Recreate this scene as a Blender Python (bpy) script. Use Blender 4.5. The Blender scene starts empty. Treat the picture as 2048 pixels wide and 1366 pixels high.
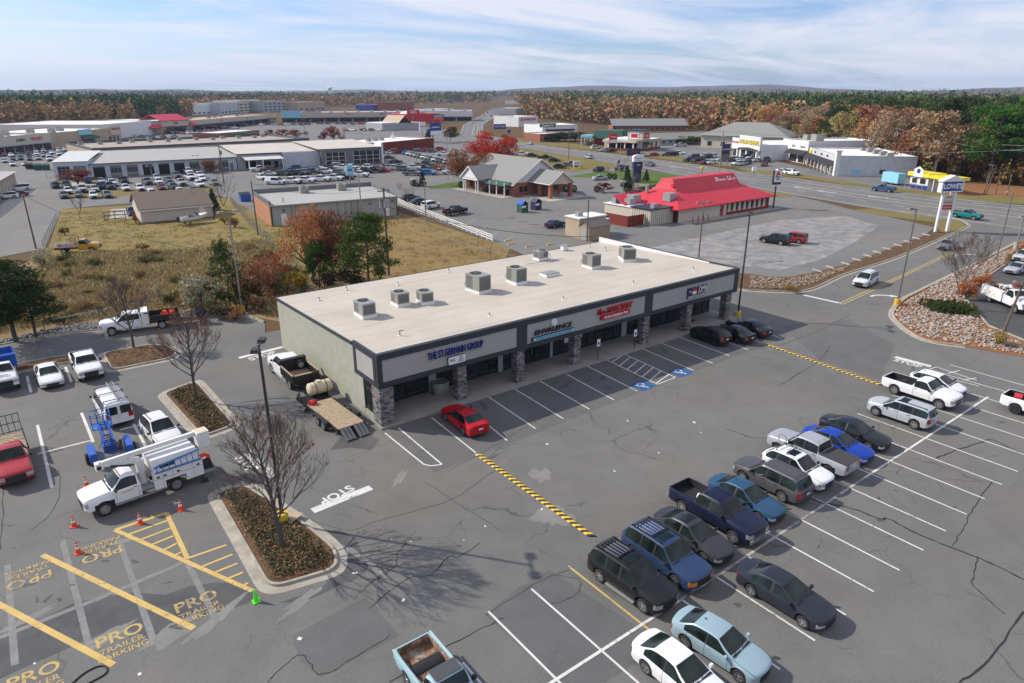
import bpy, bmesh, math, random
import numpy as np
from mathutils import Vector, Matrix
R=math.radians; PI=math.pi
S=bpy.context.scene; C=S.collection
rng=random.Random(7)
# ---- camera model (photo 2048x1366), world: X along the shop front, Y away from it, metres
FPX=1360.; CX,CY=1024.,683.; PITCH=math.atan(500/FPX); AZ=R(53.0); H=24.0
FX,FY=math.cos(AZ),math.sin(AZ); RX,RY=FY,-FX
def ray(px,py):
    u=(px-CX)/FPX; v=-(py-CY)/FPX; c,s=math.cos(PITCH),math.sin(PITCH)
    f=c+v*s; z=-s+v*c
    return (FX*f+RX*u, FY*f+RY*u, z)
def g(px,py,z=0.):
    d=ray(px,py); t=(z-H)/d[2]; return (d[0]*t,d[1]*t)
def hz(b,py,lo=0.,hi=60.):   # height above ground point b of image row py
    d0=b[0]*FX+b[1]*FY; c,s=math.cos(PITCH),math.sin(PITCH); k=(CY-py)/FPX
    return H+d0*(k*c-s)/(c+k*s)
cam=bpy.data.cameras.new('camera'); co=bpy.data.objects.new('camera',cam); C.objects.link(co)
cam.sensor_width=36; cam.lens=36*FPX/2048; cam.clip_end=30000; cam.clip_start=.5
co.location=(0,0,H); co.rotation_euler=(PI/2-PITCH,0,AZ-PI/2); S.camera=co
# ---- materials
MATS={}
def nodes(name):
    m=bpy.data.materials.new(name); m.use_nodes=True; nt=m.node_tree; MATS[name]=m
    return m,nt,nt.nodes['Principled BSDF']
def lk(nt,a,b): nt.links.new(a,b)
def N(nt,t,**k):
    n=nt.nodes.new(t)
    for a,b in k.items():
        if a in n.inputs: n.inputs[a].default_value=b
        else: setattr(n,a,b)
    return n
def noise(nt,vec,scale,detail=4,rough=.55,dist=0):
    n=N(nt,'ShaderNodeTexNoise'); n.inputs['Scale'].default_value=scale; n.inputs['Detail'].default_value=detail
    n.inputs['Roughness'].default_value=rough; n.inputs['Distortion'].default_value=dist
    if vec is not None: lk(nt,vec,n.inputs['Vector'])
    return n.outputs['Fac']
def ramp(nt,fac,*st):
    r=N(nt,'ShaderNodeValToRGB'); e=r.color_ramp.elements
    while len(e)<len(st): e.new(.5)
    for i,(p,c) in enumerate(st):
        e[i].position=p; e[i].color=c if len(c)==4 else (*c,1)
    lk(nt,fac,r.inputs['Fac']); return r.outputs['Color']
def mix(nt,fac,a,b,mode='MIX'):
    m=N(nt,'ShaderNodeMix',data_type='RGBA',blend_type=mode)
    for s,v in ((m.inputs[0],fac),(m.inputs[6],a),(m.inputs[7],b)):
        if hasattr(v,'is_linked') or hasattr(v,'links'): lk(nt,v,s)
        else: s.default_value=v if not isinstance(v,tuple) else (v if len(v)==4 else (*v,1))
    return m.outputs[2]
def pos(nt): return N(nt,'ShaderNodeNewGeometry').outputs['Position']
def objc(nt): return N(nt,'ShaderNodeTexCoord').outputs['Object']
def bump(nt,p,h,st=.3,d=.02):
    b=N(nt,'ShaderNodeBump'); b.inputs['Strength'].default_value=st; b.inputs['Distance'].default_value=d
    lk(nt,h,b.inputs['Height']); lk(nt,b.outputs['Normal'],p.inputs['Normal'])
def simple(name,col,rough=.6,metal=0,var=.15,scale=3.,bmp=0,world=False,spec=.5,coat=0):
    m,nt,p=nodes(name); v=pos(nt) if world else objc(nt)
    n=noise(nt,v,scale,5,.6); lo=tuple(c*(1-var) for c in col); hi=tuple(min(1,c*(1+var)) for c in col)
    lk(nt,ramp(nt,n,(.25,lo),(.75,hi)),p.inputs['Base Color'])
    p.inputs['Roughness'].default_value=rough; p.inputs['Metallic'].default_value=metal
    p.inputs['Specular IOR Level'].default_value=spec
    if coat: p.inputs['Coat Weight'].default_value=coat
    if bmp: bump(nt,p,noise(nt,v,scale*8,4),bmp)
    return m
def M(n): return MATS[n]
def paint(name,rough=.34,coat=.55,metal=0.,dirt=.02):      # colour comes from the object's own colour
    m,nt,p=nodes(name); oi=N(nt,'ShaderNodeObjectInfo')
    n=noise(nt,objc(nt),2.2,5,.6)
    c=mix(nt,n,oi.outputs['Color'],(.25,.22,.19)); mm=N(nt,'ShaderNodeMath',operation='MULTIPLY'); lk(nt,n,mm.inputs[0]); mm.inputs[1].default_value=dirt
    m2=N(nt,'ShaderNodeMix',data_type='RGBA'); lk(nt,mm.outputs[0],m2.inputs[0]); lk(nt,oi.outputs['Color'],m2.inputs[6]); m2.inputs[7].default_value=(.3,.27,.24,1)
    lk(nt,m2.outputs[2],p.inputs['Base Color'])
    p.inputs['Roughness'].default_value=rough; p.inputs['Coat Weight'].default_value=coat; p.inputs['Coat Roughness'].default_value=.03
    p.inputs['Metallic'].default_value=metal; p.inputs['Specular IOR Level'].default_value=.1
    return m
paint('car_paint'); paint('car_metallic',.3,.3,.15); paint('tint',.75,0,0,.08)
simple('black_plastic',(.018,.018,.02),.5,var=.2); simple('rubber',(.02,.02,.021),.85,var=.3)
simple('rim_metal',(.5,.5,.52),.35,.8,var=.1); simple('dark_rim',(.06,.06,.065),.4,.5)
simple('chrome',(.7,.7,.72),.2,.9,var=.05); simple('red_lens',(.35,.012,.015),.2,coat=.5); simple('amber_lens',(.6,.2,.03),.2,coat=.4)
simple('lamp_lens',(.4,.42,.43),.1,.3,coat=.6,var=.4,scale=12); simple('plate',(.6,.62,.66),.5)
m,nt,p=nodes('car_glass'); lk(nt,ramp(nt,noise(nt,objc(nt),.9,2),(.35,(.006,.010,.010)),(.7,(.028,.042,.038))),p.inputs['Base Color']); p.inputs['Roughness'].default_value=.05; p.inputs['Specular IOR Level'].default_value=.32
m,nt,p=nodes('shop_glass'); lk(nt,ramp(nt,noise(nt,pos(nt),.5,3),(.3,(.012,.013,.015)),(.75,(.05,.052,.055))),p.inputs['Base Color']); p.inputs['Roughness'].default_value=.05
simple('steel_grey',(.16,.165,.17),.5,.3); simple('pole_dark',(.055,.05,.048),.55,.3); simple('pole_brown',(.17,.14,.13),.6,.1)
simple('wood_pole',(.13,.10,.075),.9,var=.35,scale=2); simple('grey_pole',(.24,.22,.20),.8,var=.2)
simple('white_paint',(.72,.72,.70),.5,var=.06); simple('cream',(.55,.5,.4),.7,var=.1); simple('yellow_paint',(.62,.42,.04),.6,var=.25,scale=2)
simple('black_metal',(.02,.02,.022),.45,.2); simple('galv',(.34,.35,.35),.5,.4,var=.15)
simple('concrete',(.38,.35,.30),.9,var=.22,scale=1.1,bmp=.15,world=True); simple('curb_concrete',(.34,.31,.255),.9,var=.3,scale=1.5,bmp=.2,world=True)
simple('walk_concrete',(.27,.255,.235),.9,var=.2,scale=.6,bmp=.1,world=True)
simple('orange_plastic',(.75,.07,.02),.5,var=.1); simple('green_plastic',(.12,.75,.03),.5,var=.1); simple('tank_plastic',(.62,.53,.36),.5,var=.15)
simple('old_timber',(.33,.25,.165),.9,var=.35,scale=4,bmp=.2); simple('rust',(.2,.09,.045),.9,var=.5,scale=6); simple('blue_paint',(.015,.09,.42),.4,var=.15,coat=.3)
simple('grey_shingle',(.235,.235,.22),.95,var=.18,scale=2.5,bmp=.3); simple('brown_shingle',(.16,.125,.095),.95,var=.2,scale=2.5,bmp=.3)
simple('white_wall',(.68,.68,.67),.8,var=.07,scale=.5); simple('grey_wall',(.36,.37,.38),.8,var=.08,scale=.5); simple('dark_wall',(.09,.095,.105),.7); simple('tan_wall',(.42,.33,.23),.85,var=.12,scale=.5)
simple('white_roof',(.74,.73,.71),.8,var=.08,scale=.25,world=True); simple('beige_wall',(.50,.45,.37),.85,var=.1,scale=.5)
simple('sign_red',(.5,.015,.02),.45,var=.05); simple('sign_blue',(.012,.03,.22),.45); simple('sign_white',(.75,.75,.76),.45,var=.04); simple('sign_black',(.015,.015,.016),.5); simple('sign_yellow',(.75,.6,.03),.5); simple('sign_cyan',(.25,.55,.68),.5); simple('sign_navy',(.02,.025,.07),.5)
simple('red_roof',(.58,.03,.05),.38,var=.1,scale=.6,spec=.4); simple('awning_black',(.022,.022,.024),.85); simple('awning_green',(.03,.09,.065),.85); simple('interior_dark',(.012,.012,.013),.9)
simple('bark',(.085,.07,.058),.95,var=.35,scale=5,bmp=.4); simple('pale_bark',(.22,.19,.165),.95,var=.3,scale=5,bmp=.3); simple('twig',(.15,.105,.085),.95,var=.3)
# ---- objects
def setp(o,label=None,cat=None,group=None,kind=None):
    if label: o['label']=label
    if cat: o['category']=cat
    if group: o['group']=group
    if kind: o['kind']=kind
    return o
def thing(name,label,cat,loc=(0,0,0),rz=0,group=None):
    o=bpy.data.objects.new(name,None); o.empty_display_size=.3; C.objects.link(o)
    o.location=(loc[0],loc[1],loc[2] if len(loc)>2 else 0); o.rotation_euler=(0,0,rz)
    return setp(o,label,cat,group)
class MB:
    def __init__(s): s.v=[]; s.f=[]; s.m=[]; s.T=None; s.st=[]
    def add(s,vs,fs,mi=0):
        b=len(s.v); s.st.append((b,len(s.f)))
        if s.T is not None: vs=[tuple(s.T@Vector(v)) for v in vs]
        s.v+=vs; s.f+=[tuple(i+b for i in f) for f in fs]; s.m+=[mi]*len(fs) if isinstance(mi,int) else list(mi)
        return s
    def box(s,x0,y0,z0,x1,y1,z1,mi=0):
        v=[(x0,y0,z0),(x1,y0,z0),(x1,y1,z0),(x0,y1,z0),(x0,y0,z1),(x1,y0,z1),(x1,y1,z1),(x0,y1,z1)]
        return s.add(v,[(0,3,2,1),(4,5,6,7),(0,1,5,4),(1,2,6,5),(2,3,7,6),(3,0,4,7)],mi)
    def cbox(s,c,sz,mi=0,rz=0,taper=1.):
        hx,hy,hh=sz[0]/2,sz[1]/2,sz[2]; ca,sa=math.cos(rz),math.sin(rz); vs=[]
        for z,k in ((c[2],1.),(c[2]+hh,taper)):
            for a,b in ((-hx,-hy),(hx,-hy),(hx,hy),(-hx,hy)):
                a*=k;b*=k; vs.append((c[0]+a*ca-b*sa,c[1]+a*sa+b*ca,z))
        return s.add(vs,[(0,3,2,1),(4,5,6,7),(0,1,5,4),(1,2,6,5),(2,3,7,6),(3,0,4,7)],mi)
    def cyl(s,p,q,r0,r1=None,n=8,mi=0,caps=True):
        r1=r0 if r1 is None else r1; p=Vector(p); q=Vector(q); d=(q-p)
        if d.length<1e-6: return s
        d.normalize(); a=d.orthogonal().normalized(); b=d.cross(a); vs=[]
        for c,r in ((p,r0),(q,r1)):
            for i in range(n):
                t=2*PI*i/n; vs.append(tuple(c+(a*math.cos(t)+b*math.sin(t))*r))
        fs=[(i,(i+1)%n,n+(i+1)%n,n+i) for i in range(n)]
        if caps: fs+=[tuple(range(n))[::-1],tuple(range(n,2*n))]
        return s.add(vs,fs,mi)
    def bar(s,p,q,w,h,mi=0,up=(0,0,1)):   # rectangular bar p->q
        p=Vector(p);q=Vector(q);d=(q-p).normalized();u=Vector(up)
        if abs(d.dot(u))>.98: u=Vector((1,0,0))
        a=d.cross(u).normalized()*w/2; b=a.cross(d).normalized()*h/2
        vs=[tuple(c+x+y) for c in (p,q) for x,y in ((-a,-b),(a,-b),(a,b),(-a,b))]
        return s.add(vs,[(0,1,2,3),(7,6,5,4),(0,4,5,1),(1,5,6,2),(2,6,7,3),(3,7,4,0)],mi)
    def prism(s,pts,z0,z1,mi=0,sidemi=None):
        n=len(pts); vs=[(p[0],p[1],z0) for p in pts]+[(p[0],p[1],z1) for p in pts]
        fs=[(i,(i+1)%n,n+(i+1)%n,n+i) for i in range(n)]
        return s.add(vs,fs+[tuple(range(n))[::-1],tuple(range(n,2*n))],[mi if sidemi is None else sidemi]*n+[mi,mi])
    def pieces(s,name,mats,parent,color=None):   # every add() call becomes a part of its own
        st=s.st+[(len(s.v),len(s.f))]
        for (a,c),(b,d) in zip(st[:-1],st[1:]):
            q=MB(); q.v=s.v[a:b]; q.f=[tuple(i-a for i in f) for f in s.f[c:d]]; q.m=s.m[c:d]; q.build(name,mats,parent,None,color)
    def poly(s,pts,z=0,mi=0): return s.add([(p[0],p[1],p[2] if len(p)>2 else z) for p in pts],[tuple(range(len(pts)))],mi)
    def lathe(s,prof,n=16,mi=0,c=(0,0,0),axis='z'):
        vs=[]
        for r,h in prof:
            for i in range(n):
                t=2*PI*i/n; x,y=r*math.cos(t),r*math.sin(t)
                vs.append((c[0]+x,c[1]+y,c[2]+h) if axis=='z' else (c[0]+x,c[1]+h,c[2]+y) if axis=='y' else (c[0]+h,c[1]+x,c[2]+y))
        k=len(prof); fs=[(j*n+i,j*n+(i+1)%n,(j+1)*n+(i+1)%n,(j+1)*n+i) for j in range(k-1) for i in range(n)]
        return s.add(vs,fs,mi)
    def line(s,a,b,w,z,mi=0):
        dx,dy=b[0]-a[0],b[1]-a[1]; L=math.hypot(dx,dy) or 1; nx,ny=-dy/L*w/2,dx/L*w/2
        return s.add([(a[0]+nx,a[1]+ny,z),(a[0]-nx,a[1]-ny,z),(b[0]-nx,b[1]-ny,z),(b[0]+nx,b[1]+ny,z)],[(0,1,2,3)],mi)
    def build(s,name,mats,parent=None,smooth=None,color=None,loc=None):
        me=bpy.data.meshes.new(name); me.from_pydata(s.v,[],s.f)
        if not isinstance(mats,(list,tuple)): mats=[mats]
        for m in mats: me.materials.append(MATS[m] if isinstance(m,str) else m)
        if len(mats)>1: me.polygons.foreach_set('material_index',s.m)
        if smooth is not None:
            bm=bmesh.new(); bm.from_mesh(me); bmesh.ops.remove_doubles(bm,verts=bm.verts,dist=1e-5); bmesh.ops.recalc_face_normals(bm,faces=bm.faces); bm.to_mesh(me); bm.free()
            me.polygons.foreach_set('use_smooth',[True]*len(me.polygons)); me.set_sharp_from_angle(angle=R(smooth))
        me.update(); return link(name,me,parent,color,loc)
def link(name,me,parent=None,color=None,loc=None):
    o=bpy.data.objects.new(name,me); C.objects.link(o)
    if parent is not None: o.parent=parent
    if color is not None: o.color=(*color,1) if len(color)==3 else color
    if loc is not None: o.location=loc
    return o
def copy_thing(root,loc,rz,label=None,group=None,color=None,colored=()):
    r=root.copy(); C.objects.link(r); r.location=(loc[0],loc[1],loc[2] if len(loc)>2 else 0); r.rotation_euler=(0,0,rz)
    if label: r['label']=label
    if group: r['group']=group
    elif 'group' in r and group=='' : del r['group']
    if color is not None: r.color=(*color,1)
    def rec(a,b):
        for ch in list(a.children):
            c=ch.copy(); C.objects.link(c); c.parent=b
            if color is not None and (not colored or ch.name.split('.')[0] in colored): c.color=(*color,1)
            rec(ch,c)
    rec(root,r); return r
TX={}
def text(s,size,mat,name,parent=None,loc=(0,0,0),rot=(0,0,0),ext=.0,off=0.,align='CENTER',sx=1.,shear=0.,color=None):
    key=(s,size,ext,off,align,shear,mat,sx)
    if key not in TX:
        cu=bpy.data.curves.new('lettering','FONT'); cu.body=s; cu.size=size; cu.extrude=ext; cu.offset=off; cu.align_x=align; cu.align_y='CENTER'; cu.shear=shear; cu.resolution_u=3
        o=bpy.data.objects.new('lettering',cu); C.objects.link(o); dg=bpy.context.evaluated_depsgraph_get(); dg.update()
        me=bpy.data.meshes.new_from_object(o.evaluated_get(dg)); bpy.data.objects.remove(o); bpy.data.curves.remove(cu)
        me.materials.clear(); me.materials.append(MATS[mat]); me.transform(Matrix.Diagonal((sx,1,1,1))); TX[key]=me
    o=link(name,TX[key],parent,color); o.location=loc; o.rotation_euler=rot; return o
# ================= GROUND =================
def asphalt(name,c1,c2,crack=1.,grain=.25,warm=.0,mottle=.5,cs=.085):
    m,nt,p=nodes(name); v=pos(nt)
    big=noise(nt,v,.055,6,.6,.6); mid=noise(nt,v,.5,5,.65); fine=noise(nt,v,9,3,.7)
    col=ramp(nt,big,(.33,c1),(.62,c2))
    col=mix(nt,mottle,col,ramp(nt,mid,(.3,tuple(c*.72 for c in c1)),(.7,tuple(c*1.2 for c in c2))),'MIX')
    col=mix(nt,grain,col,ramp(nt,fine,(.3,(.25,.25,.25)),(.7,(.75,.75,.75))),'OVERLAY')
    w=noise(nt,v,.07,3); col=mix(nt,.5,col,mix(nt,1.,col,ramp(nt,w,(.42,(.95,.98,1.0)),(.6,(1.10,.99,.92))),'MULTIPLY'))
    # cracks: edges of distorted cells, broken up by a mask
    nn=N(nt,'ShaderNodeTexNoise'); nn.inputs['Scale'].default_value=.35; nn.inputs['Detail'].default_value=6; lk(nt,v,nn.inputs['Vector'])
    va=N(nt,'ShaderNodeVectorMath',operation='MULTIPLY_ADD'); lk(nt,nn.outputs['Color'],va.inputs[0]); va.inputs[1].default_value=(3.2,3.2,0); lk(nt,v,va.inputs[2])
    fl=N(nt,'ShaderNodeVectorMath',operation='MULTIPLY'); lk(nt,va.outputs[0],fl.inputs[0]); fl.inputs[1].default_value=(1,1,0)
    for sc,wd,am in ((cs,.0042,.75),(cs*3.4,.008,.5)):
        vo=N(nt,'ShaderNodeTexVoronoi',feature='DISTANCE_TO_EDGE'); vo.inputs['Scale'].default_value=sc; lk(nt,fl.outputs[0],vo.inputs['Vector'])
        ms=noise(nt,v,.11 if sc==cs else .16,3)
        cr=ramp(nt,vo.outputs['Distance'],(wd*.35,(1,1,1)),(wd,(0,0,0))); mk=ramp(nt,ms,(.5,(0,0,0)),(.62,(am*crack,)*3))
        f=mix(nt,1.,cr,mk,'MULTIPLY'); col=mix(nt,f,col,(.018,.017,.016))
    st=noise(nt,v,.9,6,.75); col=mix(nt,ramp(nt,st,(.70,(0,0,0)),(.78,(.55,)*3)),col,(.03,.03,.031))
    lk(nt,col,p.inputs['Base Color']); p.inputs['Roughness'].default_value=.88; p.inputs['Specular IOR Level'].default_value=.3
    bump(nt,p,fine,.25,.01); return m
asphalt('asphalt',(.128,.127,.120),(.160,.158,.149),mottle=.22); asphalt('asphalt_dark',(.06,.06,.062),(.09,.09,.09),mottle=.3); asphalt('asphalt_stall',(.102,.102,.101),(.132,.131,.128),.6,mottle=.25)
asphalt('asphalt_far',(.145,.143,.137),(.182,.179,.17),.5,mottle=.3); asphalt('gravel_lot',(.17,.17,.17),(.29,.285,.275),.8,.5,mottle=.75,cs=.2); asphalt('road',(.138,.138,.135),(.172,.17,.165),.5,mottle=.25)
asphalt('damp',(.065,.066,.068),(.10,.10,.10),.3); asphalt('silt',(.175,.172,.163),(.225,.218,.205),.2)
def worn(name,col,under=(.14,.14,.138),lo=.58,hi=.68,sc=3.):
    m,nt,p=nodes(name); v=pos(nt); n=noise(nt,v,sc,8,.72); n2=noise(nt,v,.18,3)
    mx=N(nt,'ShaderNodeMath',operation='MULTIPLY_ADD'); lk(nt,n2,mx.inputs[0]); mx.inputs[1].default_value=.35; 
    lk(nt,n,mx.inputs[2]); f=ramp(nt,mx.outputs[0],(lo+.17,(0,0,0)),(hi+.17,(1,1,1)))
    c=ramp(nt,noise(nt,v,1.2,5),(.3,tuple(x*.82 for x in col)),(.7,col)); lk(nt,mix(nt,f,c,under),p.inputs['Base Color']); p.inputs['Roughness'].default_value=.8
worn('line_white',(.66,.65,.62)); worn('line_worn',(.48,.47,.45),(.15,.148,.145),.42,.62,2.2); worn('line_yellow',(.6,.42,.13)); worn('line_faint',(.235,.23,.225),(.165,.162,.158),.4,.6)
worn('line_yellow_worn',(.5,.36,.13),(.14,.13,.11),.5,.64,4); worn('line_tan',(.5,.42,.27)); worn('mark_blue',(.015,.10,.27),(.09,.09,.09),.6,.72)
def grass(name,stops,sc=.12,fine=14,rough=.95):
    m,nt,p=nodes(name); v=pos(nt); a=noise(nt,v,sc,6,.62,.4); b=noise(nt,v,1.6,5,.65); c=noise(nt,v,fine,3,.7)
    col=mix(nt,.4,ramp(nt,a,*stops),ramp(nt,b,*stops)); col=mix(nt,.45,col,ramp(nt,c,(.3,(.22,.22,.22)),(.7,(.78,.78,.78))),'OVERLAY')
    lk(nt,col,p.inputs['Base Color']); p.inputs['Roughness'].default_value=rough; p.inputs['Specular IOR Level'].default_value=.1; bump(nt,p,c,.6,.05)
DRY=(.21,.145,.062); GOLD=(.26,.185,.075); GRN=(.085,.105,.028); BRN=(.15,.095,.05); LIT=(.2,.11,.05)
grass('forest_floor',((.3,(.085,.055,.03)),(.5,(.13,.08,.04)),(.7,(.075,.07,.03))))
grass('field_grass',((.32,BRN),(.45,DRY),(.58,GOLD),(.7,(.15,.135,.05))))
grass('yard_grass',((.3,DRY),(.45,GOLD),(.55,(.2,.17,.06)),(.68,GRN)))
grass('lawn',((.3,(.06,.115,.025)),(.5,(.085,.14,.03)),(.7,(.13,.14,.04)))); grass('verge',((.3,GRN),(.5,(.19,.16,.055)),(.65,DRY)))
grass('weed_soil',((.3,(.17,.12,.07)),(.5,(.27,.19,.10)),(.62,(.19,.165,.07)),(.75,(.32,.24,.13))))
grass('mulch',((.3,(.075,.045,.027)),(.5,(.12,.075,.045)),(.68,(.17,.10,.05))),.8,22); grass('leaf_litter',((.35,(.2,.075,.03)),(.5,(.3,.115,.04)),(.66,(.2,.13,.075))),.5,16)
grass('red_soil',((.35,(.2,.10,.045)),(.5,(.27,.13,.06)),(.66,(.17,.12,.05))),.2,10)
Z=dict(base=-.06)
def sheet(name,pts,mat,z,px=True,kind='structure',parent=None,label=None):
    w=[g(*p) for p in pts] if px else pts
    o=MB().poly(w,z).build(name,mat,parent)
    if parent is None: setp(o,kind=kind)
    if label: o['label']=label
    return o
# base ground to the horizon with low hills in the distance
nx=150; vs=[];fs=[]
def hill(x,y):
    d=math.hypot(x,y); a=math.atan2(y,x); t=min(1,max(0,(d-700)/2600)); t=t*t*(3-2*t)
    h=14*(math.sin(x*.0021+1)*math.cos(y*.0017)+.6*math.sin(x*.0047+y*.0038))
    far=min(1,max(0,(d-3600)/3600)); rg=33+5*math.sin(a*9+.6)+4*math.sin(a*23+1)+3*math.sin(a*57)+2*math.sin(a*131)
    bl=math.exp(-((a-.616)/.10)**2)*44+math.exp(-((a-.80)/.10)**2)*30+math.exp(-((a-.29)/.09)**2)*32
    return t*h*.55+far*(rg+bl)-.06
rs=[0,60,120,200,300,420,560,720,900,1100,1350,1650,2000,2400,2900,3500,4200,5000,5800,6600,7400,8400,9600]
na=420
for r in rs:
    for i in range(na):
        t=2*PI*i/na; x,y=r*math.cos(t),r*math.sin(t); vs.append((x,y,hill(x,y)))
for j in range(len(rs)-1):
    for i in range(na):
        a=j*na+i; b=j*na+(i+1)%na
        fs.append((a,b,b+na,a+na))
gm=MB(); gm.v=vs; gm.f=fs; gm.m=[0]*len(fs); setp(gm.build('ground','forest_floor',smooth=80),kind='structure')
# far woods read as one rolling canopy skin too far for single crowns
m,nt,p=nodes('far_canopy'); v=pos(nt); 
sc=N(nt,'ShaderNodeVectorMath',operation='MULTIPLY'); lk(nt,v,sc.inputs[0]); sc.inputs[1].default_value=(1,1,.2)
vo=N(nt,'ShaderNodeTexVoronoi'); vo.inputs['Scale'].default_value=.07; lk(nt,sc.outputs[0],vo.inputs['Vector'])
c1=ramp(nt,noise(nt,v,.004,5,.7),(.35,(.03,.045,.022)),(.48,(.085,.065,.035)),(.56,(.12,.062,.035)),(.68,(.04,.05,.022)))
lk(nt,mix(nt,.6,c1,vo.outputs['Color'],'SOFT_LIGHT'),p.inputs['Base Color']); p.inputs['Roughness'].default_value=1; p.inputs['Specular IOR Level'].default_value=0
# ---- asphalt areas
lotpx=[(-420,760),(-150,712),(0,690),(97,671),(205,659),(423,634),(500,632),(530,646)]
LOT=[g(*p) for p in lotpx]+[(20,70),(72,70),g(1490,560)]+[g(*p) for p in [(1500,581),(1580,584),(1628,576),(1687,549),(1794,514),(1928,455),(1933,448.5)]]+[(158,60),(165,40),(150,39)]+[g(*p) for p in [(2000,505),(1970,520),(1848,580),(1810,600),(1785,626),(1800,650),(1850,680),(1930,693),(2048,713)]]+[(84,12),(95,-20),(-45,-20),(-60,40)]
lot=sheet('parking_lot',LOT,'asphalt',0,px=False)
sheet('truck_lot',[g(1921,588),g(1945,617),g(1962,640),g(1975,652),g(2060,690),(120,5),(180,22),g(2070,478),g(2030,507),g(2008,530)],'asphalt_dark',.002,px=False)
sheet('restaurant_lot',[(60,61),(70,61),g(1470,545)]+[g(*p) for p in [(1500,548),(1540,553),(1578,554),(1626,545),(1687,530),(1733,514),(1797,490),(1848,471),(1870,455),(1767,431),(1706,420),(1650,405),(1583,390),(1500,375),(1390,353),(1299,342),(1224,325),(1136,310),(1049,299),(917,270),(905,262),(800,247),(540,247),(390,264),(300,270),(250,276),(110,296),(-60,303),(-300,345),(-300,660),(-30,520),(90,497),(123,418),(275,405),(430,390),(458,397),(487,414),(512,428),(800,412),(985,484),(1020,497)]],'asphalt_far',-.006,px=False)
sheet('gravel_area',[(1300,495),(1420,470),(1560,440),(1690,432),(1760,452),(1700,490),(1640,520),(1560,540),(1470,530),(1380,520)],'gravel_lot',.004)
for nm,pts,mt,z in (
 ('weed_field',[(-300,690),(0,690),(97,671),(205,659),(423,634),(500,632),(600,650),(620,610),(600,520),(520,470),(400,470),(230,495),(110,500),(-30,560),(-300,640)],'weed_soil',-.03),
 ('yard',[(95,500),(123,418),(275,410),(275,450),(430,440),(430,395),(458,397),(487,414),(512,428),(547,452),(640,480),(600,520),(400,525),(250,520),(120,525)],'yard_grass',-.02),
 ('pasture',[(520,440),(560,452),(800,425),(985,484),(1020,497),(1000,540),(780,600),(560,640),(500,600),(560,520)],'field_grass',-.025),
 ('dealer_verge',[(109,393),(180,398),(300,388),(430,382),(425,372),(300,378),(160,385)],'verge',.004),
 ('road_verge',[(1030,293),(1049,299),(1136,311),(1224,326),(1243,335),(1150,344),(1105,340),(1060,322),(1030,310)],'verge',.006),
 ('bank_lawn',[(1130,354),(1187,345),(1262,341),(1299,343),(1390,354),(1352,372),(1310,372),(1262,366),(1225,357),(1180,357)],'lawn',.008),
 ('corner_lawn',[(855,374),(900,365),(950,362),(960,368),(905,376),(860,378)],'lawn',.008),
 ('restaurant_verge',[(1488,372),(1545,379),(1583,388),(1587,393),(1560,395),(1500,385)],'verge',.008),
 ('corner_verge',[(1706,420),(1740,417),(1800,424),(1905,435),(1930,447),(1928,455),(1900,466),(1880,464),(1874,446),(1767,432)],'verge',.008),
 ('access_verge',[(1470,545),(1500,548),(1540,553),(1578,554),(1626,545),(1687,530),(1733,514),(1797,490),(1848,471),(1900,464),(1928,455),(1794,514),(1687,549),(1628,576),(1580,584),(1500,581),(1470,578)],'mulch',.012),
 ('far_verge',[(1024,282),(1090,290),(1188,301),(1260,308),(1365,324),(1468,334),(1500,346),(1615,357),(1718,374),(1791,383),(1903,397.5),(2048,409),(2060,396),(1903,388),(1791,376),(1718,367),(1615,350),(1500,338),(1440,327),(1365,314),(1260,299),(1188,292),(1090,280),(1030,276)],'verge',-.012),
 ('shop_lot',[(1268,306),(1240,285),(1290,283),(1380,280),(1440,296),(1530,318),(1690,352),(1800,348),(1870,372),(1880,385),(1791,377),(1718,367),(1615,350),(1500,338),(1440,327),(1365,314)],'asphalt_far',-.015),
 ('roadside_soil',[(2060,397),(1903,389),(1880,386),(1870,372),(1930,366),(2060,352)],'red_soil',-.02),
 ('rock_bed',[(1785,626),(1800,606),(1848,580),(1925,540),(1970,520),(2008,500),(2040,484),(2060,478),(2030,507),(2008,530),(1921,588),(1945,617),(1962,640),(1975,652),(2060,690),(2060,716),(1930,693),(1850,680),(1800,650)],'leaf_litter',.03),
 ('drive_apron',[(219,438),(275,437),(275,415),(222,419)],'concrete',.002),
 ('garage_apron',[(110,362),(200,368),(210,372),(140,372)],'concrete',.004)):
    sheet(nm,pts,mt,z)
# ---- highway
HW=[(-30,150,196),(20,150,190),(40,150,187),(57,151,184),(75,153,183.5),(94,157.6,186),(109,161.5,189),(134,168,193),(152,172,198),(180,180,202.5),(212,188,208),(245,193,211.5),(286,204,220),(352,226,243),(452,294,313),(543,364,386),(670,465,490),(771,540,566),(1056,782,812),(1348,995,1028),(1900,1400,1440)]
def hw(t,z): return [(a+(b-a)*t,y,z) for y,a,b in HW]
mb=MB(); A=hw(0,.012); B=hw(1,.012)
for i in range(len(A)-1): mb.add([A[i],B[i],B[i+1],A[i+1]],[(0,1,2,3)])
hwy=setp(mb.build('highway','road'),kind='structure')
def dash(pl,w,z,on=0,off=0,lim=9e9,mb=None,i0=0):
    acc=0
    for a,b in zip(pl[:-1],pl[1:]):
        L=math.hypot(b[0]-a[0],b[1]-a[1]); t=0
        if on==0: mb.line(a,b,w,z); continue
        while t<L:
            ph=(acc+t)%(on+off)
            if ph<on:
                e=min(L,t+on-ph); f=lambda s:(a[0]+(b[0]-a[0])*s/L,a[1]+(b[1]-a[1])*s/L); mb.line(f(t),f(e),w,z); t=e+.001
            else: t+=on+off-ph+.001
        acc+=L
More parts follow.
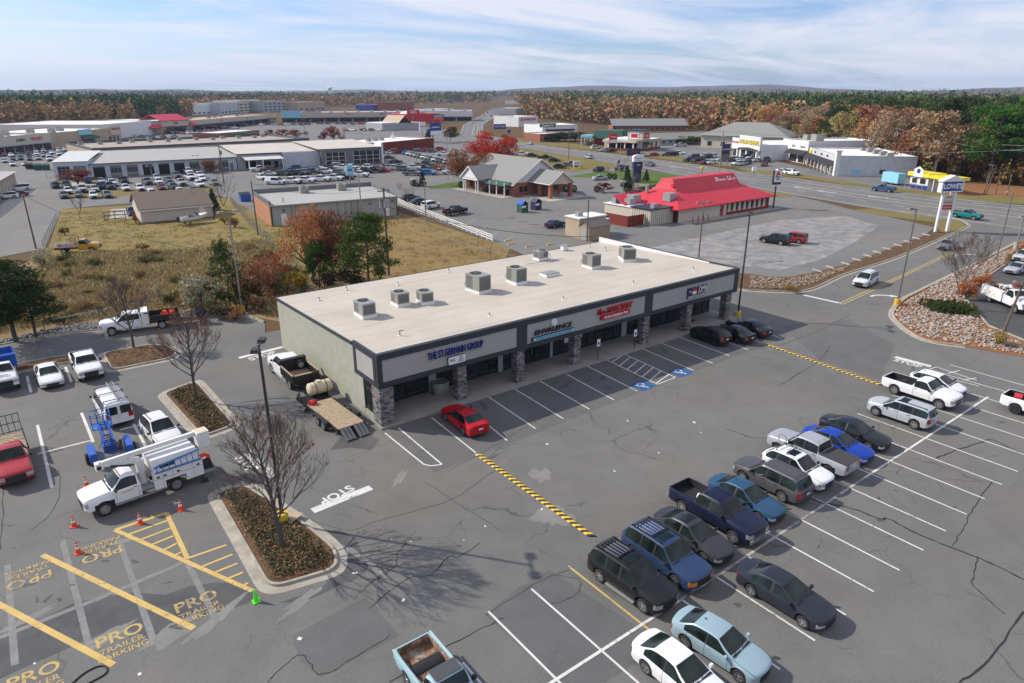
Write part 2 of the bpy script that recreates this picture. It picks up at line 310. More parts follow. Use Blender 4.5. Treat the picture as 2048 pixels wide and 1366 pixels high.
mb=MB(); dash(hw(.56,0),.4,.022,mb=mb); dash(hw(.76,0),.4,.022,mb=mb); mb.build('centre_lines','line_tan',hwy)
mb=MB()
for t in (.28,.86): dash(hw(t,0),.22,.022,3,6,mb=mb)
dash(hw(.42,0)[:8],.22,.022,mb=mb); dash(hw(.06,0),.18,.022,mb=mb); dash(hw(.97,0),.18,.022,mb=mb); mb.build('lane_lines','line_white',hwy)
# ---- kerbs
def off_poly(pts,d):
    n=len(pts); ar=sum(pts[i][0]*pts[(i+1)%n][1]-pts[(i+1)%n][0]*pts[i][1] for i in range(n)); s=1 if ar>0 else -1; out=[]
    for i in range(n):
        p0,p1,p2=(Vector(pts[(i+k)%n][:2]) for k in (-1,0,1)); a=(p1-p0).normalized(); b=(p2-p1).normalized()
        na_=Vector((-a.y,a.x))*s; nb=Vector((-b.y,b.x))*s; m_=(na_+nb); m_=m_.normalized() if m_.length>1e-6 else na_
        k=max(.5,m_.dot(na_)); out.append(tuple(p1+m_*(d/k)))
    return out
def round_poly(pts,r,n=6):
    out=[]; N_=len(pts)
    for i in range(N_):
        p0,p1,p2=(Vector(pts[(i+k)%N_][:2]) for k in (-1,0,1)); a=(p0-p1); b=(p2-p1); t=min(r,a.length*.45,b.length*.45)
        A_=p1+a.normalized()*t; B_=p1+b.normalized()*t
        for j in range(n+1):
            u=j/n; out.append(tuple(A_*(1-u)**2+p1*2*u*(1-u)+B_*u*u))
    return out
def ring(mb,o,i,zo,zi,mi=0):
    n=len(o); mb.add([(x,y,zo) for x,y in o]+[(x,y,zi) for x,y in i],[(k,(k+1)%n,n+(k+1)%n,n+k) for k in range(n)],mi)
ISL=[]
def island(name,px,gut=.5,r=1.6,fill='mulch',z0=0):
    w=[g(*p) for p in px] if abs(px[0][0])>30 else px; w2=off_poly(w,gut); w3=off_poly(w,gut+.16); o=round_poly(w,r+.3); a=round_poly(w2,r); b=round_poly(w3,r-.1); mb=MB()
    ring(mb,o,a,.006,.02); ring(mb,a,a,.02,.15); ring(mb,a,b,.15,.15); ring(mb,b,b,.15,.05)
    k=setp(mb.build('kerb','curb_concrete'),kind='structure')
    s=MB(); cx=sum(p[0] for p in b)/len(b); cy=sum(p[1] for p in b)/len(b); c=[(cx+(x-cx)*.7,cy+(y-cy)*.7) for x,y in b]; ring(s,b,c,.1,.22); s.poly(c,.22); setp(s.build('planting_bed',fill),kind='structure'); ISL.append(b); return b
i1=island('island',[(6.6,29.7),(10.9,28.9),(11.7,31.0),(11.3,34.0),(9.6,41.4),(6.8,41.7)],r=.9)
i2=island('island',[(310,789),(402,756),(488,852),(394,886)],r=.8)
i3=island('island',[(192,707),(300,687),(345,690),(368,706),(350,720),(212,748)],r=.8)
i4=island('island',[(-60,756),(36,729),(100,715),(186,705),(190,714),(130,729),(36,748),(-60,772)],gut=.2,r=.4)
def kerb(px,world=None,side=1,w=.16,gut=.45,h=.15):
    pl=world or [g(*p) for p in px]; mb=MB(); n=len(pl); L=[]
    for d in (0,w,w+gut):
        q=[]
        for i in range(n):
            a=Vector(pl[max(0,i-1)][:2]); b=Vector(pl[min(n-1,i+1)][:2]); t=(b-a).normalized(); q.append((pl[i][0]-t.y*d*side,pl[i][1]+t.x*d*side))
        L.append(q)
    for i in range(n-1):
        f=lambda k,j,z:(L[k][j][0],L[k][j][1],z)
        mb.add([f(0,i,h),f(0,i+1,h),f(1,i+1,h),f(1,i,h)],[(0,1,2,3)]); mb.add([f(1,i,h),f(1,i+1,h),f(1,i+1,.02),f(1,i,.02)],[(0,1,2,3)])
        mb.add([f(0,i,h),f(0,i+1,h),f(0,i+1,-.05),f(0,i,-.05)],[(0,1,2,3)]); mb.add([f(1,i,.018),f(1,i+1,.018),f(2,i+1,.006),f(2,i,.006)],[(0,1,2,3)])
    return setp(mb.build('kerb','curb_concrete'),kind='structure')
def smooth_pl(pl,k=4):
    out=[]
    for i in range(len(pl)-1):
        p0,p1,p2,p3=(Vector(pl[min(len(pl)-1,max(0,i+j))]) for j in (-1,0,1,2))
        for s in range(k):
            t=s/k; out.append(tuple(.5*((2*p1)+(p2-p0)*t+(2*p0-5*p1+4*p2-p3)*t*t+(3*p1-p0-3*p2+p3)*t**3)))
    return out+[tuple(pl[-1])]
kerb(None,smooth_pl([g(*p) for p in [(1478,578),(1500,581),(1580,584),(1628,576),(1687,549),(1794,514),(1900,468),(1928,455),(1932,448),(1903,436),(1800,425)]]),-1)
kerb(None,smooth_pl([g(*p) for p in [(2040,484),(1970,520),(1848,580),(1810,600),(1788,626),(1802,650),(1850,680),(1930,693)]]),-1)
kerb(None,[g(*p) for p in [(2008,530),(1921,588),(1945,617),(1975,652),(2050,683)]],1,gut=.1)
kerb(None,smooth_pl([g(*p) for p in [(-150,712),(0,690),(97,671),(205,659),(300,648)]],2),-1,gut=.3); kerb(None,[g(*p) for p in [(425,634),(500,632),(530,644)]],-1,gut=.2)
kerb(None,[g(*p) for p in [(1130,354),(1180,357),(1225,357),(1262,366),(1310,373)]],-1,gut=.1)
# sidewalk in front of the shops
mb=MB(); mb.prism([(19.7,42.55),(64.1,42.62),(64.1,46.25),(20.0,46.25)],-.02,.15); setp(mb.build('pavement','walk_concrete'),kind='structure')
# ---- stall lines, one mesh per row, children of the lot
def lines(name,segs,w,mat,z=.009,px=True,parent=lot):
    mb=MB()
    for i,(a,b) in enumerate(segs): mb.line(g(*a) if px else a,g(*b) if px else b,w,z+.0012*(i%5))
    return mb.build(name,mat,parent)
sheet('stall_surface',[(19.8,42.5),(64,42.55),(64.5,36.1),(42,35.6),(19.8,34.9)],'asphalt_stall',.0035,px=False,parent=lot)
lines('stall_lines',[((863,835),(952,906)),((930,812),(1014,881)),((976.9,794),(1071.7,857.6)),((1029.4,778),(1126.8,837.7)),((1080.7,762.8),(1179,818.7)),((1132,748),(1228,800)),((1174,732),(1275.5,782.7)),((1212.8,719.7),(1315,768.6)),((1248.6,708.4),(1351,755)),((1284,697.4),(1387,741)),((1321.7,686),(1425.5,726.8)),((1358.8,675),(1458.7,711.4)),((1400,664),(1497,700)),((1440,653),(1530,688.4)),((1470,640),(1562,677))],.11,'line_white')
lines('end_bay',[((770,866),(838,921)),((838,921),(848,929)),((848,929),(862,932)),((862,932),(884,929)),((797,856),(884,929))],.12,'line_white')
hx=[((1213+(1315-1213)*t,720+(768-720)*t),(1249+(1351-1249)*t2,708+(755-708)*t2)) for t,t2 in ((.1,.0),(.25,.12),(.4,.27),(.55,.42),(.7,.57),(.85,.72),(.97,.87))]
lines('hatched_aisle',hx+[((1315,768.6),(1351,755))],.11,'line_white')
XK=[15.2,17.9,20.65,23.45,26.25,29.0,31.75,34.5,37.3,40.2,43.0,45.75,48.5,51.2,54.2,57.0,59.8,62.6,65.4,68.2]
seg=[];seg2=[]
for i,x in enumerate(XK):
    if i==2: continue
    seg.append(((x,11.4),(x,17.05 if i<3 else 22.4))) if not (i in (3,4,5,6,7,8,9)) else (seg.append(((x,11.4),(x,17.05))),seg2.append(((x,17.1),(x,22.3))))
seg+= [((x,17.0),(x,22.1)) for x in (15.2,17.9)]
for x in (12.45,9.7): seg.append(((x,11.4),(x,20.2)))
lines('bay_lines',seg,.115,'line_white',px=False); lines('worn_bay_lines',seg2,.11,'line_worn',px=False)
lines('yellow_bay_line',[((20.6,16.1),(20.6,22.3)),((20.75,12.5),(20.7,16.1))],.12,'line_yellow',z=.015,px=False)
lines('spine_line',[((9.5,16.95),(23.3,16.95)),((42.2,17.2),(63,17.4))],.16,'line_white',z=.018,px=False); lines('worn_spine_line',[((23.3,16.95),(42.2,17.2))],.16,'line_worn',z=.018,px=False)
lines('corner_hatch',[((1860,738),(1873,734)),((1873,734),(1953,761)),((1860,741),(1920,763)),((1920,763),(1958,772)),((1896,747),(1919,741)),((1927,760),(1953,756))],.11,'line_white')
lines('left_bay_lines',[((54,752),(62,785)),((131,734),(143,764)),((75,850),(104,975)),((163,826),(187,885)),((75,908),(187,880)),((240,860),(300,845)),((267,848),(295,899)),((0,927),(20,921))],.2,'line_white')
lines('yellow_long_lines',[((85,1110),(388,1257)),((-60,1178),(227,1330))],.3,'line_yellow')
yh=[((230,1060),(333,1026)),((333,1026),(375,1117)),((230,1060),(505,1182)),((257,1069),(336,1041)),((280,1080),(341,1057)),((303,1090),(347,1072)),((326,1101),(354,1087)),((350,1111),(362,1105)),((375,1117),(453,1090)),((405,1133),(465,1109)),((430,1145),(475,1127)),((457,1157),(486,1145)),((488,1171),(496,1166))]
lines('yellow_hatching',yh[:3],.26,'line_yellow'); lines('yellow_hatching_bars',yh[3:],.17,'line_yellow',z=.012)
lines('faded_lines',[((15,1130),(30,1330)),((125,1080),(180,1300)),((240,1085),(310,1290)),((372,1120),(435,1245)),((0,1275),(190,1200)),((190,1200),(365,1125))],.3,'line_faint',z=.005)
lines('old_lot_lines',[((1500+i*26,556-i*7.5),(1420+i*30,525-i*7.0)) for i in range(1,14)],.1,'line_faint',z=.009)
lines('bank_bay_lines',[((1000+i*-27,486-i*10),(1030+i*-27,470-i*10)) for i in range(0,6)],.12,'line_worn',z=.003)
# stop bars and lettering
lines('stop_bar',[((625,1022),(742,975))],.62,'line_white'); lines('stop_bar',[((500,901),(548,954))],.55,'line_worn'); lines('stop_bar',[((478,716),(565,694))],.55,'line_white'); lines('stop_bar',[((1607,590),(1683,607))],.5,'line_white'); lines('stop_bar',[((1790,714),(1862,733))],.62,'line_white')
def gtext(s,pxa,pxb,size,mat,name='stop_lettering',flip=0,off=.02,sx=1.,sy=1.):   # baseline from a to b
    a=g(*pxa);b=g(*pxb); rz=math.atan2(b[1]-a[1],b[0]-a[0])
    o=text(s,size,mat,name,lot,((a[0]+b[0])/2,(a[1]+b[1])/2,.011),(0,0,rz),off=off,sx=sx); o.scale=(1,sy,1); return o
gtext('STOP',(698,977),(648,1002),1.05,'line_white',off=.03,sx=.95); gtext('STOP',(480,912),(505,941),1.2,'line_white',off=.03,sx=.9); gtext('STOP',(504,718),(546,706),1.2,'line_white',off=.03,sx=.95); gtext('STOP',(1793,721),(1838,733),1.05,'line_white',off=.03,sx=.95)
for cx,cy,f in ((3.9,30.95,0),(.45,30.7,0),(-2.95,30.35,0),(.7,39.1,1),(-2.65,39.0,1)):
    e=-1 if f else 1; k=math.radians(4)
    for s,dy,sz in (('PRO',.55,1.05),('TRAILER',-.18,.5),('PARKING',-.66,.5)):
        o=text(s,sz,'line_yellow_worn','trailer_lettering',lot,(cx,cy+e*dy,.012),(0,0,0 if not f else PI),off=.005 if sz<1 else .02)
# wheelchair symbols
def wheelchair(c,rz,s=1.):
    mb=MB(); w=.14
    pts=lambda *q:[(x*s,y*s) for x,y in q]
    for a,b in zip(*(lambda p:(p[:-1],p[1:]))([(.28*math.cos(t)-.02,.28*math.sin(t)-.25) for t in np.linspace(2.2,6.0,14)])): mb.line((a[0]*s,a[1]*s),(b[0]*s,b[1]*s),w*s,.003)
    for a,b in (((-.05,.42),(0,.02)),((0,.02),(.3,.0)),((.3,0),(.42,-.42)),((.42,-.42),(.55,-.38)),((-.03,.25),(.22,.22))): mb.line((a[0]*s,a[1]*s),(b[0]*s,b[1]*s),w*s,.003)
    mb.poly([(.1*s*math.cos(t)-.06*s,.1*s*math.sin(t)+.55*s) for t in np.linspace(0,2*PI,12)[:-1]],.003)
    q=MB().poly(round_poly([(-.85*s,-.8*s),(.85*s,-.8*s),(.85*s,.85*s),(-.85*s,.85*s)],.3)).build('accessible_sign_panel','mark_blue',lot); q.location=(c[0],c[1],.010); q.rotation_euler=(0,0,rz)
    mb.build('accessible_symbol','line_white',q)
wheelchair(g(1285,771),R(180)); wheelchair(g(1361,744),R(180))
# turn arrows
def arrow(c,rz,s=1.,par=lot,mat='line_white',z=.011):
    pl=[(-1.6,-.8),(-1.2,-.15),(-.5,.2),(.5,.25)]; mb=MB()
    for a,b in zip(pl[:-1],pl[1:]): mb.line((a[0]*s,a[1]*s),(b[0]*s,b[1]*s),.34*s,0)
    mb.poly([(.5*s,.7*s),(.5*s,-.25*s),(1.5*s,.22*s)]); o=mb.build('turn_arrow',mat,par); o.location=(c[0],c[1],z); o.rotation_euler=(0,0,rz)
arrow(g(1771,592),R(-57),1.1); arrow(g(1930,510),R(-40),1.2); 
for px in ((1602,375),(1752,394),(1650,383),(1350,334)): arrow(g(*px),R(75),1.6,hwy,'line_white',.024)
lines('access_centre_line',[((1678,607),(1800,552)),((1800,552),(1900,505)),((1685,609),(1806,553)),((1806,553),(1906,506))],.13,'line_yellow')
# stains, damp patches, patched asphalt
def blob(c,rx,ry,rz=0,n=26,amp=.3,seed=0):
    r_=random.Random(seed); ph=[r_.random()*6.28 for _ in range(4)]; out=[]
    for i in range(n):
        t=2*PI*i/n; k=1+amp*(.5*math.sin(2*t+ph[0])+.35*math.sin(3*t+ph[1])+.3*math.sin(5*t+ph[2])+.25*math.sin(9*t+ph[3])); x,y=rx*k*math.cos(t),ry*k*math.sin(t)
        out.append((c[0]+x*math.cos(rz)-y*math.sin(rz),c[1]+x*math.sin(rz)+y*math.cos(rz)))
    return out
mb=MB(); s_=random.Random(3)
for px,rx,ry in (((1020,775),.9,.35),((1008,790),.35,.2),((1065,768),.4,.25),((1132,770),1.0,.4),((1110,765),.4,.2),((1180,760),.5,.35),((1205,757),.6,.4),((1214,775),.35,.2),((1330,702),.8,.3),((1290,710),.4,.2),((1366,690),.6,.25),((968,812),.9,.35),((990,826),.25,.15),((848,900),.4,.2),((985,914),.5,.2)): mb.poly(blob(g(*px),rx*.8,ry*.8,s_.random()*3,seed=s_.randint(0,99),amp=.6),.0065)
for k in range(46):
    x,y=s_.choice([(s_.uniform(22,66),s_.uniform(12,17)),(s_.uniform(22,60),s_.uniform(18,22)),(s_.uniform(-3,4),s_.uniform(30,40))]); mb.poly(blob((x,y),s_.uniform(.06,.28),s_.uniform(.04,.15),s_.random()*3,14,.5,k),.0065)
mb.build('oil_stains','damp',lot)
mb=MB(); mb.poly([g(*p) for p in [(-60,1310),(0,1260),(90,1235),(150,1205),(200,1196),(270,1185),(330,1190),(380,1172),(430,1165),(480,1165),(500,1178),(515,1198),(470,1216),(400,1232),(350,1252),(330,1280),(300,1292),(290,1270),(230,1255),(150,1290),(60,1330),(-60,1385)]],.0045)
mb.poly([g(*p) for p in [(645,1062),(680,1060),(710,1075),(722,1100),(724,1130),(715,1150),(690,1165),(640,1190),(600,1205),(560,1205),(620,1185),(670,1160),(690,1120)]],.0045); mb.poly(blob(g(690,1145),1.2,.8,.4,seed=5),.005)
mb.poly([g(*p) for p in [(660,900),(700,850),(760,880),(740,900),(700,895)]],.0045); mb.build('damp_patches','damp',lot)
mb=MB()
for px,rx,ry,rz in (((345,1265),1.5,.5,.3),((430,1240),1.4,.4,.5),((600,1205),1.3,.3,.3),((728,1120),.25,1.6,.2),((1080,950),1.0,.6,1),((250,1080),.5,.3,0),((800,955),1.2,.25,.8),((1105,1030),1.3,1.0,.5),((220,1270),1.2,.3,.3),((40,1245),1.6,.25,.3)): mb.poly(blob(g(*px),rx,ry,rz,seed=int(px[0]),amp=.5),.0048)
mb.build('silt_patches','silt',lot)
mb=MB(); mb.poly([g(*p) for p in [(730,1195),(583,1272),(600,1320),(640,1355),(800,1272)]],.003); mb.poly([g(*p) for p in [(1560,650),(1700,640),(1790,690),(1760,760),(1640,720)]],.003); mb.poly([g(*p) for p in [(1030,1180),(1100,1140),(1330,1290),(1210,1366),(1120,1366),(970,1230)]],.003); mb.build('asphalt_patches','asphalt_stall',lot)
def ribbon(mb,px,w,z,seed=0):
    r_=random.Random(seed); pl=smooth_pl([g(*p) for p in px],6); pl=[(x+r_.uniform(-.06,.06),y+r_.uniform(-.06,.06)) for x,y in pl]
    for a,b in zip(pl[:-1],pl[1:]): mb.line(a,b,w*r_.uniform(.6,1.2),z)
mb=MB()
for i,(px,w) in enumerate(([[(1600,985),(1640,1005),(1700,1016),(1760,1038),(1778,1038),(1850,1075),(1955,1115),(2048,1160)],.12],[[(1868,918),(1900,905),(1960,885),(1985,880),(2048,910)],.11],[[(1955,1115),(1945,1160),(1948,1172),(2010,1230)],.05],[[(1905,1092),(1930,1050),(1950,1010),(1990,960)],.05],[[(740,1215),(810,1160),(860,1150),(895,1115),(920,1112),(960,1085)],.06],[[(535,1366),(580,1320),(610,1312),(640,1350),(700,1320),(780,1270)],.05],[[(0,1100),(6,1030),(4,960)],.05],[[(60,1060),(100,1030),(120,980),(118,940)],.04],[[(780,1366),(900,1290),(1010,1235)],.06],[[(1100,1210),(1150,1190),(1160,1160),(1110,1150)],.04],[[(970,1230),(1085,1160),(1140,1140)],.04],[[(1500,700),(1560,690),(1640,660),(1700,630)],.05],[[(1560,770),(1640,720),(1660,690)],.05],[[(1920,1366),(1985,1310),(2048,1225)],.1],[[(620,1040),(700,1060),(760,1040),(900,1000),(990,940)],.03],[[(850,965),(920,1010),(1000,1060)],.03],[[(1330,690),(1200,760),(1060,850),(900,940)],.03])): ribbon(mb,px,w,.0075,i)
mb.build('sealed_cracks','rubber',lot)
# ================= MAIN SHOP BUILDING =================
def wbuild(mb,name,mats,root,smooth=None,color=None):   # geometry given in world space, stored local to root
    o=mb.build(name,mats,root,smooth,color)
    if root is not None:
        mw=Matrix.Translation(root.location)@Matrix.Rotation(root.rotation_euler.z,4,'Z')
        p=root
        if p.type!='EMPTY' and p.parent is not None: mw=Matrix.Translation(p.parent.location)@Matrix.Rotation(p.parent.rotation_euler.z,4,'Z')
        o.data.transform(mw.inverted())
    return o
def brickmat(name,c1,c2,mort,sx=.4,rowh=.2,msize=.012,bmp=.4,var=.5):
    m,nt,p=nodes(name); v=objc(nt); b=N(nt,'ShaderNodeTexBrick'); 
    sp=N(nt,'ShaderNodeSeparateXYZ'); lk(nt,v,sp.inputs[0]); ad=N(nt,'ShaderNodeMath',operation='ADD'); lk(nt,sp.outputs[0],ad.inputs[0]); lk(nt,sp.outputs[1],ad.inputs[1])
    cb=N(nt,'ShaderNodeCombineXYZ'); lk(nt,ad.outputs[0],cb.inputs[0]); lk(nt,sp.outputs[2],cb.inputs[1]); lk(nt,cb.outputs[0],b.inputs['Vector'])
    b.inputs['Scale'].default_value=1; b.inputs['Brick Width'].default_value=sx; b.inputs['Row Height'].default_value=rowh; b.inputs['Mortar Size'].default_value=msize
    b.inputs['Color1'].default_value=(*c1,1); b.inputs['Color2'].default_value=(*c2,1); b.inputs['Mortar'].default_value=(*mort,1); b.inputs['Bias'].default_value=0
    n=noise(nt,v,1.3,5,.65); lk(nt,mix(nt,var,b.outputs['Color'],ramp(nt,n,(.3,(.3,.3,.3)),(.7,(.7,.7,.7))),'OVERLAY'),p.inputs['Base Color']); p.inputs['Roughness'].default_value=.9; p.inputs['Specular IOR Level'].default_value=.2
    bump(nt,p,b.outputs['Fac'],-bmp,.02); return m
brickmat('olive_block',(.36,.36,.295),(.385,.385,.315),(.31,.31,.255),.4,.2,.010,.5,.25); brickmat('red_brick',(.26,.07,.04),(.33,.10,.055),(.3,.2,.15),.22,.075,.01)
brickmat('ledge_stone',(.06,.06,.068),(.34,.31,.29),(.04,.04,.04),.36,.10,.008,.8,.8); brickmat('orange_brick',(.36,.15,.075),(.42,.19,.10),(.35,.25,.18),.22,.075,.01); brickmat('dark_brick',(.17,.035,.025),(.2,.045,.03),(.14,.05,.04),.4,.15,.01)
m,nt,p=nodes('membrane'); v=pos(nt)
n1=noise(nt,v,.16,5,.6); mp=N(nt,'ShaderNodeMapping'); mp.inputs['Scale'].default_value=(.12,1.6,1); lk(nt,v,mp.inputs['Vector']); n2=noise(nt,mp.outputs[0],1.0,5,.7)
wv=N(nt,'ShaderNodeTexWave'); wv.bands_direction='Y'; wv.inputs['Scale'].default_value=.16; wv.inputs['Distortion'].default_value=.15; lk(nt,v,wv.inputs['Vector'])
c=ramp(nt,n1,(.3,(.43,.385,.32)),(.7,(.52,.47,.40))); c=mix(nt,ramp(nt,n2,(.56,(0,0,0)),(.70,(.5,)*3)),c,(.30,.265,.215)); c=mix(nt,ramp(nt,wv.outputs['Fac'],(.975,(0,0,0)),(.995,(.3,)*3)),c,(.28,.25,.21)); lk(nt,c,p.inputs['Base Color']); p.inputs['Roughness'].default_value=.75
simple('fascia_grey',(.36,.345,.325),.9,var=.06,scale=.8); simple('fascia_trim',(.028,.035,.044),.6,var=.15); simple('soffit',(.2,.2,.2),.8)
B=thing('shop_building','long single-storey shop building with flat pale roof and dark framed grey fascia over stone pillars','building',(20,43,0))
zr=lambda y: 5.72-(y-46)*(.52/18.7)
mb=MB()
mb.add([(20,45.8,0),(20,64.7,0),(20,64.7,zr(64.7)-.12),(20,46.2,zr(46.2)-.12),(20.25,45.8,0),(20.25,64.7,0),(20.25,64.7,zr(64.7)-.12),(20.25,46.2,zr(46.2)-.12),(20,45.8,3.2),(20.25,45.8,3.2)],[(0,1,2,3,8),(4,9,7,6,5),(0,8,9,4),(3,2,6,7)]); wbuild(mb,'side_wall','olive_block',B)
wbuild(MB().box(20.25,64.45,0,63.6,64.7,5.05),'rear_wall','olive_block',B); wbuild(MB().box(63.35,46.3,0,63.6,64.45,5.1),'side_wall','olive_block',B)
mb=MB(); y0,y1=43.35,64.85; mb.add([(19.95,y1,zr(y1)-.1),(63.45,y1,zr(y1)-.1),(63.45,y0,5.80),(20.0,y0,5.80),(19.95,47.4,zr(47.4)),(63.45,47.4,zr(47.4))],[(0,1,5,4),(4,5,2,3)]); wbuild(mb,'roof','membrane',B)
mb=MB(); mb.bar((19.93,64.85,zr(64.85)-.13),(19.93,47.2,zr(47.2)-.08),.14,.2); mb.bar((19.9,64.9,zr(64.8)-.15),(63.5,64.9,zr(64.8)-.15),.12,.16); wbuild(mb,'roof_edge_trim','fascia_trim',B)
mb=MB(); mb.box(63.47,43.4,4.4,63.6,64.9,5.82); wbuild(mb,'parapet','white_roof',B); wbuild(MB().box(63.44,43.38,5.825,63.64,64.92,5.88),'coping','fascia_trim',B)
# fascia: pale stucco behind, dark bands in front
mb=MB(); mb.box(20.15,43.06,3.4,63.4,43.34,5.7); mb.box(19.975,43.37,3.4,20.2,46.9,5.6); wbuild(mb,'fascia_panel','fascia_grey',B)
mb=MB(); mb.box(19.95,43.0,3.18,63.62,43.36,3.58); mb.box(19.95,42.98,5.36,63.62,43.38,5.86)
for x0,x1 in ((19.95,20.38),(32.95,34.05),(48.72,49.82),(62.95,63.62)): mb.box(x0,43.01,3.58,x1,43.3,5.36)
mb.box(19.93,43.365,3.18,20.15,47.15,3.58); mb.box(19.93,43.385,5.36,20.15,47.15,5.84); mb.box(19.94,46.7,3.58,20.14,47.14,5.36); mb.box(19.945,43.365,3.58,20.145,43.75,5.36); mb.box(63.4,43.37,3.18,63.62,46.9,5.84); wbuild(mb,'fascia_frame','fascia_trim',B)
wbuild(MB().box(20.2,43.37,3.2,63.38,46.2,3.3),'canopy_soffit','soffit',B)
def pillar(cx,cy,w,d):
    mb=MB(); mb.box(cx-w/2,cy-d/2,.1,cx+w/2,cy+d/2,3.2); o=wbuild(mb,'stone_pillar','ledge_stone',B); return o
pillar(20.45,43.4,1.15,1.25)
for x in (27.45,33.45,40.05,49.3,55.85,62.5): pillar(x,43.55,.82,.82)
mb=MB(); mb.box(20.25,46.32,.12,63.35,46.5,3.3); wbuild(mb,'storefront_wall','dark_wall',B)
wbuild(MB().box(20.3,46.26,.5,63.3,46.32,3.0),'storefront_glass','shop_glass',B)
mb=MB(); x=20.4
for k in range(37):
    w=.09 if k%3 else .14; mb.box(x-w/2,46.2,.15,x+w/2,46.258,3.05); x+=1.19
mb.box(20.3,46.205,.15,63.3,46.257,.42); mb.box(20.3,46.205,2.98,63.3,46.257,3.1); mb.box(20.3,46.212,1.3,63.3,46.254,1.36); wbuild(mb,'mullions','black_metal',B)
for x0,x1 in ((26.0,26.7),(33.2,33.7),(48.9,49.6),(39.3,39.6)): wbuild(MB().box(x0,46.1,.15,x1,46.199,3.15),'pier','grey_wall',B)
for x in (22.4,36.7,37.9,51.5,59.8):
    d=wbuild(MB().box(x-.5,46.14,.2,x+.5,46.197,2.5),'glass_door','shop_glass',B); mb=MB()
    for a,b,c,e in ((-.55,-.46,.16,2.6),(.46,.55,.16,2.6),(-.46,.46,2.5,2.6),(-.46,.46,.16,.3)): mb.box(x+a,46.12,c,x+b,46.196,e)
    wbuild(mb,'door_frame','black_metal',B); wbuild(MB().box(x+.3,46.08,1.0,x+.34,46.13,1.5),'door_handle','chrome',B)
for x,y,w,h,t in ((41.6,1.5,.95,1.25,'HELP'),(43.0,1.6,.8,1.2,'OPEN'),(46.4,2.0,.5,.6,None)):
    o=wbuild(MB().box(x-w/2,46.17,y-.3,x+w/2,46.195,y-.3+h),'window_poster','sign_white',B); wbuild(MB().box(x-w*.32,46.155,y+.35,x+w*.28,46.168,y+.8),'poster_print','sign_cyan',B)
mb=MB(); mb.box(20.02,44.1,.16,20.2,45.79,.55); wbuild(mb,'low_sill_wall','olive_block',B); wbuild(MB().box(20.08,44.1,.55,20.14,45.78,3.17),'side_window','shop_glass',B)
mb=MB()
for y in (44.1,44.95,45.72): mb.box(20.05,y-.05,.56,20.17,y+.05,3.17)
wbuild(mb,'side_window_frame','black_metal',B)
wbuild(MB().box(57.6,44.9,.152,59.4,45.9,.168),'door_mat','rubber',B)
# shop signs
FR=(PI/2,0,0)
def sgn(s,x,z,size,mat,name,ext=.06,off=.0,sx=1.,shear=0.,y=42.93):
    return text(s,size,mat,name,B,(x-20,y-43,z),FR,ext,off,sx=sx,shear=shear)
sgn('THE ST.GERMAIN GROUP',26.8,4.72,.86,'sign_blue','sign_lettering',.06,.0,.53,.0)
mb=MB(); pts=round_poly([(26.0,3.64),(27.6,3.64),(27.6,4.28),(26.0,4.28)],.12); mb.add([(x,42.84,z) for x,z in pts]+[(x,43.0,z) for x,z in pts],[tuple(range(len(pts)))[::-1]]+[(i,(i+1)%len(pts),len(pts)+(i+1)%len(pts),len(pts)+i) for i in range(len(pts))],[0]+[1]*len(pts)); o=wbuild(mb,'small_sign_box',['sign_white','sign_black'],B)
sgn('StG.',26.4,4.0,.3,'pole_dark','sign_lettering',.01,0,1,.1,42.825)
for k,t in enumerate(('Design','Build','Plumbing','Maintenance')): sgn(t,27.18,4.18-k*.13,.12,'pole_dark','sign_lettering',.005,0,1,0,42.83)
sgn('ENVALENCE',36.9,4.42,.6,'sign_black','sign_lettering',.05,.004,1.3,.18)
mb=MB(); mb.box(34.5,42.86,3.72,39.35,43.0,4.06); wbuild(mb,'sign_strip','sign_black',B); wbuild(MB().box(34.62,42.845,3.75,39.3,42.858,4.03),'sign_strip_face','sign_cyan',B); sgn('ENERGY & SOLAR SOLUTIONS',36.95,3.89,.27,'sign_navy','sign_lettering',.005,0,1.1,0,42.835)
mb=MB(); mb.lathe([(0,42.84),(.30,42.84),(.33,42.86),(.33,43.03)],20,0,(37.0,0,5.0),'y'); wbuild(mb,'round_emblem',['sign_white'],B); mb=MB(); mb.lathe([(.19,42.835),(.21,42.83),(.23,42.835)],20,0,(37.0,0,5.0),'y'); wbuild(mb,'emblem_ring','galv',B)
sgn('M',42.45,4.85,.8,'sign_red','sign_lettering',.06,.012,.78,.22); sgn('AND',42.98,4.74,.42,'sign_red','sign_lettering',.06,.006,.6,.22); sgn('M FACTORY',45.1,4.85,.8,'sign_red','sign_lettering',.06,.012,.74,.22)
mb=MB(); pts=round_poly([(42.65,4.02),(46.5,4.02),(46.5,4.48),(42.65,4.48)],.2); mb.add([(x,42.85,z) for x,z in pts]+[(x,43.02,z) for x,z in pts],[tuple(range(len(pts)))[::-1]]+[(i,(i+1)%len(pts),len(pts)+(i+1)%len(pts),len(pts)+i) for i in range(len(pts))]); wbuild(mb,'sign_strip','sign_red',B); sgn('Service & Appliance Parts',44.6,4.26,.34,'sign_white','sign_lettering',.01,.008,.9,.15,42.83)
mb=MB(); mb.box(55.0,42.87,4.25,56.35,43.02,4.98); wbuild(mb,'flag_sign','sign_navy',B); wbuild(MB().box(55.7,42.855,4.6,56.33,42.868,4.96),'flag_sign_stripe','sign_red',B); wbuild(MB().box(55.7,42.857,4.27,56.33,42.869,4.58),'flag_sign_stripe','sign_white',B); sgn('N C',55.36,4.6,.3,'sign_white','sign_lettering',.01,0,.8,0,42.86)
